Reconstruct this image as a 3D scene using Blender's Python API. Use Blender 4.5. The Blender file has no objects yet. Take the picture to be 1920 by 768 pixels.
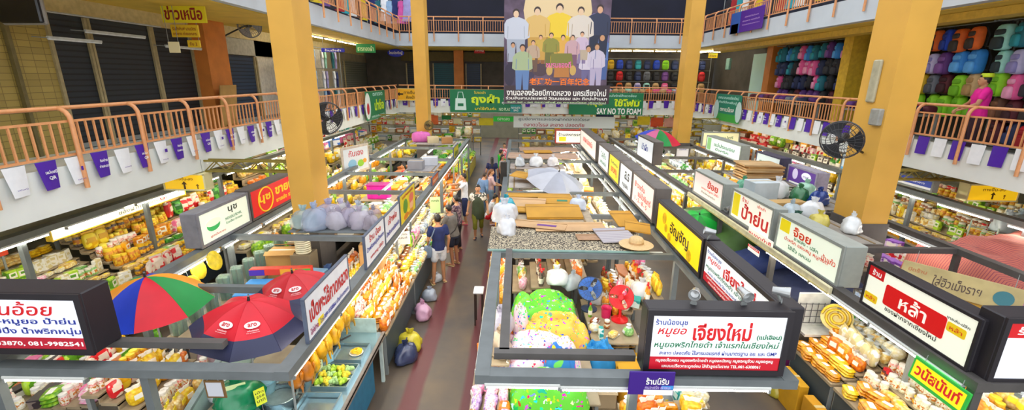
import bpy, bmesh, math, random
from mathutils import Matrix, Vector, noise
random.seed(7)
SC = bpy.context.scene
COL = SC.collection
PI = math.pi
# ------------------------------------------------------------------ camera
CAM_H, FPX, PITCH, YAW, ROLL, CYPX = 4.8, 854.19, .2814, .0092, .0104, 390.8
cam = bpy.data.cameras.new('camera'); cam_o = bpy.data.objects.new('camera', cam); COL.objects.link(cam_o)
cam.sensor_width = 36; cam.lens = 36 * FPX / 1920; cam.shift_y = (CYPX - 384) / 1920
cam.clip_end = 200
cam_o.matrix_world = (Matrix.Translation((0, 0, CAM_H)) @ Matrix.Rotation(YAW, 4, 'Z')
                      @ Matrix.Rotation(PI / 2 - PITCH, 4, 'X') @ Matrix.Rotation(ROLL, 4, 'Z'))
SC.camera = cam_o
# ------------------------------------------------------------------ world: daylight from the open roof light
wd = bpy.data.worlds.new('daylight'); SC.world = wd; wd.use_nodes = True
bg = wd.node_tree.nodes['Background']; bg.inputs[0].default_value = (.93, .96, 1, 1); bg.inputs[1].default_value = 1.15
SC.view_settings.view_transform = 'Standard'; SC.view_settings.look = 'None'
SC.view_settings.gamma = 1; SC.view_settings.use_curve_mapping = False
SC.view_settings.exposure = .85
TUBE_E = 28.0         # brightness of the fluorescent tubes
SIGN_E = .28          # brightness of the backlit sign faces
try:
    SC.cycles.use_denoising = True
    SC.cycles.max_bounces = 6; SC.cycles.diffuse_bounces = 4; SC.cycles.glossy_bounces = 2
    SC.cycles.transmission_bounces = 4; SC.cycles.transparent_max_bounces = 6
    SC.cycles.sample_clamp_indirect = 4; SC.cycles.caustics_reflective = False; SC.cycles.caustics_refractive = False
except Exception:
    pass

def area_light(name, loc, size, power, rot=(0, 0, 0), col=(1, .97, .9)):
    l = bpy.data.lights.new(name, 'AREA'); l.shape = 'RECTANGLE'; l.size, l.size_y = size; l.energy = power; l.color = col
    o = bpy.data.objects.new(name, l); COL.objects.link(o); o.location = loc; o.rotation_euler = rot
    return o

# ------------------------------------------------------------------ pixel of the photograph -> point on a known plane
def ray(px, py):
    a0, b0 = px - 960, py - CYPX
    a = a0 * math.cos(ROLL) + b0 * math.sin(ROLL); b = -a0 * math.sin(ROLL) + b0 * math.cos(ROLL)
    x, yu = a / FPX, -b / FPX
    fy = math.cos(PITCH) + yu * math.sin(PITCH); z = -math.sin(PITCH) + yu * math.cos(PITCH)
    return x * math.cos(YAW) - fy * math.sin(YAW), x * math.sin(YAW) + fy * math.cos(YAW), z
def at(px, py, z=None, x=None, y=None):
    q = ray(px, py)
    t = (z - CAM_H) / q[2] if z is not None else (y / q[1] if y is not None else x / q[0])
    return Vector((q[0] * t, q[1] * t, CAM_H + q[2] * t))

# ------------------------------------------------------------------ materials
def lin(h):
    h = h.lstrip('#')
    c = [int(h[i:i + 2], 16) / 255 for i in (0, 2, 4)]
    return tuple((v / 12.92 if v <= .04045 else ((v + .055) / 1.055) ** 2.4) for v in c) + (1,)
MATS = {}
def mat(hexc, rough=.6, metal=0, var=.12, scale=9, emit=0, kind=None, spec=.5, hex2=None, alpha=1, bump=0):
    key = (hexc, rough, metal, var, scale, emit, kind, hex2, alpha, bump)
    if key in MATS: return MATS[key]
    m = bpy.data.materials.new((kind or 'surface') + '_' + hexc.strip('#')); m.use_nodes = True
    nt = m.node_tree; N = nt.nodes; L = nt.links
    bs = N['Principled BSDF']
    bs.inputs['Roughness'].default_value = rough; bs.inputs['Metallic'].default_value = metal
    bs.inputs['Specular IOR Level'].default_value = spec
    c = lin(hexc); bs.inputs['Base Color'].default_value = c
    m.diffuse_color = c
    if emit:
        bs.inputs['Emission Color'].default_value = c; bs.inputs['Emission Strength'].default_value = emit
    if alpha < 1: bs.inputs['Alpha'].default_value = alpha
    tc = N.new('ShaderNodeTexCoord')
    c2 = lin(hex2) if hex2 else tuple(v * (1 - 2.2 * var) for v in c[:3]) + (1,)
    mix = N.new('ShaderNodeMix'); mix.data_type = 'RGBA'
    mix.inputs['A'].default_value = c; mix.inputs['B'].default_value = c2
    def conn(fac, strength=1.0):
        L.new(fac, mix.inputs['Factor']); L.new(mix.outputs['Result'], bs.inputs['Base Color'])
        if emit: L.new(mix.outputs['Result'], bs.inputs['Emission Color'])
    if kind in (None, 'paint', 'cloth', 'bag'):
        if var > 0:
            no = N.new('ShaderNodeTexNoise'); no.inputs['Scale'].default_value = scale; no.inputs['Detail'].default_value = 3
            L.new(tc.outputs['Object'], no.inputs['Vector'])
            r = N.new('ShaderNodeMapRange'); r.inputs[1].default_value = .35; r.inputs[2].default_value = .75
            L.new(no.outputs['Fac'], r.inputs[0]); conn(r.outputs[0])
    elif kind == 'food':          # pieces packed in clear film
        vo = N.new('ShaderNodeTexVoronoi'); vo.inputs['Scale'].default_value = scale
        oi = N.new('ShaderNodeObjectInfo'); ad = N.new('ShaderNodeVectorMath'); ad.operation = 'ADD'
        L.new(tc.outputs['Object'], ad.inputs[0]); L.new(oi.outputs['Random'], ad.inputs[1]); L.new(ad.outputs[0], vo.inputs['Vector'])
        r = N.new('ShaderNodeMapRange'); r.inputs[1].default_value = .1; r.inputs[2].default_value = .75
        L.new(vo.outputs['Distance'], r.inputs[0]); conn(r.outputs[0])
    elif kind == 'print':         # printed wrapping: blotches of a second colour
        no = N.new('ShaderNodeTexNoise'); no.inputs['Scale'].default_value = scale; no.inputs['Detail'].default_value = 1
        oi = N.new('ShaderNodeObjectInfo'); ad = N.new('ShaderNodeVectorMath'); ad.operation = 'ADD'
        L.new(tc.outputs['Object'], ad.inputs[0]); L.new(oi.outputs['Random'], ad.inputs[1]); L.new(ad.outputs[0], no.inputs['Vector'])
        r = N.new('ShaderNodeMapRange'); r.inputs[1].default_value = .5; r.inputs[2].default_value = .54
        L.new(no.outputs['Fac'], r.inputs[0]); conn(r.outputs[0])
    elif kind == 'floral':        # printed cloth with big spots of several colours
        vo = N.new('ShaderNodeTexVoronoi'); vo.inputs['Scale'].default_value = scale
        dn = N.new('ShaderNodeTexNoise'); dn.inputs['Scale'].default_value = scale * .7; dn.inputs['Detail'].default_value = 2; L.new(tc.outputs['Object'], dn.inputs['Vector'])
        da = N.new('ShaderNodeVectorMath'); da.operation = 'MULTIPLY_ADD'; da.inputs[1].default_value = (.22,) * 3; L.new(dn.outputs['Color'], da.inputs[0]); L.new(tc.outputs['Object'], da.inputs[2]); L.new(da.outputs[0], vo.inputs['Vector'])
        r = N.new('ShaderNodeMapRange'); r.inputs[1].default_value = .3; r.inputs[2].default_value = .36; r.inputs[3].default_value = 1; r.inputs[4].default_value = 0
        L.new(vo.outputs['Distance'], r.inputs[0])
        hs = N.new('ShaderNodeHueSaturation'); hs.inputs['Saturation'].default_value = 1.6; hs.inputs['Value'].default_value = 1.1
        L.new(vo.outputs['Color'], hs.inputs['Color']); L.new(hs.outputs[0], mix.inputs['B']); conn(r.outputs[0])
    elif kind in ('slat', 'slatv', 'stripe'):
        se = N.new('ShaderNodeSeparateXYZ'); L.new(tc.outputs['Object'], se.inputs[0])
        mu = N.new('ShaderNodeMath'); mu.operation = 'MULTIPLY'; mu.inputs[1].default_value = scale
        L.new(se.outputs['Z' if kind == 'slat' else ('Y' if kind == 'slatv' else 'X')], mu.inputs[0])
        fr = N.new('ShaderNodeMath'); fr.operation = 'FRACT'; L.new(mu.outputs[0], fr.inputs[0])
        gt = N.new('ShaderNodeMath'); gt.operation = 'GREATER_THAN'; gt.inputs[1].default_value = .72; L.new(fr.outputs[0], gt.inputs[0])
        conn(gt.outputs[0])
        if bump:
            bu = N.new('ShaderNodeBump'); bu.inputs['Strength'].default_value = bump; bu.inputs['Distance'].default_value = .02
            L.new(fr.outputs[0], bu.inputs['Height']); L.new(bu.outputs[0], bs.inputs['Normal'])
    elif kind == 'tile':
        br = N.new('ShaderNodeTexBrick'); br.inputs['Scale'].default_value = scale
        br.inputs['Color1'].default_value = c; br.inputs['Color2'].default_value = tuple(v * .8 for v in c[:3]) + (1,)
        br.inputs['Mortar'].default_value = c2; br.inputs['Mortar Size'].default_value = .012; br.offset = 0
        mp = N.new('ShaderNodeMapping'); mp.inputs['Rotation'].default_value = (0, PI / 2, PI / 2)
        L.new(tc.outputs['Object'], mp.inputs[0]); L.new(mp.outputs[0], br.inputs['Vector'])
        L.new(br.outputs['Color'], bs.inputs['Base Color'])
    elif kind == 'pebble':
        vo = N.new('ShaderNodeTexNoise'); vo.inputs['Scale'].default_value = scale; vo.inputs['Detail'].default_value = 0
        L.new(tc.outputs['Object'], vo.inputs['Vector'])
        r = N.new('ShaderNodeMapRange'); r.inputs[1].default_value = .47; r.inputs[2].default_value = .53
        L.new(vo.outputs['Fac'], r.inputs[0]); conn(r.outputs[0])
    elif kind == 'check':
        ck = N.new('ShaderNodeTexWave'); ck.inputs['Scale'].default_value = scale; ck.bands_direction = 'X'
        L.new(tc.outputs['Object'], ck.inputs['Vector'])
        ck2 = N.new('ShaderNodeTexWave'); ck2.inputs['Scale'].default_value = scale; ck2.bands_direction = 'Y'
        L.new(tc.outputs['Object'], ck2.inputs['Vector'])
        mm = N.new('ShaderNodeMath'); mm.operation = 'MULTIPLY'; L.new(ck.outputs['Fac'], mm.inputs[0]); L.new(ck2.outputs['Fac'], mm.inputs[1])
        conn(mm.outputs[0])
    MATS[key] = m
    return m
def film(hexc, a=.35):     # clear plastic
    return mat(hexc, .15, alpha=a, var=.05, kind='bag', spec=.8)

# ------------------------------------------------------------------ mesh builder
class MB:
    def __init__(s): s.v, s.f, s.m = [], [], []
    def add(s, vs, fs, m=0):
        b = len(s.v); s.v += [tuple(p) for p in vs]
        for f in fs: s.f.append(tuple(b + i for i in f)); s.m.append(m)
        return s
    def box(s, c, d, m=0, R=None):
        x, y, z = d[0] / 2, d[1] / 2, d[2] / 2
        vs = [Vector((i * x, j * y, k * z)) for k in (-1, 1) for j in (-1, 1) for i in (-1, 1)]
        if R is not None: vs = [R @ p for p in vs]
        return s.add([p + Vector(c) for p in vs], [(0, 2, 3, 1), (4, 5, 7, 6), (0, 1, 5, 4), (2, 6, 7, 3), (0, 4, 6, 2), (1, 3, 7, 5)], m)
    def cbox(s, c, d, r=.02, m=0, R=None):      # box with softened edges
        x, y, z = d[0] / 2, d[1] / 2, d[2] / 2; r = min(r, x * .9, y * .9, z * .9)
        prof = []
        def ring(ix, iy, zz): return [(-ix, -y, zz), (ix, -y, zz), (x, -iy, zz), (x, iy, zz), (ix, y, zz), (-ix, y, zz), (-x, iy, zz), (-x, -iy, zz)]
        a = ring(x - r, y - r, 0)
        rings = []
        for zz, k in ((-z, 1), (-z + r, 0), (z - r, 0), (z, 1)):
            if k: rings.append([(px * (x - r) / x, py * (y - r) / y, zz) for px, py, _ in a])
            else: rings.append([(px, py, zz) for px, py, _ in a])
        vs = [Vector(p) for R_ in rings for p in R_]
        if R is not None: vs = [R @ p for p in vs]
        fs = [tuple(range(7, -1, -1)), tuple(range(24, 32))]
        for k in range(3):
            for i in range(8): fs.append((k * 8 + i, k * 8 + (i + 1) % 8, k * 8 + 8 + (i + 1) % 8, k * 8 + 8 + i))
        return s.add([p + Vector(c) for p in vs], fs, m)
    def bar(s, p, q, w, h=None, m=0, up=(0, 0, 1)):   # rectangular bar from p to q
        p, q = Vector(p), Vector(q); d = q - p; L = d.length
        if L < 1e-6: return s
        d.normalize(); u = Vector(up)
        if abs(d.dot(u)) > .98: u = Vector((0, 1, 0))
        sx = d.cross(u).normalized(); su = sx.cross(d)
        R = Matrix((sx, d, su)).transposed()
        return s.box((p + q) / 2, (w, L, h or w), m, R)
    def tube(s, pts, r, n=8, m=0, cap=True):
        pts = [Vector(p) for p in pts]; rr = r if isinstance(r, (list, tuple)) else [r] * len(pts)
        vs, fs = [], []
        pu = None
        for i, p in enumerate(pts):
            d = (pts[min(i + 1, len(pts) - 1)] - pts[max(i - 1, 0)]).normalized()
            if pu is None: pu = Vector((0, 0, 1)) if abs(d.z) < .9 else Vector((1, 0, 0))
            a = d.cross(pu).normalized(); b = a.cross(d); pu = b
            for k in range(n):
                t = 2 * PI * k / n; vs.append(p + (a * math.cos(t) + b * math.sin(t)) * rr[i])
        for i in range(len(pts) - 1):
            for k in range(n): fs.append((i * n + k, i * n + (k + 1) % n, i * n + n + (k + 1) % n, i * n + n + k))
        if cap: fs += [tuple(range(n - 1, -1, -1)), tuple(range((len(pts) - 1) * n, len(pts) * n))]
        return s.add(vs, fs, m)
    def lathe(s, prof, n=12, c=(0, 0, 0), m=0, ms=None, sx=1, sy=1):
        vs, b = [], len(s.v)
        for r, z in prof:
            for k in range(n): vs.append((c[0] + r * sx * math.cos(2 * PI * k / n), c[1] + r * sy * math.sin(2 * PI * k / n), c[2] + z))
        s.v += vs
        for i in range(len(prof) - 1):
            for k in range(n):
                s.f.append((b + i * n + k, b + i * n + (k + 1) % n, b + i * n + n + (k + 1) % n, b + i * n + n + k)); s.m.append(ms[i] if ms else m)
        if prof[0][0] > 1e-4: s.f.append(tuple(b + k for k in range(n - 1, -1, -1))); s.m.append(ms[0] if ms else m)
        if prof[-1][0] > 1e-4 and prof[0][0] > 1e-3: s.f.append(tuple(b + (len(prof) - 1) * n + k for k in range(n))); s.m.append(ms[-1] if ms else m)
        return s
    def ell(s, c, r, n=10, k=7, m=0, R=None, jit=0):
        vs, fs = [], []
        for i in range(k + 1):
            th = PI * i / k
            for j in range(n):
                ph = 2 * PI * j / n
                p = Vector((math.sin(th) * math.cos(ph), math.sin(th) * math.sin(ph), math.cos(th)))
                q = Vector((p.x * r[0], p.y * r[1], p.z * r[2]))
                if jit: q *= 1 + jit * noise.noise(p * 2.3 + Vector(c) * 5)
                if R is not None: q = R @ q
                vs.append(q + Vector(c))
        for i in range(k):
            for j in range(n): fs.append((i * n + j, i * n + n + j, i * n + n + (j + 1) % n, i * n + (j + 1) % n))
        return s.add(vs, fs, m)
    def prism(s, poly, z0, z1, m=0, mside=None):
        n = len(poly); vs = [(x, y, z0) for x, y in poly] + [(x, y, z1) for x, y in poly]
        s.add(vs, [tuple(range(n - 1, -1, -1)), tuple(range(n, 2 * n))], m)
        b = len(s.v) - 2 * n
        for i in range(n): s.f.append((b + i, b + (i + 1) % n, b + n + (i + 1) % n, b + n + i)); s.m.append(m if mside is None else mside)
        return s
    def sheet(s, fn, nu, nv, th=.004, m=0):      # thick sheet from fn(u,v) -> point
        P = [[Vector(fn(i / nu, j / nv)) for i in range(nu + 1)] for j in range(nv + 1)]
        vs = []
        for j in range(nv + 1):
            for i in range(nu + 1):
                du = P[j][min(i + 1, nu)] - P[j][max(i - 1, 0)]; dv = P[min(j + 1, nv)][i] - P[max(j - 1, 0)][i]
                nn = du.cross(dv)
                nn = nn.normalized() if nn.length > 1e-9 else Vector((0, 0, 1))
                vs += [P[j][i], P[j][i] - nn * th]
        W = nu + 1
        def id(i, j, k): return 2 * (j * W + i) + k
        fs = []
        for j in range(nv):
            for i in range(nu):
                fs.append((id(i, j, 0), id(i + 1, j, 0), id(i + 1, j + 1, 0), id(i, j + 1, 0)))
                fs.append((id(i, j, 1), id(i, j + 1, 1), id(i + 1, j + 1, 1), id(i + 1, j, 1)))
        for i in range(nu):
            fs.append((id(i, 0, 0), id(i, 0, 1), id(i + 1, 0, 1), id(i + 1, 0, 0))); fs.append((id(i, nv, 0), id(i + 1, nv, 0), id(i + 1, nv, 1), id(i, nv, 1)))
        for j in range(nv):
            fs.append((id(0, j, 0), id(0, j + 1, 0), id(0, j + 1, 1), id(0, j, 1))); fs.append((id(nu, j, 0), id(nu, j, 1), id(nu, j + 1, 1), id(nu, j + 1, 0)))
        return s.add(vs, fs, m)
    def mesh(s, name, mats, smooth=None):
        me = bpy.data.meshes.new(name); me.from_pydata(s.v, [], s.f)
        for m in (mats if isinstance(mats, (list, tuple)) else [mats]): me.materials.append(m)
        if len(me.materials) > 1: me.polygons.foreach_set('material_index', s.m)
        me.update()
        if smooth:
            me.shade_smooth(); me.set_sharp_from_angle(angle=math.radians(smooth))
        return me
    def obj(s, name, mats, parent=None, smooth=None, M=None):
        return link(name, s.mesh(name, mats, smooth), parent, M)
def link(name, me, parent=None, M=None):
    o = bpy.data.objects.new(name, me); COL.objects.link(o)
    if parent: o.parent = parent
    if M is not None: o.matrix_basis = M
    return o
def tag(o, label, cat, group=None, kind=None):
    if label: o['label'] = label
    if cat: o['category'] = cat
    if group: o['group'] = group
    if kind: o['kind'] = kind
    return o
def thing(name, label, cat, loc=(0, 0, 0), rz=0, group=None, M=None):
    o = bpy.data.objects.new(name, None); COL.objects.link(o); o.empty_display_size = .1
    if M is not None: o.matrix_basis = M
    else: o.location = loc; o.rotation_euler = (0, 0, rz)
    return tag(o, label, cat, group)
def struct(o): o['kind'] = 'structure'; return o
KIDS = {}
def kids(r): return [c for c in bpy.data.objects if c.parent == r]
def dup(r, M, label=None, group=None, children=None):
    c = r.copy(); COL.objects.link(c); c.matrix_basis = M
    if label: c['label'] = label
    if group: c['group'] = group
    for ch in (children if children is not None else kids(r)):
        d = ch.copy(); COL.objects.link(d); d.parent = c
    return c
def frame(o, u, v):          # matrix with x=u, y=v, z=u x v at origin o
    u, v = Vector(u).normalized(), Vector(v).normalized(); n = u.cross(v)
    M = Matrix((u, v, n)).transposed().to_4x4(); M.translation = Vector(o); return M
def TR(x, y, z, rz=0, s=1, rx=0):
    M = Matrix.Translation((x, y, z)) @ Matrix.Rotation(rz, 4, 'Z')
    if rx: M = M @ Matrix.Rotation(rx, 4, 'X')
    return M @ Matrix.Scale(s, 4) if s != 1 else M
FACES = {'front': ((1, 0, 0), (0, 0, 1)), 'right': ((0, 1, 0), (0, 0, 1)), 'left': ((0, -1, 0), (0, 0, 1))}  # the way a sign looks: to -Y, +X, -X

# ------------------------------------------------------------------ lettering
def text_mesh(body, w, h, m, bold=.012, shear=0, depth=.002):
    cu = bpy.data.curves.new('lettering', 'FONT'); cu.body = body; cu.offset = bold; cu.shear = shear; cu.resolution_u = 2
    cu.align_x = 'CENTER'; cu.space_line = .95
    o = bpy.data.objects.new('lettering', cu); me = bpy.data.meshes.new_from_object(o)
    bpy.data.objects.remove(o); bpy.data.curves.remove(cu)
    if not len(me.vertices): return me
    xs = [v.co.x for v in me.vertices]; ys = [v.co.y for v in me.vertices]
    cx, cy = (min(xs) + max(xs)) / 2, (min(ys) + max(ys)) / 2
    sx = w / max(1e-3, max(xs) - min(xs)); sy = h / max(1e-3, max(ys) - min(ys))
    for v in me.vertices: v.co = ((v.co.x - cx) * sx, (v.co.y - cy) * sy, depth)
    me.materials.clear(); me.materials.append(m); me.update()
    return me
def letter(parent, body, cx, cy, w, h, m, z=.004, bold=.012, shear=0, name='lettering'):
    me = text_mesh(body, w, h, m, bold, shear, 0)
    return link(name, me, parent, Matrix.Translation((cx, cy, z)))
# ================================================================== the hall
XL, XR, YF = -6.02, 8.52, 23.75        # inner edges of the galleries
Z2B, Z2T, Z3B, Z3T = 3.0, 3.3, 6.22, 6.5
BKL, BKR, BKF = -8.8, 11.3, 27.5        # back walls of the galleries
M_SLAB = mat('#e6ebe6', .55, var=.05, scale=1.5)
M_SLAB3 = mat('#c3cdd6', .55, var=.05, scale=1.5)
M_SOFF = mat('#e2c04c', .7, var=.1, scale=2)
M_RAIL = mat('#de9c68', .4, var=.08, scale=12)
M_COLY = mat('#dfab48', .55, var=.07, scale=1.2)
M_PLIN = mat('#5d5855', .6, var=.12, scale=4)
M_ORNG = mat('#cf7d33', .6, var=.1, scale=3)
M_SHUT = mat('#20272f', .5, kind='slat', scale=9, hex2='#0d1116', bump=.6)
M_SHUTB = mat('#2c3d55', .5, kind='slat', scale=9, hex2='#18222f', bump=.6)
M_SHUTT = mat('#12505a', .5, kind='slat', scale=9, hex2='#0b333a', bump=.6)
M_SHUTG = mat('#777a70', .5, kind='slat', scale=9, hex2='#55584f', bump=.6)
M_NAVY = mat('#12152a', .8, var=.2, scale=1)
M_TAN = mat('#b09a52', .5, kind='tile', scale=2.2, hex2='#7c6a3a')
M_WALLW = mat('#b9ddd6', .7, var=.05, scale=1)
M_GREYB = mat('#8b908f', .5, var=.08, scale=6)
# ground floor with painted bands
fl = bpy.data.materials.new('worn_concrete'); fl.use_nodes = True
_n, _l = fl.node_tree.nodes, fl.node_tree.links
_b = _n['Principled BSDF']; _b.inputs['Roughness'].default_value = .42
_tc = _n.new('ShaderNodeTexCoord'); _se = _n.new('ShaderNodeSeparateXYZ'); _l.new(_tc.outputs['Object'], _se.inputs[0])
_no = _n.new('ShaderNodeTexNoise'); _no.inputs['Scale'].default_value = .9; _no.inputs['Detail'].default_value = 7; _l.new(_tc.outputs['Object'], _no.inputs['Vector'])
_cr = _n.new('ShaderNodeValToRGB'); _l.new(_no.outputs['Fac'], _cr.inputs[0])
_cr.color_ramp.elements[0].position = .33; _cr.color_ramp.elements[0].color = lin('#4a4440')
_cr.color_ramp.elements[1].position = .66; _cr.color_ramp.elements[1].color = lin('#6b5a46')
def _band(x0, x1, wob=.1):
    a = _n.new('ShaderNodeMath'); a.operation = 'MULTIPLY_ADD'; a.inputs[1].default_value = wob; _l.new(_no.outputs['Fac'], a.inputs[0]); _l.new(_se.outputs['X'], a.inputs[2])
    g = _n.new('ShaderNodeMapRange'); g.inputs[1].default_value = x0; g.inputs[2].default_value = x0 + .06; _l.new(a.outputs[0], g.inputs[0])
    h = _n.new('ShaderNodeMapRange'); h.inputs[1].default_value = x1; h.inputs[2].default_value = x1 + .06; h.inputs[3].default_value = 1; h.inputs[4].default_value = 0; _l.new(a.outputs[0], h.inputs[0])
    m = _n.new('ShaderNodeMath'); m.operation = 'MULTIPLY'; _l.new(g.outputs[0], m.inputs[0]); _l.new(h.outputs[0], m.inputs[1]); return m
_ma = _n.new('ShaderNodeMath'); _ma.operation = 'MAXIMUM'
_l.new(_band(-1.72, -1.42).outputs[0], _ma.inputs[0]); _l.new(_band(-.78, -.62).outputs[0], _ma.inputs[1])
_mx = _n.new('ShaderNodeMix'); _mx.data_type = 'RGBA'; _l.new(_ma.outputs[0], _mx.inputs['Factor']); _l.new(_cr.outputs[0], _mx.inputs['A'])
_mx.inputs['B'].default_value = lin('#5e2629'); _l.new(_mx.outputs['Result'], _b.inputs['Base Color'])
struct(MB().box((1.2, 20, -.1), (32, 46, .2)).obj('floor', fl))
# galleries: floor slabs as one ring of three per storey
def slab(name, zb, zt, m, ms):
    b = MB()
    b.box(((XL - 9.6) / 2 - .8, 12, (zb + zt) / 2), (XL + 11.2, 36, zt - zb)); s1 = struct(b.obj(name + '_left', [m]))
    struct(MB().box(((XR + 13.9) / 2, 12, (zb + zt) / 2), (13.9 - XR, 36, zt - zb)).obj(name + '_right', [m]))
    struct(MB().box(((XL + XR) / 2, (YF + 30) / 2, (zb + zt) / 2), (XR - XL, 30 - YF, zt - zb)).obj(name + '_far', [m]))
    for nm, c, d in (('left', (XL - .06, 12), (.12, 36)), ('right', (XR + .06, 12), (.12, 36)), ('far', ((XL + XR) / 2, YF + .06), (XR - XL - .002, .12))):
        struct(MB().box((c[0], c[1] , zt + .15), (d[0], d[1], .3)).obj('trim_kerb_' + nm, m))
    # painted soffits just under the slabs
    struct(MB().box((XL - 1.5, 12, zb - .012), (2.6, 36, .02)).obj('ceiling_left', ms)); struct(MB().box((XR + 1.7, 12, zb - .012), (2.9, 36, .02)).obj('ceiling_right', ms))
    struct(MB().box(((XL + XR) / 2, YF + 2.2, zb - .012), (XR - XL, 3.4, .02)).obj('ceiling_far', ms))
slab('floor_gallery', Z2B, Z2T, M_SLAB, mat('#cfcfc4', .7, var=.05))
slab('floor_upper_gallery', Z3B, Z3T, M_SLAB3, M_SOFF)
# walls: ground floor behind the outer stalls, first gallery, upper gallery
def wallbox(name, x0, x1, y0, y1, z0, z1, m):
    return struct(MB().box(((x0 + x1) / 2, (y0 + y1) / 2, (z0 + z1) / 2), (abs(x1 - x0), abs(y1 - y0), z1 - z0)).obj(name, m))
M_BACK = mat('#8e8a72', .8, var=.1, scale=2)
wallbox('wall_ground_left', -10.2, -10, -4, 38, 0, Z2B, M_BACK); wallbox('wall_ground_right', 13, 13.2, -4, 38, 0, Z2B, M_BACK)
wallbox('wall_ground_far', -10, 13, 37.5, 37.7, 0, Z2B, M_BACK)
M_2F = mat('#a59b84', .8, var=.1, scale=2); M_DARK2 = mat('#55504a', .85, var=.15, scale=2)
wallbox('wall_gallery_left', BKL - .3, BKL - .12, -4, 30, Z2T, Z3B, M_2F)
wallbox('wall_gallery_right', BKR + .1, BKR + .3, -4, 30, Z2T, Z3B, M_DARK2)
wallbox('wall_gallery_far', BKL, BKR, BKF + .1, BKF + .3, Z2T, Z3B, M_DARK2)
wallbox('wall_upper_left', BKL - .3, BKL - .1, -4, 30, Z3T, 10.5, M_NAVY); wallbox('wall_upper_right', BKR + .1, BKR + .3, -4, 30, Z3T, 10.5, M_NAVY)
wallbox('wall_upper_far', BKL, BKR, YF + 1.6, YF + 1.8, Z3T, 10.5, M_NAVY)
# the four free-standing columns
def pillar(x0, x1, y0, y1, zp=2.2):
    b = MB().box(((x0 + x1) / 2, (y0 + y1) / 2, (zp + 10.5) / 2), (x1 - x0, y1 - y0, 10.5 - zp), 0)
    b.box(((x0 + x1) / 2, (y0 + y1) / 2, zp / 2), (x1 - x0 + .05, y1 - y0 + .05, zp), 1)
    return struct(b.obj('column', [M_COLY, M_PLIN]))
pillar(-4.3, -3.86, 8.36, 9.05); pillar(6.52, 7.02, 8.28, 9.05); pillar(-4.32, -3.8, 19.7, 20.4); pillar(6.72, 7.26, 19.25, 19.95)
# railings -----------------------------------------------------------
def railing(name, label, O, u, out, L, posts, zt, zb):
    """O start, u along, out towards the atrium; curved posts outside, rails and balusters behind them"""
    r = thing(name, label, 'railing', O); u, out = Vector(u), Vector(out)
    b = MB(); b.tube([u * 0 + Vector((0, 0, zt)) - out * .1, u * L + Vector((0, 0, zt)) - out * .1], .028, 8)
    b.obj('top_rail', M_RAIL, r, 50)
    for zz in (zt - .17, zb):
        MB().bar(u * 0 + Vector((0, 0, zz)), u * L + Vector((0, 0, zz)), .035, .03).obj('rail', M_RAIL, r)
    prev = 0
    for k, t in enumerate(list(posts) + [L]):
        if t - prev > .2:
            n = max(1, round((t - prev) / .125)); bb = MB()
            for i in range(1, n):
                p = u * (prev + (t - prev) * i / n); bb.bar(p + Vector((0, 0, zb)), p + Vector((0, 0, zt - .17)), .022, .022)
            if bb.v: bb.obj('baluster_panel', M_RAIL, r)
        if k < len(posts):
            c = u * t; pts = [c + out * .05 + Vector((0, 0, zb - .47)), c + out * .05 + Vector((0, 0, zt - .17))]
            for a in (20, 45, 70, 90):
                an = math.radians(a); pts.append(c + out * (.05 - .15 * (1 - math.cos(an))) + Vector((0, 0, zt - .17 + .17 * math.sin(an))))
            MB().tube(pts, .03, 8).obj('post', M_RAIL, r, 50)
        prev = t
    return r
pl = [4.98 + 1.13 * i for i in range(17)]; y0 = .5
railing('gallery_railing', 'orange railing with curved posts along the left first gallery', (XL, y0, 0), (0, 1, 0), (1, 0, 0), YF - y0, [.46 + 1.13 * i for i in range(3)] + [p - y0 for p in pl], 4.34, 3.73)
railing('gallery_railing', 'orange railing with curved posts along the right first gallery', (XR, y0, 0), (0, 1, 0), (-1, 0, 0), YF - y0, [.4 + 1.13 * i for i in range(21)], 4.34, 3.73)
railing('gallery_railing', 'orange railing along the far first gallery behind the green banners', (XL, YF, 0), (1, 0, 0), (0, -1, 0), XR - XL, [.5 + 1.35 * i for i in range(11)], 4.34, 3.73)
railing('gallery_railing', 'orange railing of the upper gallery on the left', (XL + .2, y0, 0), (0, 1, 0), (1, 0, 0), YF - y0, [.46 + 1.13 * i for i in range(21)], 7.57, 6.9)
railing('gallery_railing', 'orange railing of the upper gallery on the right behind the purple banner', (XR, y0, 0), (0, 1, 0), (-1, 0, 0), YF - y0, [.4 + 1.13 * i for i in range(21)], 7.57, 6.9)
railing('gallery_railing', 'orange railing of the upper gallery across the far end', (XL + .2, YF, 0), (1, 0, 0), (0, -1, 0), XR - XL - .2, [.5 + 1.2 * i for i in range(12)], 7.57, 6.9)
# ================================================================== galleries: shops behind the railings
def Yl(px, py=150): return at(px, py, x=BKL).y
def Yr(px, py=150): return at(px, py, x=BKR).y
def Xf(px, py=140): return at(px, py, y=BKF).x
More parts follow.
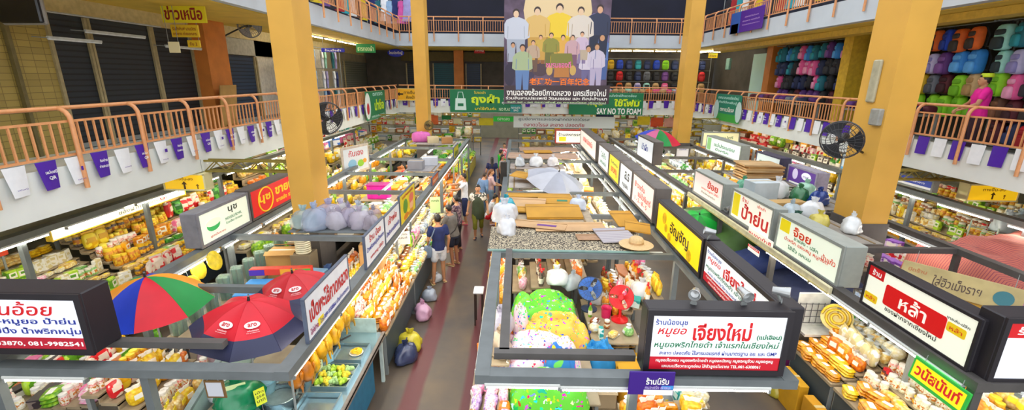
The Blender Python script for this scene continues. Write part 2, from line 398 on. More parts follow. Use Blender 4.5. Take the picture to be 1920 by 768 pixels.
# left back wall: tiled stretch, shutters, pillars
def panel(name, axis, a, b, z0, z1, m, th=.06, off=0):
    bb = MB()
    if axis == 'L': bb.box((BKL - .06 + off, (a + b) / 2, (z0 + z1) / 2), (th, b - a, z1 - z0))
    elif axis == 'R': bb.box((BKR + .06 - off, (a + b) / 2, (z0 + z1) / 2), (th, b - a, z1 - z0))
    else: bb.box(((a + b) / 2, BKF + .04 - off, (z0 + z1) / 2), (b - a, th, z1 - z0))
    return bb.obj(name, m)
e0, e1, e2, e3, e4 = Yl(112), Yl(187), Yl(301), Yl(372), Yl(412)
struct(panel('wall_tile_left', 'L', -3, e0, Z2T, Z3B - .3, M_TAN))
struct(panel('wall_band_left', 'L', -3, 27.4, Z3B - .34, Z3B, mat('#cdbb86', .7), off=.01))
b = MB()
for y in (e0 - 1.55, e0 - .75): b.bar((BKL + .02, y, Z2T), (BKL + .02, y, Z3B - .35), .07, .07)
struct(b.obj('trim_1', mat('#74683f', .6)))
def shutter(label, axis, a, b, m, z1=None, bg=None):
    z1 = z1 or Z3B - .36
    t = thing('roller_shutter', label, 'shutter', ((BKL, (a + b) / 2, Z2T) if axis == 'L' else ((BKR, (a + b) / 2, Z2T) if axis == 'R' else ((a + b) / 2, BKF, Z2T))))
    o = t.location
    def pb(n, a2, b2, z0, z2, m2, off, th=.05):
        q = panel(n, axis, a2, b2, z0, z2, m2, th, off); q.parent = t; q.matrix_parent_inverse = Matrix.Translation(-o)
    pb('curtain', a, b, Z2T + .01, z1, m, 0)
    pb('bottom_rail', a + .02, b - .02, Z2T + .02, Z2T + .12, M_GREYB, .04)
    for s in (a + .03, b - .03): pb('guide_rail', s - .035, s + .035, Z2T + .01, z1, mat('#a99a72', .6), .05)
    return t
shutter('dark closed roller shutter next to the tan tiled wall', 'L', e0, e1, M_SHUT); shutter('wide dark closed roller shutter between two narrow posts', 'L', e1, e2, M_SHUT)
shutter('dark closed roller shutter beside the orange pillar under the yellow sign', 'L', e2, e3, M_SHUT)
struct(MB().box((BKL + .12, (e3 + e4) / 2, (Z2T + Z3B) / 2), (.5, e4 - e3, Z3B - Z2T)).obj('column', M_ORNG))
e5, e6 = Yl(508), Yl(650)
shutter('blue grey roller shutter right of the orange pillar with wooden board', 'L', e4 + .05, (e4 + e5) / 2 + .6, M_SHUTB, 5.35); shutter('grey blue roller shutter half hidden by the near yellow column', 'L', (e4 + e5) / 2 + .65, e5 + 2.5, M_SHUTB, 5.35)
struct(panel('wall_panel_left', 'L', e4 + .02, e5 + 2.5, 5.38, Z3B - .35, mat('#b9b6a8', .7), off=.03))
g1, g2 = Yl(648), Yl(692)
shutter('grey folding shutter behind the clothes shop with the green sign above', 'L', g1, g2, M_SHUTG, 5.5)
struct(MB().box((BKL + .1, g2 + .3, (Z2T + Z3B) / 2), (.5, .55, Z3B - Z2T)).obj('column', M_ORNG))
# wooden board leaning on the pillar
p = at(425, 215, x=BKL + .45)
t = thing('wooden_board', 'tan wooden board leaning on the orange pillar behind the left railing', 'board', (BKL + .55, p.y, Z2T))
MB().cbox((0, 0, .6), (.04, .75, 1.2), .01, R=Matrix.Rotation(.12, 3, 'Y')).obj('sheet', mat('#b98f4c', .6, var=.15, scale=3), t); MB().bar((.07, -.3, .1), (.07, .3, .1), .05, .04).obj('batten', mat('#9a7238', .6), t)
# conduits and unlit tubes on the left shop fronts
def unlit(px0, py0, px1, py1, x, label):
    a, c = at(px0, py0, x=x), at(px1, py1, x=x); c.z = a.z = (a.z + c.z) / 2
    t = thing('tube_fixture', label, 'tube light', a); d = c - a
    MB().bar((0, 0, .03), d + Vector((0, 0, .03)), .05, .04).obj('housing', mat('#c9cdcb', .5), t); MB().tube([(0, 0, 0), d], .014, 8).obj('tube', mat('#e9eef0', .3), t)
    for q in (Vector((0, 0, .02)), d + Vector((0, 0, .02))): MB().tube([q, q + Vector((-.28, 0, .02))], .01, 5).obj('bracket', M_GREYB, t)
unlit(90, 74, 190, 80, BKL + .4, 'unlit white tube light in front of the dark shutters, lower left one'); unlit(160, 60, 272, 72, BKL + .35, 'thin unlit tube light high on the middle dark shutter'); unlit(310, 85, 378, 96, BKL + .3, 'unlit tube light beside the orange pillar')
a, c = at(80, 20, x=BKL + .25), at(300, 46, x=BKL + .25); c.z = a.z
tag(MB().tube([a, c], .02, 6).obj('conduit_pipe', mat('#b5b9bb', .4)), 'long grey conduit pipe running above the dark shutters', 'pipe')
# ---- generic flat hanging board with lettering
def board(name, label, cat, px0, py0, px1, py1, y=None, x=None, face='front', m=None, texts=(), th=.04, blocks=(), emit=0, border=None, group=None, dz=0, hang=None):
    A, B = at(px0, py0, y=y, x=x), at(px1, py1, y=y, x=x)
    u, v = FACES[face]; U, V = Vector(u), Vector(v)
    w = abs((B - A).dot(U)); h = abs((B - A).z); c = (A + B) / 2
    c.z += dz
    t = thing(name, label, cat, M=frame(c, u, v), group=group)
    MB().cbox((0, 0, -th / 2), (w, h, th), .008).obj('panel', m, t)
    if border: 
        bb = MB()
        for s in (-1, 1): bb.box((0, s * (h / 2), -th / 2), (w + .04, .03, th + .02)); bb.box((s * w / 2, 0, -th / 2), (.03, h, th + .02))
        bb.obj('frame', border, t)
    for bl in blocks:
        x0, y0_, x1, y1_, mm = bl[:5]
        MB().box(((x0 + x1 - 1) / 2 * w, (y0_ + y1_ - 1) / 2 * h, .0015), ((x1 - x0) * w, (y1_ - y0_) * h, .003)).obj(bl[5] if len(bl) > 5 else 'colour_field', mm, t)
    if hang:
        for sx in (-.42, .42): MB().tube([(sx * w, h / 2 - .01, -th / 2), (sx * w, hang - c.z, -th / 2)], .006, 5).obj('hanger', M_GREYB, t)
    for tx in texts:
        body, cx, cy, tw, thh, mm = tx[:6]
        letter(t, body, (cx - .5) * w, (cy - .5) * h, tw * w, thh * h, mm, z=.005, bold=tx[6] if len(tx) > 6 else .015, shear=tx[7] if len(tx) > 7 else 0)
    return t
T = lambda c: mat(c, .5, var=0)
W_, R_, BL_, BK_, GR_, PU_, YE_ = T('#f6f6f2'), T('#d3161c'), T('#2b3c9a'), T('#1d1a1a'), T('#146b3a'), T('#4a1a98'), T('#f4d51c')
board('shop_sign', 'yellow hanging sign with dark red lettering over the left gallery', 'sign', 298, 6, 388, 43, y=10.6, hang=Z3B - .03, m=T('#e0cf20'), texts=[('ข่าวเหนือ', .5, .52, .85, .75, T('#8c1218'), .03)], dz=0)
board('shop_sign', 'small yellow sign of dark lines hung below the big yellow one', 'sign', 318, 46, 374, 70, y=10.6, hang=5.8, m=T('#d9b423'), texts=[('รับสั่งพิมพ์ นามบัตร', .5, .7, .85, .3, T('#8c3a18')), ('ตรายาง ถ่ายเอกสาร', .5, .3, .85, .3, T('#8c3a18'))])
board('shop_sign', 'smallest yellow sign beside the orange pillar', 'sign', 350, 75, 376, 89, y=10.6, hang=Z3B - .03, m=T('#d9b423'), texts=[('ชั้น 2', .5, .5, .6, .5, T('#8c3a18'))])
board('paper_note', 'blank cream paper note hung under the yellow signs', 'note', 314, 78, 339, 99, y=10.5, hang=Z3B - .03, m=T('#efe3b4'), th=.01)
# ceiling edge board, top left dark monitor
p = at(34, 12, y=7.6)
t = thing('hanging_monitor', 'dark flat screen hanging at the upper left above the railing', 'screen', p); MB().cbox((0, 0, 0), (.75, .07, .48), .02, R=Matrix.Rotation(-.1, 3, 'Z')).obj('screen', mat('#16181c', .25), t); MB().cbox((0, .05, 0), (.8, .06, .53), .02, R=Matrix.Rotation(-.1, 3, 'Z')).obj('frame', mat('#8f8b84', .5), t)
MB().tube([(0, .05, .2), (0, .05, Z3B - p.z)], .02, 6).obj('hanger', M_GREYB, t)
# ---- far back wall
def fshut(label, p0, p1, m, z1=5.5): return shutter(label, 'F', Xf(p0), Xf(p1), m, z1)
fshut('dark roller shutter at the far left corner of the gallery', 762, 786, M_SHUT); fshut('teal roller shutter left of the far orange pillar', 812, 853, M_SHUTT); fshut('teal grey roller shutter right of the far orange pillar', 873, 903, M_SHUTB)
struct(MB().box((Xf(862), BKF - .2, (Z2T + Z3B) / 2), (Xf(871) - Xf(854), .5, Z3B - Z2T)).obj('column', M_ORNG))
struct(MB().box(((Xf(755) + Xf(945)) / 2, BKF - .1, Z3B - .35), (Xf(945) - Xf(755), .2, .5)).obj('trim_2', mat('#5a4d22', .7)))
board('shop_sign', 'red sign with white letters hung before the far teal shutter', 'sign', 889, 88, 909, 100, y=26.6, hang=Z3B - .03, m=T('#c5161c'), texts=[('ประดิษฐ์', .5, .5, .8, .6, W_, .02)])
def oval_sign():
    A = at(742, 99, y=25.6); t = thing('shop_sign', 'blue oval sign with white letters at the far left corner', 'sign', M=frame(A, *FACES['front']))
    MB().lathe([(.42, -.05), (.45, -.02), (.42, 0)], 24, sy=.45).obj('panel', T('#1526c4'), t); letter(t, 'ไหมประดิษฐ์', 0, 0, .72, .2, W_, .003, .02)
oval_sign()
board('shop_sign', 'bright green sign with pale letters over the left gallery', 'sign', 667, 82, 704, 99, y=21, hang=Z3B - .03, m=T('#0e8a45'), texts=[('ธารทองผ้า', .5, .5, .85, .6, T('#cfe9b0'), .02)])
board('shop_sign', 'narrow dark blue sign before the pale clothes in the left gallery', 'sign', 602, 90, 646, 98, y=18.4, hang=Z3B - .03, m=T('#1a22a8'), texts=[('ร้านเสื้อผ้า', .5, .5, .7, .6, W_)])
# clothes on hangers in the lit shop
def garment(w, h, m, sleeve=.5, flare=1.0):
    b = MB(); hw = w / 2
    prof = [(-.06, 0), (.06, 0), (hw, -.07), (hw + .16 * sleeve, -.3), (hw + .05 * sleeve, -.34), (hw - .03, -.2), (hw * flare, -h), (-hw * flare, -h), (-hw + .03, -.2), (-hw - .05 * sleeve, -.34), (-hw - .16 * sleeve, -.3), (-hw, -.07)]
    vs = []
    for sgn in (-1, 1):
        for x, z in prof: vs.append((x, sgn * (.05 if abs(x) < hw * .9 else .025), z))
    n = len(prof); fs = [tuple(range(n - 1, -1, -1)), tuple(range(n, 2 * n))] + [(i, (i + 1) % n, n + (i + 1) % n, n + i) for i in range(n)]
    return b.add(vs, fs)
def hanger_mb():
    b = MB(); b.tube([(-.2, 0, -.06), (0, 0, .02), (.2, 0, -.06)], .008, 5); b.tube([(0, 0, .02), (0, 0, .08), (.03, 0, .11), (.05, 0, .08)], .005, 5); return b.mesh('hanger', M_GREYB)
HANG = hanger_mb()
GAR = {}
def hang_garment(kind, colname, hexc, M, label, group):
    k = (kind, hexc)
    m2 = mat(hexc, .8, var=.12, scale=5, kind='cloth')
    if k not in GAR: GAR[k] = (garment(.42, .68, m2, 1) if kind == 'shirt' else garment(.36, 1.05, m2, .15, 1.5)).mesh(kind, m2)
    r = thing(kind, label, 'clothes', M=M, group=group); link('cloth', GAR[k], r); link('hanger', HANG, r); return r
GC = [('pink', '#d95aa8'), ('white', '#eef1f5'), ('pale blue', '#9fc3e8'), ('lilac', '#a9a4dc'), ('teal', '#1f6f7a'), ('red', '#c8232b'), ('navy', '#23306e'), ('mint', '#a8e2cf')]
for row, zz in ((0, 5.75), (1, 4.95), (2, 4.2)):
    for i in range(9):
        cn, hc = GC[[0, 6, 1, 0, 2, 1, 7, 4, 3][i] if row == 0 else ([1, 2, 1, 5, 2, 1, 3, 1, 6][i] if row == 1 else [3, 2, 3, 6, 3, 2, 6, 4, 1][i])]
        yy = 16.6 + i * .55
        hang_garment('shirt' if row < 2 else 'dress', cn, hc, TR(BKL + .75 + .1 * (i % 2), yy, zz, PI / 2 + .5), '%s %s on a hanger in the %s row of the lit clothes shop' % (cn, 'shirt' if row < 2 else 'dress', ('top', 'middle', 'bottom')[row]), 'clothes on hangers in the left gallery shop')
b = MB()
for zz in (5.85, 5.05, 4.3): b.tube([(BKL + .8, 16.2, zz), (BKL + .8, 21.4, zz)], .015, 6)
for yy in (16.2, 21.4): b.tube([(BKL + .8, yy, Z2T), (BKL + .8, yy, 5.9)], .02, 6)
tag(b.obj('clothes_rack', M_GREYB), 'three-rail steel rack holding the clothes in the left gallery shop', 'rack')
struct(panel('wall_shop_left', 'L', 16, 21.5, Z2T, Z3B - .35, mat('#e8e2d2', .8), off=.03))
# tube lights under the gallery ceilings (real lamps)
M_TUBE = mat('#fff6e6', .5, var=0, emit=TUBE_E)
M_TUBEW = mat('#fff6e2', .5, var=0, emit=TUBE_E)
M_HOUS = mat('#d9dcd8', .5, var=.04)
TUBE_ME = {}
def tube_light(M, label, group, L=1.2, rgt=None):
    if L not in TUBE_ME:
        TUBE_ME[L] = (MB().cbox((0, 0, .045), (L, .06, .035), .006).mesh('housing', M_HOUS), MB().tube([(-L / 2 + .02, 0, .012), (L / 2 - .02, 0, .012)], .016, 8).mesh('tube', M_TUBEW, 40),
                          (lambda q: (q.box((-L / 2 + .012, 0, .015), (.022, .05, .05)), q.box((L / 2 - .012, 0, .015), (.022, .05, .05)), q.mesh('end_cap', M_GREYB))[2])(MB()))
    r = thing('tube_light', label, 'tube light', M=M, group=group)
    h, tb, ec = TUBE_ME[L]; link('housing', h, r); link('tube', tb, r); link('end_cap', ec, r)
    return r
for i in range(5): tube_light(TR(BKL + 1.3, 16.6 + i * 1.3, Z3B - .086, PI / 2), 'lit tube under the ceiling of the left clothes shop', 'tubes over the left clothes shop')
for i in range(19): tube_light(TR(9.75, 5.4 + i * 1.22, Z3B - .086, PI / 2), 'lit tube under the ceiling above the right gallery bag shops', 'tubes over the right gallery bag shops', 1.2)
for i in range(6): tube_light(TR(4.2 + i * 1.15, YF + 1.3, Z3B - .086, 0), 'lit tube in the far gallery right of the big banner', 'tubes over the far bag shop', 1.1)
# ------------------------------------------------------------------ backpacks of the right gallery
def pillow(w, d, h, e=.45, n=14, k=8):
    def sg(c, p): return math.copysign(abs(c) ** p, c)
    vs, fs = [], []
    for i in range(k + 1):
        a = -PI / 2 + PI * i / k
        for j in range(n):
            t = 2 * PI * j / n
            vs.append((w / 2 * sg(math.cos(a), e) * sg(math.cos(t), e), d / 2 * sg(math.cos(a), e) * sg(math.sin(t), e), h / 2 * sg(math.sin(a), e)))
    for i in range(k):
        for j in range(n): fs.append((i * n + j, i * n + (j + 1) % n, i * n + n + (j + 1) % n, i * n + n + j))
    return vs, fs
BAGME = {}
def bag_meshes(hexc, hex2):
    k = (hexc, hex2)
    if k in BAGME: return BAGME[k]
    m1, m2, md = mat(hexc, .7, var=.1, scale=7, kind='cloth'), mat(hex2, .7, var=.1, scale=7, kind='cloth'), mat('#1a1a1e', .7)
    v, f = pillow(.34, .2, .46, .5); v = [(x * (1 - .12 * max(0, z / .23)), y, z) for x, y, z in v]
    body = MB().add(v, f).mesh('body', m1, 60)
    v, f = pillow(.26, .1, .22, .5); pocket = MB().add([(x, y - .1, z - .1) for x, y, z in v], f).mesh('front_pocket', m2, 60)
    v, f = pillow(.24, .07, .1, .5); flap = MB().add([(x, y - .085, z + .09) for x, y, z in v], f).mesh('upper_pocket', m1 if hexc == hex2 else m2, 60)
    hd = MB().tube([(-.05, .03, .22), (-.03, .03, .27), (.03, .03, .27), (.05, .03, .22)], .011, 6).mesh('handle', md)
    st = MB()
    for s in (-1, 1): st.tube([(s * .1, .08, .2), (s * .13, .14, .05), (s * .14, .12, -.18)], .018, 6)
    BAGME[k] = (body, pocket, flap, hd, st.mesh('shoulder_straps', md)); return BAGME[k]
BGC = [('black', '#1d1f24', '#2b2e36'), ('navy', '#1f2a4d', '#2b3a68'), ('sky blue', '#2f86d6', '#5aa6ea'), ('red', '#c81f28', '#a5151d'), ('tan', '#c9a878', '#b08b58'), ('pink', '#e85a9a', '#f0a0c4'), ('orange', '#e0661f', '#38302c'), ('lime green', '#8fd61f', '#6fb414'), ('royal blue', '#1c46c8', '#163a9e'), ('grey', '#6c727c', '#4d525a'), ('teal', '#1b6f80', '#2698a8'), ('purple', '#5a2d78', '#7a4c96'), ('pale lilac', '#b9b4dc', '#8c86c0'), ('yellow', '#d8b21e', '#a8871a'), ('brown', '#5e3a26', '#7a4c30'), ('mint', '#9fdcd0', '#24353a'), ('maroon', '#5a1a26', '#3a121a')]
def backpack(ci, M, label, group):
    n, a, c = BGC[ci]; r = thing('backpack', label, 'backpack', M=M, group=group)
    for nm, me in zip(('body', 'front_pocket', 'upper_pocket', 'handle', 'shoulder_straps'), bag_meshes(a, c)): link(nm, me, r)
    return r
ROWN = ['top', 'second', 'third', 'fourth', 'lowest']
def bagwall(y0, y1, x, place, rows, step=.42, base=5.72, dz=.5, s=1.12, rot=-PI / 2 - .35):
    rg = random.Random(int(y0 * 10)); n = int((y1 - y0) / step)
    for k, pal in enumerate(rows):
        for i in range(n):
            ci = pal[(i * 7 + k) % len(pal)] if rg.random() < .75 else rg.choice(pal)
            if ci < 0: continue
            yy = y0 + (i + .5) * step + rg.uniform(-.04, .04)
            backpack(ci, TR(x + .16 * k * .6 - rg.uniform(0, .08), yy, base - k * dz + rg.uniform(-.03, .03), rot + rg.uniform(-.2, .2), s * rg.uniform(.92, 1.06)), '%s backpack in the %s row of %s' % (BGC[ci][0], ROWN[k], place), 'backpacks hanging in ' + place)
    b = MB()
    for k in range(len(rows)):
        zz = base - k * dz + .3 * s
        b.tube([(x + .1 * k + .05, y0 - .03, zz), (x + .1 * k + .05, y1 + .03, zz)], .012, 6)
    for yy in (y0 - .03, y1 + .03): b.tube([(x + .5, yy, Z2T), (x + .5, yy, base + .35), (x, yy, base + .35)], .018, 6)
    tag(b.obj('display_rack', M_GREYB), 'steel hanging rack of %s' % place, 'rack')
X2 = 10.3
bagwall(8.0, 10.6, X2, 'the shop behind the person in pink', [[15, 9, 15, 8, 0, 10], [15, 4, 8, 12, 15], [0, 5, 7, 15, 9, 12], [14, 6, 1, 16, 11], [13, 16, 3, 7, 1]], .36)
bagwall(10.75, 14.2, X2, 'the shop left of the near right column', [[6, 2, 8, 1, 5, 11, 9], [2, 2, 3, 4, 5, 3, 12, 11], [13, 1, 4, 7, 16, 9], [16, 3, 13, 7, 12, 16, 6]], .36)
bagwall(14.95, 19.3, X2, 'the middle right gallery shop', [[5, 2, 11, 10, 10, 2], [5, 5, 0, 10, 1, 10], [5, 0, 1, 1, 0, 10], [16, 11, 16, 11, 0]], .38)
bagwall(6.2, 7.8, X2, 'the shop at the right picture edge', [[9, 8, 1], [1, 15, 9], [12, 1, 16], [11, 6, 3], [3, 13, 8]], .42)
struct(panel('wall_panel_right', 'R', 14.35, 14.75, Z2T, Z3B, mat('#cda526', .6), off=.9, th=1.2)); struct(panel('wall_panel_right', 'R', 20.2, 22.6, Z2T, Z3B - .3, M_WALLW, off=.3))
struct(MB().box((BKR - .7, 19.9, (Z2T + Z3B) / 2), (.5, .45, Z3B - Z2T)).obj('column', M_ORNG))
struct(MB().box((XR + 1.0, 14, Z3B - .11), (.5, 18, .16)).obj('trim_3', mat('#d9b64a', .6)))
p = at(1366, 120, x=10.6)
tag(MB().cbox(p, (.12, .4, .55), .02).obj('meter_box', mat('#6f9a92', .5)), 'grey green meter box on the pale wall of the right gallery', 'box')
board('shop_sign', 'small yellow notice beside the far right column', 'sign', 1329, 100, 1345, 109, y=24, hang=Z3B - .03, m=T('#e8c71c'), texts=[('ทางลง', .5, .5, .7, .5, BK_)])
# far bag shop right of the banner
for k in range(3):
    for i in range(13):
        ci = [[2, 7, 13, 8, 1, 10, 1, 8, 7, 1, 2, 0, 1], [0, 1, 0, 3, 0, 1, 9, 0, 11, 0, 1, 0, 3], [9, 4, 0, 6, 4, 12, 15, 4, 5, 0, 4, 9, 4]][k][i]
        backpack(ci, TR(4.1 + i * .5, 26.3 - .1 * k, 5.5 - .6 * k, random.uniform(-.3, .3), 1.1), '%s bag in the %s row of the far bag shop' % (BGC[ci][0], ROWN[k]), 'bags hanging in the far bag shop')
b = MB()
for k in range(3): b.tube([(3.8, 26.35 - .1 * k, 5.82 - .6 * k), (10.6, 26.35 - .1 * k, 5.82 - .6 * k)], .012, 6)
for xx in (3.8, 10.6): b.tube([(xx, 26.4, Z2T), (xx, 26.4, 5.9)], .02, 6)
tag(b.obj('display_rack', M_GREYB), 'three-rail rack of the far bag shop right of the banner', 'rack')
# low tables with folded goods in the gallery shops
def goods_table(label, c, w, d, cols, place):
    t = thing('sales_table', label, 'table', c); b = MB().cbox((0, 0, .72), (w, d, .05), .01); b.obj('top', mat('#8a8378', .6), t)
    for sx in (-1, 1):
        for sy in (-1, 1): MB().bar((sx * (w / 2 - .05), sy * (d / 2 - .05), 0), (sx * (w / 2 - .05), sy * (d / 2 - .05), .7), .04).obj('leg', M_GREYB, t)
    rg = random.Random(int(c[1] * 7))
    nx, ny = max(1, int(w / .34)), max(1, int(d / .34))
    for i in range(nx):
        for j in range(ny):
            ci = rg.choice(cols); v, f = pillow(.3, .26, .2, .6)
            key = 'pouch' + str(ci)
            if key not in BAGME: BAGME[key] = MB().add(v, f).mesh('pouch', mat(BGC[ci][1], .7, kind='cloth'), 60)
            tag(link('pouch', BAGME[key], None, TR(c[0] - w / 2 + (i + .5) * w / nx, c[1] - d / 2 + (j + .5) * d / ny, c[2] + .845, rg.uniform(-.5, .5))), '%s soft pouch on the table %s' % (BGC[ci][0], place), 'pouch', 'pouches on the table ' + place)
goods_table('low table with coloured pouches behind the railing next to the person in pink', (9.55, 6.6, Z2T), .8, 1.7, [1, 1, 2, 3, 6, 13, 9], 'next to the person in pink')
goods_table('low table of pouches behind the railing near the right column', (9.6, 12.2, Z2T), .7, 2.4, [0, 1, 13, 3, 16, 11], 'near the right column')
goods_table('low table with purple pouches in the middle right gallery', (9.6, 17.2, Z2T), .7, 3.6, [11, 11, 16, 5, 1, 9], 'in the middle right gallery')
goods_table('low table with pale pouches in the far gallery', (7.2, 25.4, Z2T), 5, .7, [4, 12, 15, 9, 6, 5, 4], 'in the far gallery')
# clothes of the upper gallery
for i in range(7):
    cn, hc = GC[[6, 4, 1, 2, 6, 0, 3][i]]
    hang_garment('dress', cn, hc, TR(-7.2 + .28 * i, 24.4, 8.45 - .1 * (i % 2), .3 * (i % 3)), '%s dress hung in the far left corner of the upper gallery' % cn, 'dresses in the far left corner of the upper gallery')
UG = [('red', '#b0222a'), ('white', '#e8e6e2'), ('yellow', '#e2c21c'), ('black', '#25222a'), ('teal', '#2aa0b0'), ('brown', '#6a4430'), ('purple', '#6b4a8c')]
for i in range(16):
    cn, hc = UG[(i * 3) % 7]
    hang_garment('dress', cn, hc, TR(9.7, 14.2 + i * .58, 8.3, PI / 2 + .3), '%s garment hung behind the right railing of the upper gallery' % cn, 'garments in the right upper gallery')
for i in range(10):
    cn, hc = UG[(i * 4 + 1) % 7]
    hang_garment('dress', cn, hc, TR(-7.0, 15.6 + i * .72, 8.25, PI / 2 - .3), '%s garment hung behind the left railing of the upper gallery' % cn, 'garments in the left upper gallery')
for a, c, lb in (((9.7, 14, 8.42), (9.7, 23.4, 8.42), 'right'), ((-7.0, 15.4, 8.37), (-7.0, 22.6, 8.37), 'left')):
    b = MB().tube([a, c], .015, 6)
    for q in (a, c): b.tube([(q[0], q[1], Z3T), q], .02, 6)
    tag(b.obj('clothes_rack', M_GREYB), 'steel clothes rail in the %s upper gallery' % lb, 'rack')
# ================================================================== banners, flags, fans, trusses
# big hanging banner -------------------------------------------------
BY = 19.5
A, B = at(945, 0, y=BY), at(1148, 197, y=BY)
bx0, bx1, bz0 = at(945, 100, y=BY).x, at(1141, 100, y=BY).x, at(1040, 194, y=BY).z
bz1 = 9.6; bw, bh = bx1 - bx0, bz1 - bz0
bn = thing('hanging_banner', 'huge purple brown banner with painted people hanging in the middle of the hall', 'banner', M=frame(((bx0 + bx1) / 2, BY, bz0), *FACES['front']))
mbn = mat('#6c5a72', .6, var=.3, scale=1.6, hex2='#3c2e3c')
MB().box((0, bh / 2, -.012), (bw, bh, .012)).obj('cloth', mbn, bn)
MB().tube([(-bw / 2 - .1, bh, -.02), (bw / 2 + .1, bh, -.02)], .03, 8).obj('top_pole', M_GREYB, bn); MB().tube([(-bw / 2 - .03, 0, -.012), (bw / 2 + .03, 0, -.012)], .022, 8).obj('bottom_pole', M_GREYB, bn)
for s in (-1, 1): MB().tube([(s * bw / 2, bh, -.02), (s * bw / 2, bh + 1.5, -.02)], .01, 5).obj('cord', M_GREYB, bn)
def bpx(px, py):
    q = at(px, py, y=BY); return q.x - (bx0 + bx1) / 2, q.z - bz0
BZ = [.0004]
def blob(px, py, rx, ry, hexc, z, name='painted_field', n=18, rot=0):
    if z < .002: BZ[0] += .0001; z = BZ[0]
    x, y = bpx(px, py); k = BY / 890
    pts = [(x + k * (rx * math.cos(2 * PI * i / n) * math.cos(rot) - ry * math.sin(2 * PI * i / n) * math.sin(rot)), y + k * (rx * math.cos(2 * PI * i / n) * math.sin(rot) + ry * math.sin(2 * PI * i / n) * math.cos(rot))) for i in range(n)]
    pts = [(max(-bw / 2 + .01, min(bw / 2 - .01, a)), c) for a, c in pts]
    return MB().add([(a, c, z) for a, c in pts], [tuple(range(n))]).obj(name, T(hexc), bn)
def quadp(pts, hexc, z, name='painted_field'):
    return MB().add([bpx(*p) + (z,) for p in pts], [tuple(range(len(pts)))][::1]).obj(name, T(hexc), bn)
# background areas: warm glow at the top, dark lower band
blob(1046, 20, 62, 62, '#e0c89a', .001); blob(1050, 70, 46, 40, '#b88a4c', .0014); blob(1040, 95, 70, 30, '#8a6a54', .0012); blob(1115, 75, 26, 46, '#6f6a9c', .0013); blob(975, 120, 30, 50, '#3c3450', .0012); blob(1110, 62, 22, 10, '#8a5ac0', .0016); blob(1062, 52, 18, 12, '#7c2f3a', .0016); blob(970, 62, 30, 12, '#554654', .0016)
for a in ((962, 108, 14, 20, '#54405c'), (1000, 112, 12, 22, '#7a5a44'), (1092, 118, 14, 24, '#5c4c78'), (1128, 120, 12, 30, '#46406c'), (1030, 84, 20, 14, '#a8823c'), (1078, 82, 18, 16, '#b08a48'), (985, 50, 22, 8, '#3f3648'), (1108, 44, 20, 8, '#6a3c50'), (1050, 100, 26, 10, '#8a6c34'), (1012, 130, 16, 12, '#4c3a44'), (1086, 134, 18, 12, '#6a5878'), (955, 140, 10, 20, '#2f2840')): blob(*a, .001)
def painted_person(px, py, h, top, low, skin='#d9a884', w=.22, hair='#3a2a2a'):
    b = MB(); Z = .002 + random.random() * .0012
    k = BY / 890; x, y = bpx(px, py); H = h * k
    def E(cx, cy, rx, ry, m, n=12): b.add([(x + cx + rx * math.cos(2 * PI * i / n), y + cy + ry * math.sin(2 * PI * i / n), Z + m * .0003) for i in range(n)], [tuple(range(n))], m)
    def G(pts, m): b.add([(max(-bw / 2 + .01, min(bw / 2 - .01, x + px_ * H * (.5 + w))), y - py_ * H, Z + m * .0003) for px_, py_ in pts], [tuple(range(len(pts)))], m)
    G([(-.19, .5), (.19, .5), (.17, 1), (.03, 1), (0, .62), (-.03, 1), (-.17, 1)][::-1], 0)
    G([(-.06, .14), (-.19, .19), (-.26, .27), (-.28, .52), (-.2, .56), (.2, .56), (.28, .52), (.26, .27), (.19, .19), (.06, .14)], 1)
    for sg in (-1, 1): b.add([(max(-bw / 2 + .01, min(bw / 2 - .01, x + sg * q * H * (.5 + w))), y - r * H, Z + .0012) for q, r in ((.17, .3), (.18, .54), (.165, .54), (.155, .32))], [(0, 1, 2, 3)], 0)
    E(0, -H * .055, H * .07, H * .075, 3); b.add([(x + H * .055 * math.cos(2 * PI * i / 12), y - H * .085 + H * .066 * math.sin(2 * PI * i / 12), Z + .0014) for i in range(12)], [tuple(range(12))], 2)
    b.obj('painted_person', [T(low), T(top), T(skin), T(hair)], bn)
for a in ((968, 18, 90, '#c4cad8', '#a4adbd', '#e2c2a0', .5), (1008, 14, 90, '#d8b46a', '#c49a48', '#e2c2a0', .5), (1050, 8, 100, '#e8c832', '#d4b020', '#e2c2a0', .5), (1090, 14, 90, '#d8cfc4', '#b8a894', '#e2c2a0', .5), (1126, 10, 90, '#2a3350', '#20283f', '#d9a884', .5),
          (1014, 66, 50, '#c9a64a', '#8c5a30', '#d9a884', .4), (1034, 62, 60, '#8c8a3a', '#6a6a30', '#d9a884', .45), (1056, 66, 60, '#dba84a', '#a87830', '#d9a884', .45), (1074, 66, 60, '#c4a0a8', '#7a5470', '#d9a884', .35), (1092, 60, 55, '#c8b4cc', '#8a7aa0', '#d9a884', .35),
          (1000, 76, 55, '#b8a08a', '#6a5040', '#d9a884', .35), (980, 84, 80, '#a3b48c', '#5f80b4', '#c9966e', .36), (962, 80, 60, '#4a3c50', '#382c40', '#c9966e', .36), (1104, 86, 75, '#cfc8d8', '#6a6490', '#c9966e', .3), (1120, 82, 75, '#c8c0d4', '#b4aac8', '#c9966e', .3), (1130, 64, 80, '#5a78b4', '#46609a', '#c9966e', .32)):
    painted_person(*a)
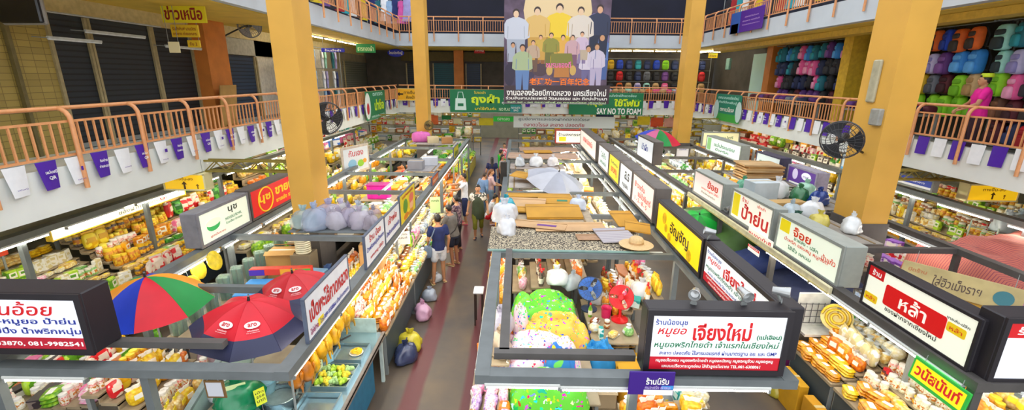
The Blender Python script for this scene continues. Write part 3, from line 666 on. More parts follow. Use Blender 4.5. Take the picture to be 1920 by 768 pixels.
# old car in the middle
quadp([(1030, 130), (1076, 130), (1072, 100), (1034, 100)], '#7a7a34', .004, 'painted_car'); quadp([(1038, 145), (1068, 145), (1066, 124), (1040, 124)], '#b4783c', .0045, 'painted_car'); blob(1030, 132, 6, 9, '#c8a45c', .005, 'painted_car'); blob(1074, 132, 6, 9, '#c8a45c', .005, 'painted_car')
def bl(body, px, py, w, h, m, bold=.02):
    x, y = bpx(px, py); letter(bn, body, x, y, w * BY / 880, h * BY / 880, m, .007, bold)
quadp([(946, 195), (1141, 195), (1144, 160), (946, 160)], '#3a2c34', .003)
bl('ชมรมของดี', 1047, 121, 46, 11, T('#e86ab0')); bl('老建功一百年紀念', 1049, 153, 112, 13, T('#f07818'), .025); bl('งานฉลองร้อยปีกาดหลวง นครเชียงใหม่', 1043, 173, 186, 13, W_); bl('ร่วมสืบสานประเพณี วัฒนธรรม และ ศิลปะล้านนา', 1043, 184, 190, 6, W_); bl('วันที่ ๑๔ - ๑๘ กุมภาพันธ์ ณ ตลาดวโรรส เชียงใหม่', 1043, 192, 186, 4, T('#b8d8a0'))
# green banners on the far and side railings
TQ = T('#bfeee2'); GB = mat('#0f7a4c', .5, var=.05, scale=1)
FY = YF - .14
t = board('green_banner', 'green banner with a white cloth bag and yellow lettering on the far railing', 'banner', 843, 167, 977, 211, y=FY, m=GB, th=.012,
      texts=[('โปรดนำ', .42, .87, .16, .12, YE_), ('ถุงผ้า', .5, .55, .4, .5, T('#d8f01e'), .04), ('มาใช้กันค่ะ', .5, .17, .3, .14, YE_), ('ลดใช้', .87, .68, .24, .26, T('#d6f2c8'), .03), ('ถุงพลาสติก', .86, .42, .26, .14, W_), ('NO PLASTIC BAG', .84, .14, .3, .14, T('#d6f2c8'))])
w_ = abs(at(977, 190, y=FY).x - at(843, 190, y=FY).x); 
MB().add([(-.43 * w_, -.46, .003), (-.27 * w_, -.46, .003), (-.28 * w_, .12, .003), (-.42 * w_, .12, .003)], [(0, 1, 2, 3)]).tube([(-.395 * w_, .12, .004), (-.38 * w_, .42, .004), (-.32 * w_, .42, .004), (-.305 * w_, .12, .004)], .018, 6).obj('bag_picture', T('#d8efe8'), t)
MB().box((-.35 * w_, -.2, .005), (.08 * w_, .14, .003)).obj('bag_mark', GB, t)
board('green_banner', 'green banner reading SAY NO TO FOAM right of the big banner', 'banner', 1068, 173, 1204, 216, y=FY, m=GB, th=.012, texts=[('ใช้โฟม', .78, .56, .34, .34, T('#d8f01e'), .04), ('SAY NO TO FOAM', .68, .17, .6, .28, W_, .03), ('หยุด', .35, .5, .2, .3, T('#d8f01e'), .04), ('ตลาดวโรรสร่วมใจรักษ์สิ่งแวดล้อม', .6, .88, .6, .12, TQ), ('เพื่อโลก', .92, .66, .1, .1, T('#8ce030'))])
board('green_banner', 'small teal banner low behind the big banner', 'banner', 957, 196, 978, 211, y=FY - .05, m=T('#0f8a86'), th=.012, texts=[('NO PLASTIC', .5, .6, .8, .25, W_), ('BAG', .5, .28, .4, .25, W_)])
t = board('green_banner', 'square green banner with a pale emblem on the left railing', 'banner', 684, 172, 724, 217, x=XL + .14, face='right', m=GB, th=.012, texts=[('ตลาดสด', .6, .88, .5, .12, TQ), ('น่าซื้อ', .66, .5, .5, .4, T('#c8e81e'), .04), ('เทศบาลนครเชียงใหม่', .6, .12, .7, .1, TQ)])
MB().lathe([(.34, 0), (.34, .004)], 20, (-1.1, 0, .001), sx=1, sy=1.5).obj('emblem', T('#d9e6e0'), t); MB().lathe([(.15, 0), (.15, .003)], 16, (-1.1, -.1, .006), sx=1, sy=1.5).obj('emblem', T('#b8283a'), t)
t = board('green_banner', 'green and teal banner with two pale portraits on the right railing', 'banner', 1392, 179, 1338, 223, x=XR - .14, face='left', m=T('#127a62'), th=.012, texts=[('เทศบาลนครเชียงใหม่', .5, .88, .8, .12, TQ), ('ยินดีต้อนรับสู่', .5, .7, .7, .12, TQ), ('ตลาดวโรรส', .5, .45, .55, .16, W_)], blocks=[(0, 0, 1, .28, T('#2f9a3c'))])
for sx in (-1.0, 1.0): MB().lathe([(.3, 0), (.3, .004)], 16, (sx, -.1, .002), sx=.8, sy=1.3).obj('portrait', T('#b8d4d2'), t)
# yellow exit sign of the gallery, upper right purple banner
def arrow(parent, x, y, s, ang, m):
    b = MB(); R = Matrix.Rotation(ang, 3, 'Z')
    pts = [(-.5, -.12), (.1, -.12), (.1, -.35), (.5, 0), (.1, .35), (.1, .12), (-.5, .12)]
    b.add([R @ Vector((px * s, py * s, 0)) + Vector((x, y, .006)) for px, py in pts], [tuple(range(7))]); return b.obj('arrow', m, parent)
t = board('direction_sign', 'yellow stairway sign with a left arrow at the far left corner', 'sign', 741, 166, 782, 188, y=FY - .06, m=T('#f5b81a'), th=.1, texts=[('ทางขึ้น', .65, .7, .5, .3, BK_), ('ห้องน้ำ', .7, .28, .4, .28, BK_)], border=T('#e8d890')); arrow(t, -.3, .02, .3, PI, BK_)
t = board('purple_banner', 'purple advertising banner hung on the right upper railing', 'banner', 1435, 8, 1367, 65, x=XR - .12, face='left', m=T('#4a1690'), th=.015, texts=[('สมัครวันนี้ รับส่วนลด', .66, .68, .4, .07, T('#c9a6e8')), ('ผ่อนสบาย ดอกเบี้ยต่ำ', .66, .5, .5, .07, T('#c9a6e8')), ('ติดต่อได้ทุกสาขา', .66, .32, .5, .07, T('#c9a6e8'))], blocks=[(0.02, .0, .32, 1, T('#2a5ab0')), (.04, .0, .28, .45, T('#9aa0b8'))])
# white banners hung under the far slab
board('white_banner', 'long white banner with dark lettering hanging under the far gallery', 'banner', 963, 217, 1152, 241, y=23.9, hang=3.0, m=T('#dfe6e4'), th=.012, texts=[('ศูนย์อาหารและของฝากตลาดวโรรส', .4, .72, .7, .34, T('#5a6a72')), ('ตลาดวโรรส สะอาด ปลอดภัย', .4, .28, .6, .34, T('#b03a4a'))])
board('green_banner', 'bright green banner under the far gallery above the aisle', 'banner', 925, 218, 963, 228, y=24.0, hang=3.0, m=T('#1ec83a'), th=.012, texts=[('ตลาดสด', .5, .5, .6, .5, T('#e8ffe0'))])
# bunting flags ------------------------------------------------------
FP, FW = mat('#4a16a0', .6, var=.05, kind='cloth'), mat('#e9ecef', .6, var=.04, kind='cloth')
def flag_mesh(m, w=.27, h=.36, tw=.0):
    return MB().sheet(lambda u, v: ((u - .5) * w * (1 - .22 * v), -.008 - .012 * math.sin(u * 3.3) - .02 * v * (1 + math.sin(2 + 3 * u)), -v * h), 4, 4, .003).mesh('flag', m, 50)
FPM, FWM = flag_mesh(FP), flag_mesh(FW)
TX1, TX2, TX3, TX4 = (text_mesh(s, w, h, mm, .02) for s, w, h, mm in (('แม่มณี', .15, .045, W_), ('QR', .09, .05, W_), ('ถือง่าย', .12, .045, W_), ('จ่ายสะดวก', .17, .045, W_)))
SQ = MB().box((0, 0, 0), (.055, .055, .002)).mesh('square_mark', PU_); LN = text_mesh('แม่มณี', .12, .02, PU_, .01)
def flag(kind, O, u, n, label, group, lettering=True):
    U, Nn = Vector(u), Vector(n)
    M = Matrix((U, -Nn, Vector((0, 0, 1)))).transposed().to_4x4(); M.translation = O
    me = FPM if kind % 2 == 0 else FWM
    r = thing('bunting_flag', label, 'flag', M=M, group=group); link('cloth', me, r)
    def put(nm, mesh, x, z): link(nm, mesh, r, Matrix.Translation((x, -.055, z)) @ Matrix.Rotation(PI / 2, 4, 'X'))
    if not lettering: return r
    if kind % 4 == 0: put('lettering', TX1, 0, -.13); put('lettering', TX2, 0, -.21)
    elif kind % 4 == 2: put('lettering', TX3, 0, -.12); put('lettering', TX4, 0, -.2)
    elif kind % 4 == 1: put('square_mark', SQ, .05, -.16); put('lettering', LN, 0, -.3)
    else: put('lettering', LN, 0, -.27)
    return r
def flags(n, O, step, u, nrm, side, k0=0):
    for i in range(n):
        k = i + k0; near = i < 22
        nm = ('purple', 'white')[k % 2]
        extra = {0: ' of two white words', 2: ' of two white lines', 1: ' with a purple square', 3: ' with one small purple line'}[k % 4] if near else ''
        flag(k, Vector(O) + Vector(u) * (step * i) + Vector((0, 0, random.uniform(-.015, .015))), u, nrm, '%s bunting flag%s below the %s railing' % (nm, extra, side), '%s flags along the %s railing' % (nm, side), near)
flags(49, (XL + .018, 4.5, 3.7), .385, (0, 1, 0), (1, 0, 0), 'left', 1)
flags(46, (XR - .018, 22.9, 3.7), .39, (0, -1, 0), (-1, 0, 0), 'right', 0)
flags(37, (XL + .3, YF - .018, 3.7), .39, (1, 0, 0), (0, -1, 0), 'far', 0)
for a, c, s in (((XL + .012, .6, 3.705), (XL + .012, YF - .05, 3.705), 'left'), ((XR - .012, .6, 3.705), (XR - .012, YF - .05, 3.705), 'right'), ((XL + .1, YF - .012, 3.705), (XR - .1, YF - .012, 3.705), 'far')):
    tag(MB().tube([a, c], .004, 5).obj('bunting_string', M_GREYB), 'thin cord carrying the bunting flags along the %s railing' % s, 'string')
# truss girders with yellow direction signs ---------------------------
M_TR = mat('#8d7d2c', .5, var=.15, scale=8)
def truss(label, a, c, h=.2):
    a, c = Vector(a), Vector(c); t = thing('truss_girder', label, 'girder', a); d = c - a; L = d.length
    for zz, nm in ((0, 'bottom_chord'), (h, 'top_chord')): 
        for yy in (-.07, .07): MB().bar((0, yy, zz), (d.x, d.y + yy, zz), .035, .035).obj(nm, M_TR, t)
    n = int(L / .2); b = MB()
    for i in range(n):
        for yy in (-.07, .07):
            p, q = d * (i / n), d * ((i + 1) / n)
            if i % 2: p, q = q, p
            b.bar(p + Vector((0, yy, .01)), q + Vector((0, yy, h - .01)), .016, .016)
    b.obj('web_bars', M_TR, t)
    return t
truss('olive lattice girder from the left gallery to the near yellow column', (XL + .04, 8.62, 3.0), (-4.36, 8.62, 3.0)); truss('olive lattice girder right of the near right column', (7.1, 9.75, 2.76), (11.3, 9.75, 2.76))
truss('small lattice girder far left beside the far left column', (XL + .06, 19.75, 2.98), (-4.4, 19.75, 2.98), .22); truss('small lattice girder right of the far right column', (7.34, 19.4, 2.98), (8.46, 19.4, 2.98), .22)
M_YEL = mat('#f7c51a', .5, var=0, emit=SIGN_E)
def dirsign(label, px0, py0, px1, py1, y):
    t = board('direction_sign', label, 'sign', px0, py0, px1, py1, y=y, m=M_YEL, th=.22, texts=[('ทางขึ้น-ลง', .5, .72, .45, .22, T('#8a6a10'))], border=T('#f2e9b0'))
    arrow(t, 0, -.06, .16, PI / 2, T('#5a4208')); arrow(t, .25, -.08, .1, PI / 2, T('#8a6a10'))
    for s in (-.3, .3): MB().tube([(s, .15, -.11), (s, .42, -.11)], .012, 6).obj('hanger', M_GREYB, t)
dirsign('yellow stairway sign with arrow under the left lattice girder', 304, 326, 386, 356, 8.4); dirsign('yellow stairway sign with arrow under the right lattice girder', 1820, 346, 1905, 377, 9.6)
# wall fans ------------------------------------------------------------
def fan(label, c, aim, r=.3, blade='#2b2d33', guard='#3a3a3e', arm_to=None, n_wire=28):
    aim = Vector(aim).normalized(); q = aim.to_track_quat('Z', 'Y').to_matrix().to_4x4(); q.translation = c
    t = thing('wall_fan', label, 'fan', M=q); mg = mat(guard, .4, var=.05); mb = mat(blade, .45, var=.05)
    b = MB()
    for rr, zz in ((r, 0), (r * .98, .05), (r * .65, .09), (r * .98, -.05), (r * .6, -.09), (r * .22, .1)):
        pts = [(rr * math.cos(2 * PI * i / 28), rr * math.sin(2 * PI * i / 28), zz) for i in range(29)]; b.tube(pts, .006 if rr < r else .011, 5)
    for i in range(n_wire):
        an = 2 * PI * i / n_wire; ca, sa = math.cos(an), math.sin(an)
        b.tube([(ca * r * k, sa * r * k, z) for k, z in ((.2, .1), (.65, .09), (.98, .05), (1, 0), (.98, -.05), (.6, -.09), (.2, -.1))], .0028, 4)
    b.obj('guard', mg, t)
    for i in range(3):
        an = 2 * PI * i / 3
        MB().sheet(lambda u, v: ((.05 + u * (r * .82)) * math.cos(an + (v - .5) * (.5 + .9 * u)), (.05 + u * (r * .82)) * math.sin(an + (v - .5) * (.5 + .9 * u)), .04 * (v - .5)), 5, 4, .004).obj('blade', mb, t, 50)
    MB().lathe([(.001, .06), (.045, .05), (.06, 0), (.075, -.09), (.075, -.2), (.05, -.24), (.001, -.25)], 16).obj('motor', mat('#232428', .4), t, 50)
    if arm_to is not None:
        l = q.inverted() @ Vector(arm_to); MB().tube([(0, 0, -.22), (l.x * .4, l.y * .4, -.22 + (l.z + .22) * .2), l], .022, 8).obj('bracket', mat('#232428', .4), t, 50)
    return t
fan('black caged wall fan on the near right column', at(1578, 262, y=8.05), (-.8, -.75, -.25), .33, arm_to=(6.5, 8.6, 3.5))
fan('big caged fan half hidden behind the near left column', at(612, 222, y=9.6), (.7, -.7, -.2), .34, arm_to=(-3.88, 9.0, 3.9)); fan('grey wall fan high beside the left blue grey shutters', at(468, 48, x=-8.0), (.8, -.6, -.1), .34, blade='#8e8f92', guard='#77787c', arm_to=(-8.75, 13.7, 5.65))
fan('small brown fan on the far left column', at(804, 235, y=19.5), (.6, -.8, -.1), .2, blade='#8a7a40', guard='#6d5a2c', arm_to=(-3.9, 19.8, 2.9))
p = at(1608, 221, y=8.2); tag(MB().cbox((6.5, 8.45, p.z), (.12, .24, .3), .02).obj('junction_box', mat('#9b9a92', .5)), 'grey junction box on the near right column above the fan', 'box')
tag(MB().cbox((6.5, 8.7, p.z + .62), (.06, .2, .75), .02).obj('cable_cover', mat('#b4ae92', .5)), 'tall pale cable cover on the near right column', 'box')
# ================================================================== stall frames, tube lights and light boxes
M_FR = mat('#6e7577', .45, var=.1, scale=5)
M_FRD = mat('#585553', .5, var=.12, scale=5)
ORD = ['first', 'second', 'third', 'fourth', 'fifth', 'sixth', 'seventh', 'eighth', 'ninth', 'tenth', 'eleventh', 'twelfth', 'thirteenth', 'fourteenth']
def stall_frame(label, xs, ys, post_at, z=2.05, w=.14, m=None, extra=()):
    m = m or M_FR
    t = thing('market_stall', label, 'stall frame', (xs[0], ys[0], 0)); o = t.location.copy()
    def P(n, a, c, ww, hh):
        q = MB().bar(Vector(a) - o, Vector(c) - o, ww, hh, 0).obj(n, m, t)
    for x in xs: P('beam', (x, ys[0] - w / 2, z), (x, ys[-1] + w / 2, z), w, .1)
    for y in ys:
        for i in range(len(xs) - 1): P('crossbar', (xs[i] + w / 2, y, z), (xs[i + 1] - w / 2, y, z), .09 if y != ys[0] else w, .09)
    for x, y in post_at: P('post', (x, y, 0), (x, y, z - .05), .08, .08)
    m = M_FRD
    for a, c, ww in extra: P('crossbar', a, c, ww, .07)
    return t
YA = [3.75, 5.5, 7.5, 10.8, 13.0, 15.4, 18, 20.6]
stall_frame('grey steel frame of the stalls between the left aisle and the central aisle', [-5.05, -2.2], YA, [(-5.05, y) for y in YA] + [(-2.2, y) for y in (13.0, 18, 20.6)] + [(-3.56, 3.75)], extra=[((-5, 3.98, 2.2), (-2.9, 3.98, 2.2), .09)])
YB = [3.75, 6.85, 9.0, 10.9, 13, 15.4, 18, 20.5]
stall_frame('grey steel frame of the stalls right of the central aisle', [-.3, 2.6], YB, [(x, y) for x in (-.3, 2.6) for y in YB[1:]] + [(1.15, 3.75)], extra=[((-.2, 3.98, 2.14), (1.2, 3.98, 2.14), .1), ((-.1, 4.0, 2.14), (-.1, 6.8, 2.14), .1)])
YC = [3.75, 7.3, 9.4, 11.5, 13.9, 16.4, 19, 21.5]
stall_frame('grey steel frame of the stalls left of the near right column', [4.4, 7.5], YC, [(x, y) for x in (4.4, 7.5) for y in YC], m=M_FRD)
stall_frame('grey steel beam row along the left wall stalls', [-7.85], [4.2, 6.7, 9.2, 11.7, 14.2, 16.7, 19.2, 22], [(-7.85, y) for y in (4.2, 6.7, 9.2, 11.7, 14.2, 16.7, 19.2, 22)], z=2.3, w=.18)
stall_frame('grey steel beam row along the right wall stalls', [9.35], [5.5, 8, 10.5, 13, 15.5, 18, 20.5, 23], [(9.35, y) for y in (5.5, 8, 10.5, 13, 15.5, 18, 20.5, 23)], z=2.3, w=.18)
def tube_row(n, M0, step, place, L=1.2):
    for i in range(n): tube_light(M0 @ Matrix.Translation((step * i, 0, 0)), 'lit tube ' + place, 'tubes ' + place, L)
tube_row(13, TR(-2.17, 4.4, 1.935, PI / 2), 1.24, 'under the beam left of the central aisle')
tube_row(12, TR(-4.98, 5.2, 1.935, PI / 2), 1.3, 'under the beam facing the left aisle')
tube_row(3, TR(4.34, 4.4, 1.935, PI / 2), 1.2, 'over the golden packets at the right'); tube_row(7, TR(4.34, 12, 1.935, PI / 2), 1.27, 'under the far beam of the right snack stalls')
tube_row(8, TR(7.42, 8.2, 1.935, PI / 2), 1.45, 'under the beam behind the near right column')
tube_row(11, TR(-7.8, 5, 2.185, PI / 2), 1.5, 'over the jars along the left wall')
tube_row(11, TR(9.3, 6.2, 2.185, PI / 2), 1.5, 'over the goods along the right wall')
tube_row(9, TR(2.45, 9.6, 1.935, PI / 2), 1.25, 'under the row of signs right of the cardboard roofs')
for i, x in enumerate((-.02, .78)): tube_light(TR(.08 + .72 * i, 3.7, 1.955 - .02 * i, 0), 'bright tube under the front beam above the green cloth pile, %s one' % ('left', 'right')[i], None, .72)
tube_light(TR(1.95, 3.7, 1.96, 0), 'bright tube under the front sign with red lower band', None, .95); tube_light(TR(-4.5, 3.7, 1.945, 0), 'bright tube under the front left sign with phone numbers', None, .8)
for x in (5.2, 6.3): tube_light(TR(x, 3.7, 1.955, 0), 'bright tube under the sign at the right edge', 'tubes at the right edge', .9)
tube_row(4, TR(-.36, 4.6, 1.935, PI / 2), 1.3, 'along the left beam of the front right stall'); tube_row(2, TR(.6, 7.1, 1.965, 0), 1.25, 'added out of sight behind the crossbar before the pebble cloth')  # the crossbar pair is added, tucked behind the bar to brighten the stall
tube_row(15, TR(-8.8, 25.6, 2.9, 0), 1.4, 'under the far gallery')
tube_row(5, TR(-3.4, 11.5, 2.0 - .05, PI / 2), 1.6, 'inside the stalls beyond the near left column'); tube_row(6, TR(5.6, 12.5, 1.95, PI / 2), 1.7, 'inside the far right stalls'); tube_row(5, TR(1.7, 9.6, 1.95, PI / 2), 1.8, 'over the inner counters right of the aisle')
tube_row(6, TR(-8.4, 14.2, 2.9, PI / 2), 1.7, 'under the left gallery slab'); tube_row(6, TR(11.0, 13.6, 2.9, PI / 2), 1.7, 'under the right gallery slab')
t = thing('sign_ledge', 'cream ledge below the huge red lettering and the cream sign', 'ledge', (4.3, 8.4, 2.045)); MB().cbox((0, 0, 0), (.05, 5.4, .1), .008).obj('board', mat('#e4dcb4', .5), t); MB().box((-.03, 0, -.045), (.02, 5.38, .02)).obj('edge_strip', mat('#c8b878', .5), t)
for i in range(5): tube_light(TR(.3 + i * .45, 9.3 + i * 2.2, 1.96, .2 * i), 'lit tube hung low inside the stalls right of the aisle', 'tubes inside the stalls right of the aisle', 1.2)
# ---- light boxes
M_HG, M_HD, M_HL = mat('#645d59', .5, var=.08, scale=5), mat('#262228', .5, var=.08, scale=5), mat('#9fa59f', .5, var=.06)
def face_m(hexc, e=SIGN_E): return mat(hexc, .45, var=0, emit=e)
def lightbox(label, face, plane, a0, a1, z0, z1, fm, texts=(), blocks=(), depth=.22, hm=None, rim=.045, name='light_box_sign', lean=0):
    u, v = FACES[face]; w, h = abs(a1 - a0), z1 - z0; am = (a0 + a1) / 2
    o = (am, plane, (z0 + z1) / 2) if face == 'front' else (plane, am, (z0 + z1) / 2)
    M = frame(o, u, v)
    if lean: M = M @ Matrix.Rotation(lean, 4, 'X')
    t = thing(name, label, 'sign', M=M); hm = hm or M_HG
    b = MB().cbox((0, 0, -depth / 2 - .012), (w, h, depth), .012); b.obj('housing', hm, t)
    b = MB()
    for s in (-1, 1): b.box((0, s * (h / 2 - rim / 2), 0), (w, rim, .02)); b.box((s * (w / 2 - rim / 2), 0, 0), (rim, h - 2 * rim, .02))
    b.obj('frame', hm, t)
    W, H = w - 2 * rim, h - 2 * rim
    MB().box((0, 0, -.006), (W, H, .008)).obj('lit_panel', fm, t)
    for bl in blocks: MB().box(((bl[0] + bl[2] - 1) / 2 * W, (bl[1] + bl[3] - 1) / 2 * H, -.0005), ((bl[2] - bl[0]) * W, (bl[3] - bl[1]) * H, .003)).obj(bl[5] if len(bl) > 5 else 'colour_field', bl[4], t)
    for tx in texts: letter(t, tx[0], (tx[1] - .5) * W, (tx[2] - .5) * H, tx[3] * W, tx[4] * H, tx[5], .003, tx[6] if len(tx) > 6 else .015, tx[7] if len(tx) > 7 else 0)
    return t
E_ = .16
eR, eB, eG, eK, eW, eO, eY = (mat(c, .5, var=0, emit=E_) for c in ('#c8141c', '#26348c', '#1a6c44', '#1a1818', '#f4f4f0', '#cf3a1a', '#f2d21a'))
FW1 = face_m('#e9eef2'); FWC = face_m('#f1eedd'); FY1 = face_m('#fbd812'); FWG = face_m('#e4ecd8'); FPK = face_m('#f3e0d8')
JT = [('ร้านน้องนุช', .14, .87, .24, .14, eB), ('หมูยอ', .15, .69, .22, .16, eR, .012, .25), ('เจียงใหม่', .53, .72, .44, .34, eR, .03), ('(แม่เฮือน)', .89, .62, .19, .12, eG, .03), ('หมูยอพริกไทยดำ เจ้าแรกในเชียงใหม่', .5, .46, .95, .16, eG, .015, .15), ('สะอาด ปลอดภัย ไร้สารบอแรกซ์ ผ่านมาตรฐาน อย. และ GMP', .52, .31, .9, .1, eB, .02),
      ('หมูยอเห็ดหอม หมูยอพริกไทยดำ หมูยอหนังหมู หมูยอหมูล้วน หมูยอหูหมู', .5, .17, .9, .085, eW, .02), ('แหนมเปรี้ยวกระดูกอ่อน ไส้อั่วสูตรโบราณ TEL.081-6308061', .48, .06, .76, .085, eW, .02)]
JB = [(0, 0, 1, .235, mat('#c01428', .5, var=0, emit=E_))]
lightbox('front light box sign with big red lettering and a red lower band', 'front', 3.72, 1.21, 2.53, 2.12, 2.79, FW1, JT, JB, .2, M_HD, .055)
lightbox('side light box with red band standing behind the front sign', 'left', 2.58, 3.96, 5.83, 2.12, 2.7, FW1, JT, JB, .2, M_HD, .05)
t = lightbox('yellow light box with black lettering right of the straw hat', 'left', 2.58, 5.9, 8.02, 2.12, 2.7, FY1, [('อัญชัญ', .56, .5, .42, .5, eK, .02)], [], .22, M_HD, .05)
for (x, y, r) in ((-.62, .06, .1), (-.5, -.08, .07), (.6, -.15, .09), (-.3, -.18, .08)): MB().lathe([(r, -.0005), (r * .6, .002), (r, .0035)], 12, (x, y, 0)).obj('flower_print', mat('#e0b410', .5, var=.2, emit=.2), t)
lightbox('white and pink light box with red letters nearest in the grey sign row', 'left', 2.58, 8.25, 9.9, 2.16, 2.84, FPK, [('ข้าวแต๋น', .35, .72, .5, .22, eO), ('แม่บัวจันทร์', .6, .45, .6, .24, eO), ('1 - 2 - 8 - 5', .45, .2, .6, .15, eO)], depth=.3)
lightbox('white light box with black letters second in the grey sign row', 'left', 2.58, 9.95, 11.2, 2.16, 2.84, FW1, [('ส.ร', .6, .66, .4, .34, eK, .03), ('หมูแผ่น', .5, .25, .5, .3, eK)], depth=.3)
lightbox('yellow light box third in the grey sign row', 'left', 2.58, 11.25, 12.6, 2.16, 2.84, face_m('#ecd414'), [('น้ำพริกหนุ่ม', .5, .7, .7, .2, eG), ('แคบหมู', .5, .35, .6, .35, eO, .03)], depth=.3)
lightbox('white light box with green letters fourth in the grey sign row', 'left', 2.58, 12.65, 14.3, 2.16, 2.84, FW1, [('ไส้อั่ว', .5, .65, .5, .3, eG), ('แหนมหม้อ', .5, .3, .6, .25, eG)], depth=.3)
lightbox('pale light box far in the grey sign row by the front facing sign', 'left', 2.58, 14.8, 18.6, 2.16, 2.84, FPK, [('ของฝากเมืองเหนือ', .5, .6, .6, .35, eO)], depth=.3)
lightbox('white light box with red rim facing the camera at the far end', 'front', 19.4, 1.62, 2.9, 2.1, 2.68, FWC, [('ร้านสหกรรณ', .5, .7, .85, .3, eK)], [(.1, .1, .35, .5, eY)], .25, mat('#b03a2c', .5))
lightbox('pale blue light box at the far end near the rainbow umbrella', 'left', 4.38, 14.6, 16.6, 2.1, 2.85, FW1, [('น้ำผึ้ง', .5, .6, .4, .35, eB)], depth=.3)
lightbox('blank pale light box beside the cluttered middle stall roofs', 'left', 4.38, 9.4, 11.05, 2.1, 2.68, FPK, [('ย้อย', .68, .7, .36, .36, eO, .03), ('แหนม หมูยอ ไส้อั่ว', .6, .4, .6, .14, eO), ('น้ำพริกทุกชนิด', .55, .2, .5, .12, eG)], depth=.3, hm=M_HL)
t = lightbox('white light box with huge red lettering and a yellow corner', 'left', 4.38, 7.45, 9.0, 2.1, 2.7, FWC, [('ป้าย่น', .62, .44, .66, .6, eR, .025), ('ร้าน', .34, .86, .16, .18, eR), ('เจ้าเก่า', .75, .88, .2, .12, eO)], [(0.02, .1, .2, .95, mat('#f2dc14', .5, var=0, emit=E_))], depth=.22, hm=M_HL)
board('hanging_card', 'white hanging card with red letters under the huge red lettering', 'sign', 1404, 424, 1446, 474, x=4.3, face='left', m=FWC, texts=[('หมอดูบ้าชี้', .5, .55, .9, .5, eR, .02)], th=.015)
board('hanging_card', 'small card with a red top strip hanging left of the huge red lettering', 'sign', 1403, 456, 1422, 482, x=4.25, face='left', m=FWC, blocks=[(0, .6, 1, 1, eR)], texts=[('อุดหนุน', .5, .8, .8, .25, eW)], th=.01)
lightbox('cream light box with small red and green lettering before the near right column', 'left', 4.38, 5.72, 7.3, 2.08, 2.68, FWG, [('จ๊อย', .42, .76, .3, .3, eO, .025), ('ขายส่ง - ปลีก', .5, .56, .4, .12, eG), ('น้ำพริก แคบหมู หมูทอด', .5, .4, .72, .16, eO), ('ไส้อั่ว แหนม', .42, .2, .4, .13, eG), ('ป้าแก้ว', .86, .5, .2, .18, eO)], [(.02, .58, .2, .97, mat('#f2dc14', .5, var=0, emit=E_))], depth=.3, hm=M_HL)
t = lightbox('large white light box with a red rounded centre at the lower right', 'left', 4.38, 3.85, 5.28, 2.1, 2.66, face_m('#e9ead8'), [('ร้าน', .09, .87, .1, .15, eW, .02), ('หล้า', .5, .53, .26, .36, mat('#fff8ee', .5, var=0, emit=E_), .02), ('ของฝากจากเชียงใหม่', .5, .19, .5, .12, eK), ('ขายส่ง-ปลีก', .87, .78, .18, .07, eK)], [(0, .74, .17, 1, eR)], .2, M_HD, .03)
def rrect(w, h, r, z, n=5):
    P = []
    for cx, cy, a0 in ((w / 2 - r, h / 2 - r, 0), (-w / 2 + r, h / 2 - r, 90), (-w / 2 + r, -h / 2 + r, 180), (w / 2 - r, -h / 2 + r, 270)):
        for i in range(n + 1):
            a = math.radians(a0 + 90 * i / n); P.append((cx + r * math.cos(a), cy + r * math.sin(a), z))
    return MB().add(P, [tuple(range(len(P)))])
W0, H0 = 1.43 - .06, .56 - .06
rrect(.58 * W0, .5 * H0, .03, .0015).obj('red_field', mat('#d80e14', .5, var=0, emit=E_), t)
for x, y in ((-.42, -.28), (.37, .1)): rrect(.15 * W0, .2 * H0, .02, .0015).obj('gold_badge', mat('#e8c41a', .5, var=0, emit=E_), t, M=Matrix.Translation((x * W0, y * H0, 0))); letter(t, 'หล้า', x * W0, y * H0, .1 * W0, .1 * H0, eO, .004)
lightbox('light box cut by the right picture edge with a red corner', 'front', 3.72, 4.44, 6.2, 2.08, 2.76, face_m('#d9dde6'), [('ร้าน', .12, .87, .14, .14, eW, .02)], [(0, .74, .26, 1, eR)], .24, M_HD, .05)
p = at(1786, 722, x=4.22)
t = thing('hanging_card', 'green bordered yellow sign with red lettering hung before the jars', 'sign', M=frame((4.22, 3.93, 1.9), (0, -1, 0), (.12, 0, 1)))
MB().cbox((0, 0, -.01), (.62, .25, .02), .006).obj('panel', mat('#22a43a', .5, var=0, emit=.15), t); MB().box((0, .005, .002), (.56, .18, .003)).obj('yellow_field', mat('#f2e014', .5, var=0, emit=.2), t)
letter(t, 'วนัสนันท์', 0, .015, .5, .13, eR, .006, .03)
for s in (-.2, .2): MB().tube([(s, .12, -.01), (s, .2, -.01)], .004, 4).obj('hanger', M_GREYB, t)
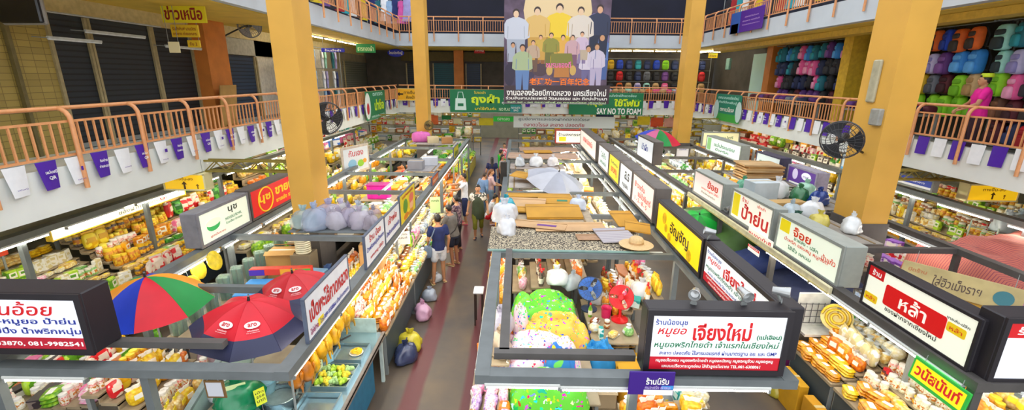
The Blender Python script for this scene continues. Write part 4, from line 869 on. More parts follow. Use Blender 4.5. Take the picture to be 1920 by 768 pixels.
# left side
OIT = [('ร้านอ้อย', .56, .82, .55, .28, eR, .012, .2), ('ขนม-หมูยอ ป้าย่น', .6, .56, .74, .17, eB, .02), ('แคบหมูแม่ปิ๋ง น้ำพริกหนุ่ม', .52, .36, .94, .17, eB, .02), ('โทร.053-233870, 081-9982541', .52, .11, .92, .12, eW, .025)]
lightbox('front left light box with red script and phone numbers', 'front', 3.7, -5.4, -3.95, 2.24, 2.87, face_m('#dfe4ee'), OIT, [(0, 0, 1, .23, mat('#b01a30', .5, var=0, emit=E_))], .3, M_HD, .06)
def flatsign(label, y0, y1, z0, z1, m, texts, blocks=(), x=-2.14, th=.03, fr=None):
    t = thing('flat_sign', label, 'sign', M=frame((x, (y0 + y1) / 2, (z0 + z1) / 2), *FACES['right'])); w, h = y1 - y0, z1 - z0
    MB().cbox((0, 0, -th / 2), (w, h, th), .006).obj('panel', m, t)
    b = MB()
    for s in (-1, 1): b.box((0, s * (h / 2 + .006), -th / 2), (w + .03, .018, th + .01)); b.box((s * (w / 2 + .006), 0, -th / 2), (.018, h, th + .01))
    b.obj('frame', fr or mat('#5a6478', .5), t)
    for bl in blocks: MB().box(((bl[0] + bl[2] - 1) / 2 * w, (bl[1] + bl[3] - 1) / 2 * h, .001), ((bl[2] - bl[0]) * w, (bl[3] - bl[1]) * h, .003)).obj('colour_field', bl[4], t)
    for tx in texts: letter(t, tx[0], (tx[1] - .5) * w, (tx[2] - .5) * h, tx[3] * w, tx[4] * h, tx[5], .004, tx[6] if len(tx) > 6 else .02)
    return t
tR, tB, tG = T('#bf1a1e'), T('#23349c'), T('#1a6c44'); MW = mat('#e3e6ee', .4, var=.03)
flatsign('white flat sign with tall red lettering beside the red umbrellas', 4.16, 5.36, 2.12, 2.6, MW, [('เป็ดพะโล้กาดหลวง', .52, .6, .92, .46, tR, .03), ('โทร.089-9558866 เจ้าเก่ากาดหลวง', .6, .16, .72, .14, tB), ('ไก่ย่าง', .12, .17, .16, .16, T('#a01a60'))], [(.2, .08, .32, .26, T('#e8d020'))])
flatsign('white flat sign with red and blue lines left of the roofs, nearer half', 6.06, 7.0, 2.12, 2.6, MW, [('ร้าน น้อง', .5, .8, .6, .24, tR), ('น้ำพริกหนุ่มป้าแดง', .5, .5, .9, .2, tB), ('แคบหมู ไส้อั่ว', .55, .2, .7, .16, tR)])
flatsign('white flat sign with red script next to the yellow fruit poster', 7.05, 7.98, 2.12, 2.58, MW, [('เจ้าพ่อ', .5, .72, .6, .3, tR), ('น้ำพริกลาบเมืองเหนือ', .5, .3, .9, .2, tB)])
t = flatsign('yellow poster with a green mango and dried fruit pictures', 8.06, 9.3, 2.1, 2.66, mat('#e6cf2a', .5, var=.1), [('มะม่วงอบแห้ง', .5, .88, .7, .12, tR)])
for x, y, rx, ry, c in ((-.22, 0, .18, .14, '#4f8a2a'), (-.22, 0, .12, .09, '#8cb63c'), (.28, .05, .2, .1, '#d86a5a'), (.28, -.1, .17, .08, '#e8b08a'), (-.2, -.2, .2, .06, '#c87a1a'), (.2, -.22, .22, .05, '#d8921e')):
    MB().lathe([(rx, .001), (rx * .5, .004)], 14, (x, y, .0005 + abs(rx) * .002), sy=ry / rx).obj('fruit_picture', T(c), t)
flatsign('small orange sign hanging over the central aisle stalls', 11.3, 12.2, 2.0, 2.3, mat('#e0641e', .5), [('ลำไยอบแห้ง', .5, .65, .8, .3, T('#ffe9c0')), ('สด ใหม่', .5, .25, .5, .25, T('#ffe9c0'))])
flatsign('narrow yellow sign far along the beam left of the aisle', 15.4, 16.6, 2.0, 2.45, mat('#d8cf1a', .5), [('ผักสด', .5, .5, .6, .4, tG)])
t = lightbox('white light box with a green bowl picture on the left beam', 'right', -4.98, 6.72, 8.12, 2.12, 2.7, face_m('#e6edd6'), [('นุช', .66, .76, .2, .26, eK), ('NOODLE BOWL', .66, .5, .36, .1, eG), ('ก๋วยเตี๋ยว ข้าวซอย', .66, .36, .36, .09, eG), ('สูตรโบราณ', .3, .15, .3, .1, eR)], (), .26, mat('#8a8a90', .5))
MB().lathe([(.17, .001), (.12, .003)], 18, (-.34, .0, 0), sy=.55).obj('bowl_picture', mat('#3fae5a', .5, var=0, emit=.25), t); MB().lathe([(.19, .002), (.15, .004)], 18, (-.34, .05, .003), sy=.35).obj('bowl_picture', mat('#dfe8c8', .5, var=0, emit=.3), t)
t = lightbox('red light box with yellow letters in a yellow ring on the left beam', 'right', -4.98, 8.16, 10.6, 2.12, 2.72, face_m('#d8141a'), [('นุช', .2, .52, .18, .34, eY, .035), ('ขายปลีก', .62, .68, .5, .42, eY, .04), ('ขายส่ง ราคาเดียว', .62, .26, .5, .2, eY, .03)], (), .26)
MB().tube([(-.68 + .26 * math.cos(2 * PI * i / 24), .0 + .24 * math.sin(2 * PI * i / 24), .004) for i in range(25)], .014, 6).obj('yellow_ring', eY, t)
# signs along the wall stalls
lightbox('long white sign with a yellow circle under the left gallery', 'right', -8.0, 7.3, 10.6, 1.98, 2.2, face_m('#f2efd8'), [('ของฝากของที่ระลึก', .62, .5, .4, .5, T('#8a8a78')), ('U', .78, .5, .04, .5, eR)], (), .1, mat('#cfae2a', .5), .02)
t = thing('banner_sign', 'orange red standing sign above the yellow lidded jars', 'sign', M=frame((-8.75, 6.75, 1.95), (.2, 1, 0), (0, 0, 1))); MB().cbox((0, 0, 0), (.85, .3, .03), .01).obj('panel', T('#d8401c'), t); letter(t, 'ขนมเสวย', 0, .05, .75, .16, T('#f8d820'), .018, .03); letter(t, 'แม่อุ๊ย เมืองเหนือ', 0, -.09, .6, .07, T('#f8e8c0'), .018)
for s in (-.35, .35): MB().bar((s, -.15, -.02), (s, -.55, -.02), .03, .02).obj('leg', M_GREYB, t)
lightbox('white sign with dark teal letters at the right wall stalls, farther one', 'left', 7.42, 15.1, 17.95, 2.12, 2.7, face_m('#dfeee4'), [('แม่ประนอม', .55, .6, .6, .3, eG), ('น้ำพริก', .5, .25, .4, .2, eG)], [(.02, .05, .14, .95, mat('#8cc47c', .5, var=0, emit=.2))], .3, M_HL)
lightbox('pale green sign with dark letters beside the violet sign', 'left', 7.42, 12.75, 14.1, 2.12, 2.68, face_m('#c9d6d2'), [('หมูยอแม่ไข่', .5, .55, .7, .3, eG), ('แหนม ไส้อั่ว', .5, .22, .6, .18, eG)], (), .3, mat('#3c3a58', .5))
t = lightbox('violet sign with a white oval and a pale cup picture', 'left', 7.42, 11.1, 12.35, 2.1, 2.6, face_m('#5a3a8c'), [('กาแฟ', .66, .62, .2, .16, PU_)], (), .3, mat('#a9a4b8', .5))
MB().lathe([(.2, .0005), (.16, .002)], 18, (.2, .06, 0), sy=.5).obj('white_oval', mat('#e8e6f0', .5, var=0, emit=.3), t); MB().lathe([(.12, .0005), (.1, .002)], 14, (-.28, .05, 0), sy=1.2).obj('cup_picture', mat('#c9c0dc', .5, var=0, emit=.3), t); MB().box((0, -.19, .001), (1.0, .05, .003)).obj('white_strip', eW, t)
lightbox('blue and white sign high on the right wall stalls behind the column fan', 'left', 9.2, 11.0, 12.9, 2.36, 2.86, face_m('#d6e6ee'), [('ตลาดต้นลำไย', .55, .7, .6, .25, eB), ('ยินดีต้อนรับ', .55, .35, .6, .2, eB)], [(0, .0, 1, .14, mat('#6fb4dc', .5, var=0, emit=.2))], .12, M_HL)
lightbox('blue sign with white lower strip right of the near right column', 'left', 9.2, 9.9, 10.9, 2.42, 2.7, face_m('#3a4a9c'), [('เครื่องสำอาง', .5, .65, .6, .3, eW)], [(0, .0, 1, .25, eW)], .12, M_HL)
lightbox('bright cream sign right of the far right column', 'front', 18.6, 7.5, 9.0, 2.15, 2.75, face_m('#eee6b4'), [('น้ำพริกแม่ศรี', .5, .65, .7, .25, eG), ('กาดหลวง', .5, .3, .5, .25, eO)], (), .12, M_HL)
board('hanging_poster', 'purple hanging poster with white words under the front frame corner', 'sign', 1181, 696, 1262, 741, y=3.62, m=T('#3c1684'), th=.015, texts=[('ร้านนี้รับ', .62, .62, .5, .3, W_, .03), ('คนละครึ่ง เราชนะ', .64, .36, .56, .16, T('#c9b4f0'))], blocks=[(.34, .02, .98, .24, W_), (.72, .27, .98, .42, T('#3f9ae0'))])
# security cameras and lamps on top of the front sign
def cam_lamp(label, c, aim, m='#b9bcbc'):
    q = Vector(aim).normalized().to_track_quat('Z', 'Y').to_matrix().to_4x4(); q.translation = c
    t = thing('spot_lamp', label, 'spotlight', M=q)
    MB().lathe([(.001, -.09), (.035, -.085), (.04, -.02), (.055, .06), (.05, .062), (.035, .02), (.001, .015)], 16).obj('head', mat(m, .25, metal=.6), t, 50)
    l = q.inverted() @ (Vector(c) + Vector((0, 0, -.1))); MB().tube([(0, 0, -.05), l], .014, 6).obj('bracket', M_GREYB, t); MB().lathe([(.03, 0), (.03, .012)], 10, tuple(l)).obj('base', M_GREYB, t)
    return t
cam_lamp('chrome spotlight on top of the front sign, left one', (1.66, 3.84, 2.9), (-.4, -.8, .1)); cam_lamp('chrome spotlight on top of the front sign, middle one', (2.12, 3.84, 2.9), (.1, -1, -.1)); cam_lamp('grey spotlight at the right end of the front sign', (2.5, 3.9, 2.9), (.8, -.5, .05))
cam_lamp('chrome spotlight between the yellow light box and the red banded side sign', (2.62, 5.88, 2.82), (-.7, .2, .1)); cam_lamp('pale lamp on top of the dark green tarp stall', (4.42, 9.2, 2.2), (-.8, -.6, -.2))
t = thing('wall_clock', 'round pale clock on the dark base of the near right column', 'clock', M=frame((6.48, 8.62, 1.83), *FACES['left'])); MB().lathe([(.001, .0), (.18, 0), (.2, .02), (.2, .05), (.18, .06), (.17, .045), (.001, .045)], 24).obj('case', mat('#b9ab8a', .4), t, 40); MB().lathe([(.001, .046), (.165, .046)], 24).obj('dial', mat('#d9d2b8', .5, var=0), t)
MB().bar((0, 0, .05), (.0, .11, .05), .012, .004).obj('hand', BK_, t); MB().bar((0, 0, .052), (.08, -.03, .052), .014, .004).obj('hand', BK_, t)
p = at(1282, 288, y=19.2); board('paper_notice', 'white paper notice on the base of the far right column', 'note', 1270, 274, 1289, 302, y=19.2, m=T('#e6e4ee'), th=.01, texts=[('ประกาศ', .5, .8, .6, .12, BL_)])
# ================================================================== goods on the stalls
COLS = {'golden': ('#f6b424', '#d07e10'), 'orange': ('#f4901c', '#cc5c0c'), 'yellow': ('#fae03a', '#e0ac14'), 'brown': ('#b86a30', '#6a3614'), 'cream': ('#f8eab4', '#dcae50'), 'white': ('#f4f2ea', '#dccf9c'), 'red': ('#d8242c', '#f0e0d0'), 'green': ('#58b43a', '#1f6a24'), 'lime': ('#b4dc3c', '#5a9a20'),
        'dark red': ('#7c1c1c', '#3a0e10'), 'pink': ('#f07ab0', '#f6dce8'), 'purple': ('#8a4cb8', '#e4d0f0'), 'blue': ('#2f6cd0', '#e0e8f6'), 'teal': ('#2aa09a', '#d8f0e8'), 'dark green': ('#2f5a34', '#163a1c'), 'pale green': ('#b4dc90', '#6cae58'), 'silver': ('#c0ccd8', '#7c8894'), 'dark': ('#3a3034', '#8a7a70')}
GM = {}
def fmat(c, k='food', sc=34): return mat(COLS[c][0], .28, kind=k, scale=sc, hex2=COLS[c][1], spec=.6)
M_LBL = mat('#f4f1e6', .5, var=0); M_LBY = mat('#f6e23a', .5, var=0); M_CLR = mat('#dfe6ea', .12, var=.05, kind='bag', spec=.9)
def gmesh(kind, c):
    k = (kind, c)
    if k in GM: return GM[k]
    b = MB(); sm = 50
    if kind == 'snack_bag':      # clear pillow bag, gathered and labelled at the top
        v, f = pillow(.16, .1, .17, .62, 10, 6); v = [(x * (1 + .08 * math.sin(9 * z)), y, z + .085) for x, y, z in v]
        b.add(v, f, 0); b.sheet(lambda u, t: ((u - .5) * (.1 + .05 * t), .012 * math.sin(u * 14) * t, .155 + .05 * t), 6, 2, .006, 1); b.box((0, -.052, .1), (.07, .008, .05), 1)
        ms = [fmat(c), M_LBL if c != 'cream' else M_LBY]
    elif kind == 'food_bag':     # squat twisted bag
        b.lathe([(.05, 0), (.075, .03), (.075, .08), (.04, .115), (.015, .13), (.035, .16)], 9, m=0, ms=[0, 0, 0, 1, 1]); b.box((0, -.072, .06), (.05, .01, .035), 1, Matrix.Rotation(-.1, 3, 'X'))
        ms = [fmat(c), M_CLR]
    elif kind == 'jar':
        b.lathe([(.038, 0), (.042, .01), (.042, .085), (.034, .1)], 10, m=0); b.lathe([(.037, .098), (.037, .122), (.03, .126)], 10, m=1); b.lathe([(.0432, .025), (.0432, .07)], 10, m=2)
        ms = [fmat(c, 'food', 60), mat({'golden': '#f2d23a', 'yellow': '#f6e65a', 'orange': '#f0e0c0', 'dark red': '#c8202a', 'red': '#f4f0e8', 'green': '#e8e2c0', 'dark': '#e8b820', 'brown': '#e6e2da', 'white': '#e8e4dc'}.get(c, '#eeeadc'), .4, var=0), mat({'golden': '#e8c02a', 'yellow': '#f0d838', 'orange': '#e8b040', 'dark': '#f2c22a', 'brown': '#f0e8d0', 'green': '#e8d83a'}.get(c, '#f0ead8'), .5, var=.2, kind='print', scale=40, hex2='#c87820')]
    elif kind == 'bottle':
        b.lathe([(.028, 0), (.03, .01), (.03, .13), (.012, .17), (.012, .2)], 9, m=0); b.lathe([(.014, .195), (.014, .222)], 9, m=1); b.lathe([(.0312, .04), (.0312, .11)], 9, m=2)
        ms = [fmat(c, 'food', 20), mat('#d8202a', .4, var=0), M_LBL]
    elif kind == 'carton':
        b.cbox((0, 0, .075), (.11, .055, .15), .004, 0); b.box((0, -.0285, .085), (.085, .003, .07), 1); b.box((0, -.0295, .09), (.05, .003, .03), 2)
        ms = [fmat(c, 'print', 14), M_LBL, mat(COLS[c][1], .4, var=0)]; sm = None
    elif kind == 'tray_pack':    # foam tray, food and clear film
        b.add([(-.09, -.06, .012), (.09, -.06, .012), (.09, .06, .012), (-.09, .06, .012), (-.07, -.045, 0), (.07, -.045, 0), (.07, .045, 0), (-.07, .045, 0)], [(7, 6, 5, 4), (4, 5, 1, 0), (5, 6, 2, 1), (6, 7, 3, 2), (7, 4, 0, 3)], 1)
        v, f = pillow(.165, .108, .06, .5, 10, 6); b.add([(x, y, z + .032) for x, y, z in v], f, 0); b.box((.02, -.01, .0625), (.06, .04, .003), 2)
        ms = [fmat(c, 'food', 40), mat('#eceff0', .5, var=0), M_LBL if c not in ('white', 'cream') else M_LBY]
    elif kind == 'flat_packet':  # flat packets lying in a short stack
        for i in range(3):
            v, f = pillow(.2, .14, .04, .5, 10, 4); a = .1 * (i - 1); b.add([(x * math.cos(a) - y * math.sin(a), x * math.sin(a) + y * math.cos(a), z + .02 + .036 * i) for x, y, z in v], f, 0)
        b.box((0, 0, .113), (.09, .05, .003), 1)
        ms = [fmat(c), M_LBL]
    elif kind == 'chip_packet':  # upright printed foil packet with sealed ends
        v, f = pillow(.15, .07, .2, .55, 10, 6); b.add([(x, y, z + .11) for x, y, z in v], f, 0); b.box((0, 0, .215), (.14, .008, .03), 1); b.box((0, -.034, .12), (.09, .006, .06), 1)
        ms = [fmat(c, 'print', 11), mat(COLS[c][1], .4, var=0)]
    elif kind == 'tin':
        b.lathe([(.04, 0), (.04, .004), (.038, .008), (.038, .1), (.04, .104), (.04, .108)], 12, m=0, ms=[1, 1, 0, 1, 1]); ms = [fmat(c, 'print', 18), mat('#c9ccd0', .25, metal=.8, var=0)]
    elif kind == 'box':          # cardboard product box with lid and panel
        b.cbox((0, 0, .05), (.2, .13, .1), .004, 0); b.box((0, -.0655, .05), (.14, .003, .06), 1); b.cbox((0, 0, .105), (.206, .136, .02), .004, 2); ms = [fmat(c, 'print', 9), M_LBL, mat(COLS[c][0], .5, var=.08)]; sm = None
    elif kind == 'vegetable_bundle':
        rg = random.Random(5)
        for i in range(7):
            a = rg.uniform(0, 6.3); b.ell((.05 * math.cos(a) * rg.random(), .05 * math.sin(a), .05 + .04 * rg.random()), (.05, .03, .045), 7, 5, 0, Matrix.Rotation(a, 3, 'Z'), .35)
        for i in range(5): b.tube([(rg.uniform(-.02, .02), -.03, .03), (rg.uniform(-.05, .05), -.1, .03)], .008, 5, 1)
        ms = [mat(COLS[c][0], .6, var=.22, scale=30), mat('#dfe8c0', .6, var=0)]
    elif kind == 'fruit_heap':   # small basket with round fruit
        b.lathe([(.06, 0), (.085, .05), (.09, .055), (.08, .045)], 12, m=1)
        for i in range(11):
            a = i * 2.4; r = .06 * math.sqrt(i / 11); b.ell((r * math.cos(a), r * math.sin(a), .07 + .02 * (1 - i / 11)), (.026, .026, .025), 7, 5, 0)
        ms = [mat(COLS[c][0], .35, var=.12, scale=40), mat('#b98a4a', .7)]
    elif kind == 'sausage_coil':
        P = [((.03 + .006 * i / 4) * math.cos(i * .45), (.03 + .006 * i / 4) * math.sin(i * .45), .02) for i in range(34)]; b.tube(P, .013, 6, 0); b.lathe([(.1, 0), (.105, .008)], 14, m=1); ms = [mat(COLS[c][0], .35, var=.2, scale=30), mat('#e8eef0', .4, var=0)]
    GM[k] = b.mesh(kind, ms, sm); return GM[k]
PL = {'snack_bag': 'snack bags', 'food_bag': 'twisted food bags', 'jar': 'jars', 'bottle': 'bottles', 'carton': 'cartons', 'tray_pack': 'tray packs', 'flat_packet': 'stacked flat packets', 'chip_packet': 'printed packets', 'tin': 'tins', 'box': 'product boxes', 'vegetable_bundle': 'vegetable bundles', 'fruit_heap': 'fruit baskets', 'sausage_coil': 'sausage coils'}
SZ = {'snack_bag': .17, 'food_bag': .16, 'jar': .092, 'bottle': .075, 'carton': .125, 'tray_pack': .19, 'flat_packet': .21, 'chip_packet': .165, 'tin': .088, 'box': .22, 'vegetable_bundle': .15, 'fruit_heap': .2, 'sausage_coil': .22}
NM = {'snack_bag': 'clear snack bag', 'food_bag': 'knotted clear bag of food', 'jar': 'lidded jar', 'bottle': 'bottle', 'carton': 'upright carton', 'tray_pack': 'film wrapped tray', 'flat_packet': 'short stack of flat packets', 'chip_packet': 'upright printed packet', 'tin': 'tin', 'box': 'product box', 'vegetable_bundle': 'vegetable bundle', 'fruit_heap': 'basket of fruit', 'sausage_coil': 'sausage coil on a plate'}
NAMES = {'snack_bag': 'candy_bag', 'jar': 'sauce_jar'}
for _c in ('golden', 'yellow'): NAMES['snack_bag', _c] = 'cracker_bag'; NAMES['jar', _c] = 'preserve_jar'
for _c in ('orange', 'red', 'brown'): NAMES['snack_bag', _c] = 'dried_fruit_bag'
for _c in ('cream', 'white'): NAMES['snack_bag', _c] = 'puffed_rice_bag'
for _c in ('dark', 'dark red', 'red'): NAMES['jar', _c] = 'chilli_paste_jar'
for _c in ('cream', 'white', 'silver', 'pink'): NAMES['tray_pack', _c] = 'dessert_tray'
COUNT = {}
def good(kind, c, M, place):
    COUNT[kind] = COUNT.get(kind, 0) + 1
    nm = NAMES.get((kind, c)) or NAMES.get(kind, kind)
    o = link(nm, gmesh(kind, c), None, M)
    an = 'an' if c[0] in 'o' else 'a'
    return tag(o, '%s %s %s' % (c, NM[kind], place), kind.replace('_', ' '), '%s %s' % (PL[kind], place))
M_CTR = mat('#a8977a', .5, var=.12, scale=5); M_SKT = mat('#3a464c', .6, var=.1, scale=4)
def counter(label, xo, xi, y0, y1, z0, z1, n, skirt=None, top=None):
    """stepped counter: outer edge xo at height z0 rising to xi at z1"""
    t = thing('display_counter', label, 'counter', ((xo + xi) / 2, (y0 + y1) / 2, 0)); o = t.location.copy(); rows = []
    d = (xi - xo) / n
    for k in range(n):
        z = z0 + (z1 - z0) * k / max(1, n - 1); xa, xb = xo + d * k, xo + d * (k + 1); rows.append(((xa + xb) / 2, z))
        MB().box(Vector(((xa + xb) / 2, (y0 + y1) / 2, z - .02)) - o, (abs(d), y1 - y0, .04)).obj('step', top or M_CTR, t)
        if k: MB().box(Vector((xa + (.008 if d > 0 else -.008), (y0 + y1) / 2, z - .04 - (z1 - z0) / max(1, n - 1) / 2 + .02)) - o, (.016, y1 - y0, (z1 - z0) / max(1, n - 1))).obj('riser', top or M_CTR, t)
    s = 1 if xi > xo else -1
    MB().box(Vector((xo + s * .03, (y0 + y1) / 2, (z0 + .12) / 2)) - o, (.02, y1 - y0 - .06, z0 - .2)).obj('skirt', skirt or M_SKT, t)
    for yy in (y0 + .04, y1 - .04):
        for xx in (xo + s * .05, xi - s * .05): MB().bar(Vector((xx, yy, 0)) - o, Vector((xx, yy, (z0 if xx == xo + s * .05 else z1) - .04)) - o, .05).obj('leg', M_GREYB, t)
    return rows
def fill(rows, y0, y1, rz, place, plan, dens=1.0, seed=1, jit=.012, scale=1.0):
    """rows of a counter filled with runs of one product; plan = list (per row or cycled) of [(kind, colours, weight)]"""
    rg = random.Random(seed)
    for ri, (x, z) in enumerate(rows):
        opts = plan[ri % len(plan)]; y = y0 + .04
        while y < y1 - .06:
            kind, cs = rg.choice(opts); c = rg.choice(cs); run = rg.randint(1, 5); s = scale * rg.uniform(.88, 1.15); w = SZ[kind] * s * dens * .84; s *= 1.2
            for i in range(run):
                if y + w > y1: break
                y += w / 2
                if rg.random() < .97: good(kind, c if rg.random() < .8 else rg.choice(cs), TR(x + rg.uniform(-jit, jit) * 2 * scale, y + rg.uniform(-jit, jit), z, rz + rg.uniform(-.42, .42), s * rg.uniform(.85, 1.12), -.12 * rg.random()), place)
                y += w / 2
            else:
                continue
            break
# ---- left side of the central aisle (outer edge by the aisle, rising to the left)
G, O, Y, B_, C_, W, R, GN = 'golden', 'orange', 'yellow', 'brown', 'cream', 'white', 'red', 'green'
RZR = PI / 2      # fronts look to +X
RZL = -PI / 2     # fronts look to -X
def stall(place, label, xo, xi, y0, y1, z0, z1, n, plan, seed, dens=1.0, skirt=None, scale=1.0):
    rz = RZR if xo > xi else RZL
    r = counter(label, xo, xi, y0, y1, z0, z1, n, skirt); fill(r, y0, y1, rz, place, plan, dens, seed, scale=scale); return r
p = 'on the golden snack counter'
stall(p, 'stepped counter full of golden snack bags left of the aisle', -2.07, -3.2, 6.5, 8.6, .78, 1.25, 8, [[('snack_bag', [G, O, G, Y])], [('snack_bag', [G, Y, O]), ('flat_packet', [G, Y])], [('snack_bag', [G, Y])], [('snack_bag', [O, G, 'red'])]], 3, .93)
p = 'on the mixed counter beside the man in navy'
stall(p, 'stepped counter of mixed packets beside the man in navy', -2.07, -3.2, 8.65, 11.0, .78, 1.2, 7, [[('tray_pack', ['green', 'pale green', 'cream', 'golden']), ('food_bag', ['cream', 'pale green'])], [('flat_packet', [C_, 'brown', Y]), ('tray_pack', ['pale green', 'white'])], [('chip_packet', ['lime', 'pink', 'red', 'yellow']), ('tray_pack', ['brown', C_])]], 5, 1)
p = 'on the clear plastic counter'
stall(p, 'low counter of clear plastic packs where shoppers lean over', -2.12, -3.2, 11.05, 13.2, .8, 1.1, 5, [[('tray_pack', ['white', 'silver', 'cream']), ('food_bag', ['white', 'orange', 'cream'])], [('food_bag', ['white', 'silver'])]], 8, 1.05)
p = 'on the pale counter farther along the aisle'
stall(p, 'stepped counter of pale and orange snacks farther along the aisle', -2.12, -3.25, 13.25, 16.2, .8, 1.25, 6, [[('snack_bag', [C_, O, G]), ('tray_pack', [C_, 'white'])], [('tray_pack', [C_, 'orange', 'brown']), ('food_bag', [C_, G])]], 9, 1.15)
p = 'on the crate counter behind the pale snacks'
stall(p, 'counter of orange dried goods in crates behind the pale snacks', -2.12, -3.25, 16.25, 18.2, .8, 1.2, 5, [[('snack_bag', [O, G]), ('box', ['orange'])]], 10, 1.25)
p = 'on the greengrocer counter'
stall(p, 'counter of green vegetables at the far left end of the aisle', -2.2, -3.4, 18.3, 24.5, .8, 1.2, 5, [[('vegetable_bundle', ['lime', GN, 'pale green']), ('fruit_heap', [Y, 'lime'])], [('vegetable_bundle', ['pale green', 'lime', 'yellow']), ('food_bag', [C_, 'pale green'])]], 11, 1.35, mat('#b8a83a', .6), 1.25)
# ---- front left corner
p = 'in the front left corner stall'
stall(p, 'stepped counter in the front left corner stall', -3.72, -4.95, 4.35, 5.35, .78, 1.25, 6, [[('snack_bag', [G, Y, O])], [('chip_packet', [R, 'lime', Y]), ('snack_bag', [C_, Y])], [('jar', [R, 'golden', 'white'])]], 13, .95)
r = counter('wide counter of packets behind the front left sign', -7.0, -5.05, 4.55, 5.9, .72, .95, 11); fill(r, 4.55, 5.9, RZR, 'behind the front left sign', [[('box', ['dark', 'brown', 'pink']), ('tray_pack', [C_, 'pink'])], [('chip_packet', [Y, 'lime', R]), ('flat_packet', [Y, 'lime', 'pink'])], [('jar', [R, 'white', 'green'])]], 1, 14)
# ---- left wall stalls: jars in rising rows
p = 'in the left wall jar display'
stall(p, 'tall stepped display of yellow lidded jars along the left wall', -7.1, -9.0, 8.2, 13.4, .72, 1.72, 11, [[('jar', [G, Y, 'red']), ('tray_pack', ['green', C_, R])], [('jar', [Y, G, G]), ('chip_packet', ['red', 'green', Y])], [('jar', [G, 'dark', Y])], [('jar', [O, Y, 'brown', G]), ('tray_pack', [C_, 'pale green'])], [('tray_pack', [Y, C_, 'green', R]), ('jar', ['dark', G])], [('jar', [Y, 'golden', G, 'white']), ('carton', [Y, 'pink', G])]], 21, 1.25, None, 1.35)
p = 'at the left wall near end'
stall(p, 'stepped display of mixed packets at the near end of the left wall', -7.1, -9.0, 5.6, 8.15, .72, 1.5, 11, [[('tray_pack', ['pale green', W, C_]), ('chip_packet', ['cream', Y, R])], [('tray_pack', ['pale green', 'white', C_, 'pink']), ('flat_packet', [Y, C_])], [('jar', ['pale green', Y, R]), ('carton', [W, 'lime'])]], 22, 1.1, None, 1.15)
p = 'in the left wall display by the girder'
stall(p, 'stepped display behind the lattice girder along the left wall', -7.1, -9.4, 13.5, 18.5, .75, 2.3, 9, [[('carton', [Y, W, 'pink', 'lime']), ('tray_pack', [C_, O])], [('snack_bag', [C_, Y, G]), ('box', [W, GN])]], 23, 1.5, None, 1.5)
p = 'at the left wall far end'
stall(p, 'stepped display at the far end of the left wall stalls', -7.1, -9.4, 18.7, 25.8, .75, 2.4, 8, [[('snack_bag', [C_, Y, 'lime', W]), ('box', [W, 'pink', 'blue'])], [('tray_pack', [C_, 'lime', Y]), ('carton', [W, R, 'teal'])]], 24, 1.9, None, 1.9)
# ---- stalls between near and far left columns (seen over the roofs)
p = 'in stalls beyond the near left column'
r = counter('inner counter beyond the near left column', -5.3, -6.4, 9.2, 19.5, .75, 1.25, 4); fill(r, 9.2, 19.5, RZL, p, [[('snack_bag', [Y, G, 'lime']), ('tray_pack', [C_, W])]], 1.45, 25, scale=1.4)
r = counter('back shelf facing the near left column', -4.95, -3.5, 11.2, 16.8, .9, 1.1, 4); fill(r, 11.2, 16.8, RZR, 'on the shelf beyond the near left column', [[('snack_bag', [C_, Y, 'lime']), ('box', [W, G])], [('tray_pack', [C_, 'brown', W]), ('food_bag', [C_, 'pale green'])]], 1.5, 26, scale=1.45)
r = counter('shelf of pale goods before the far left column', -4.9, -3.5, 17, 19.4, .9, 1.2, 3); fill(r, 17, 19.4, RZR, 'on the shelf before the far left column', [[('snack_bag', [C_, W, 'orange']), ('box', [W, 'silver', 'brown'])]], 1.8, 27, scale=1.7)
r = counter('counter of pale greens behind the far left column', -6.6, -4.6, 19.8, 25.5, .8, 1.4, 5); fill(r, 19.8, 25.5, RZR, 'behind the far left column', [[('vegetable_bundle', ['pale green', 'lime', Y]), ('snack_bag', [C_, Y, W])]], 2.0, 28, scale=1.9)
r = counter('far counter of vegetables left of the aisle end', -4.3, -2.9, 21, 26, .8, 1.2, 4); fill(r, 21, 26, RZR, 'left of the aisle end', [[('vegetable_bundle', ['pale green', 'green', 'lime']), ('food_bag', [C_, W])]], 2.0, 29, scale=1.9)
# ---- stalls right of the aisle
p = 'on the narrow shelf right of the aisle'
r = counter('narrow shelf along the right side of the aisle', -.58, -.02, 4.15, 6.7, .62, .8, 3, mat('#c8b8a0', .6)); fill(r, 4.15, 6.7, RZL, p, [[('flat_packet', ['purple', 'pink', 'orange']), ('snack_bag', ['pink', G, 'purple'])]], 1, 31)
r = counter('long narrow shelf farther along the right side of the aisle', -.58, -.1, 7.2, 16.5, .7, .9, 2, mat('#b88a2a', .6)); fill(r, 7.2, 16.5, RZL, 'on the long shelf right of the aisle', [[('snack_bag', [Y, C_, G, O]), ('chip_packet', [Y, 'lime'])]], 1.5, 32, scale=1.3)
r = counter('inner table of mixed goods behind the green cloth pile', -.05, 1.35, 7.75, 9.0, .95, 1.2, 4); fill(r, 7.75, 9.0, RZL, 'behind the green cloth pile', [[('food_bag', [O, C_, 'pale green', G]), ('bottle', ['brown', 'dark']), ('snack_bag', ['pink', C_, O])]], .95, 33)
r = counter('inner counter under the boards', 1.3, 2.45, 9.1, 10.8, .95, 1.25, 5); fill(r, 9.1, 10.8, RZL, 'below the end of the cardboard roof', [[('tray_pack', [C_, W, G]), ('snack_bag', [C_, W, Y, R])]], 1.2, 34, scale=1.2)
r = counter('inner counter beside the folded umbrella canopy', 1.2, 2.45, 11.0, 12.9, .95, 1.35, 5); fill(r, 11, 12.9, RZL, 'beside the grey umbrella', [[('carton', [W, C_, 'lime']), ('tray_pack', [C_, G, W]), ('food_bag', [C_, 'teal', W])]], 1.25, 35, scale=1.25)
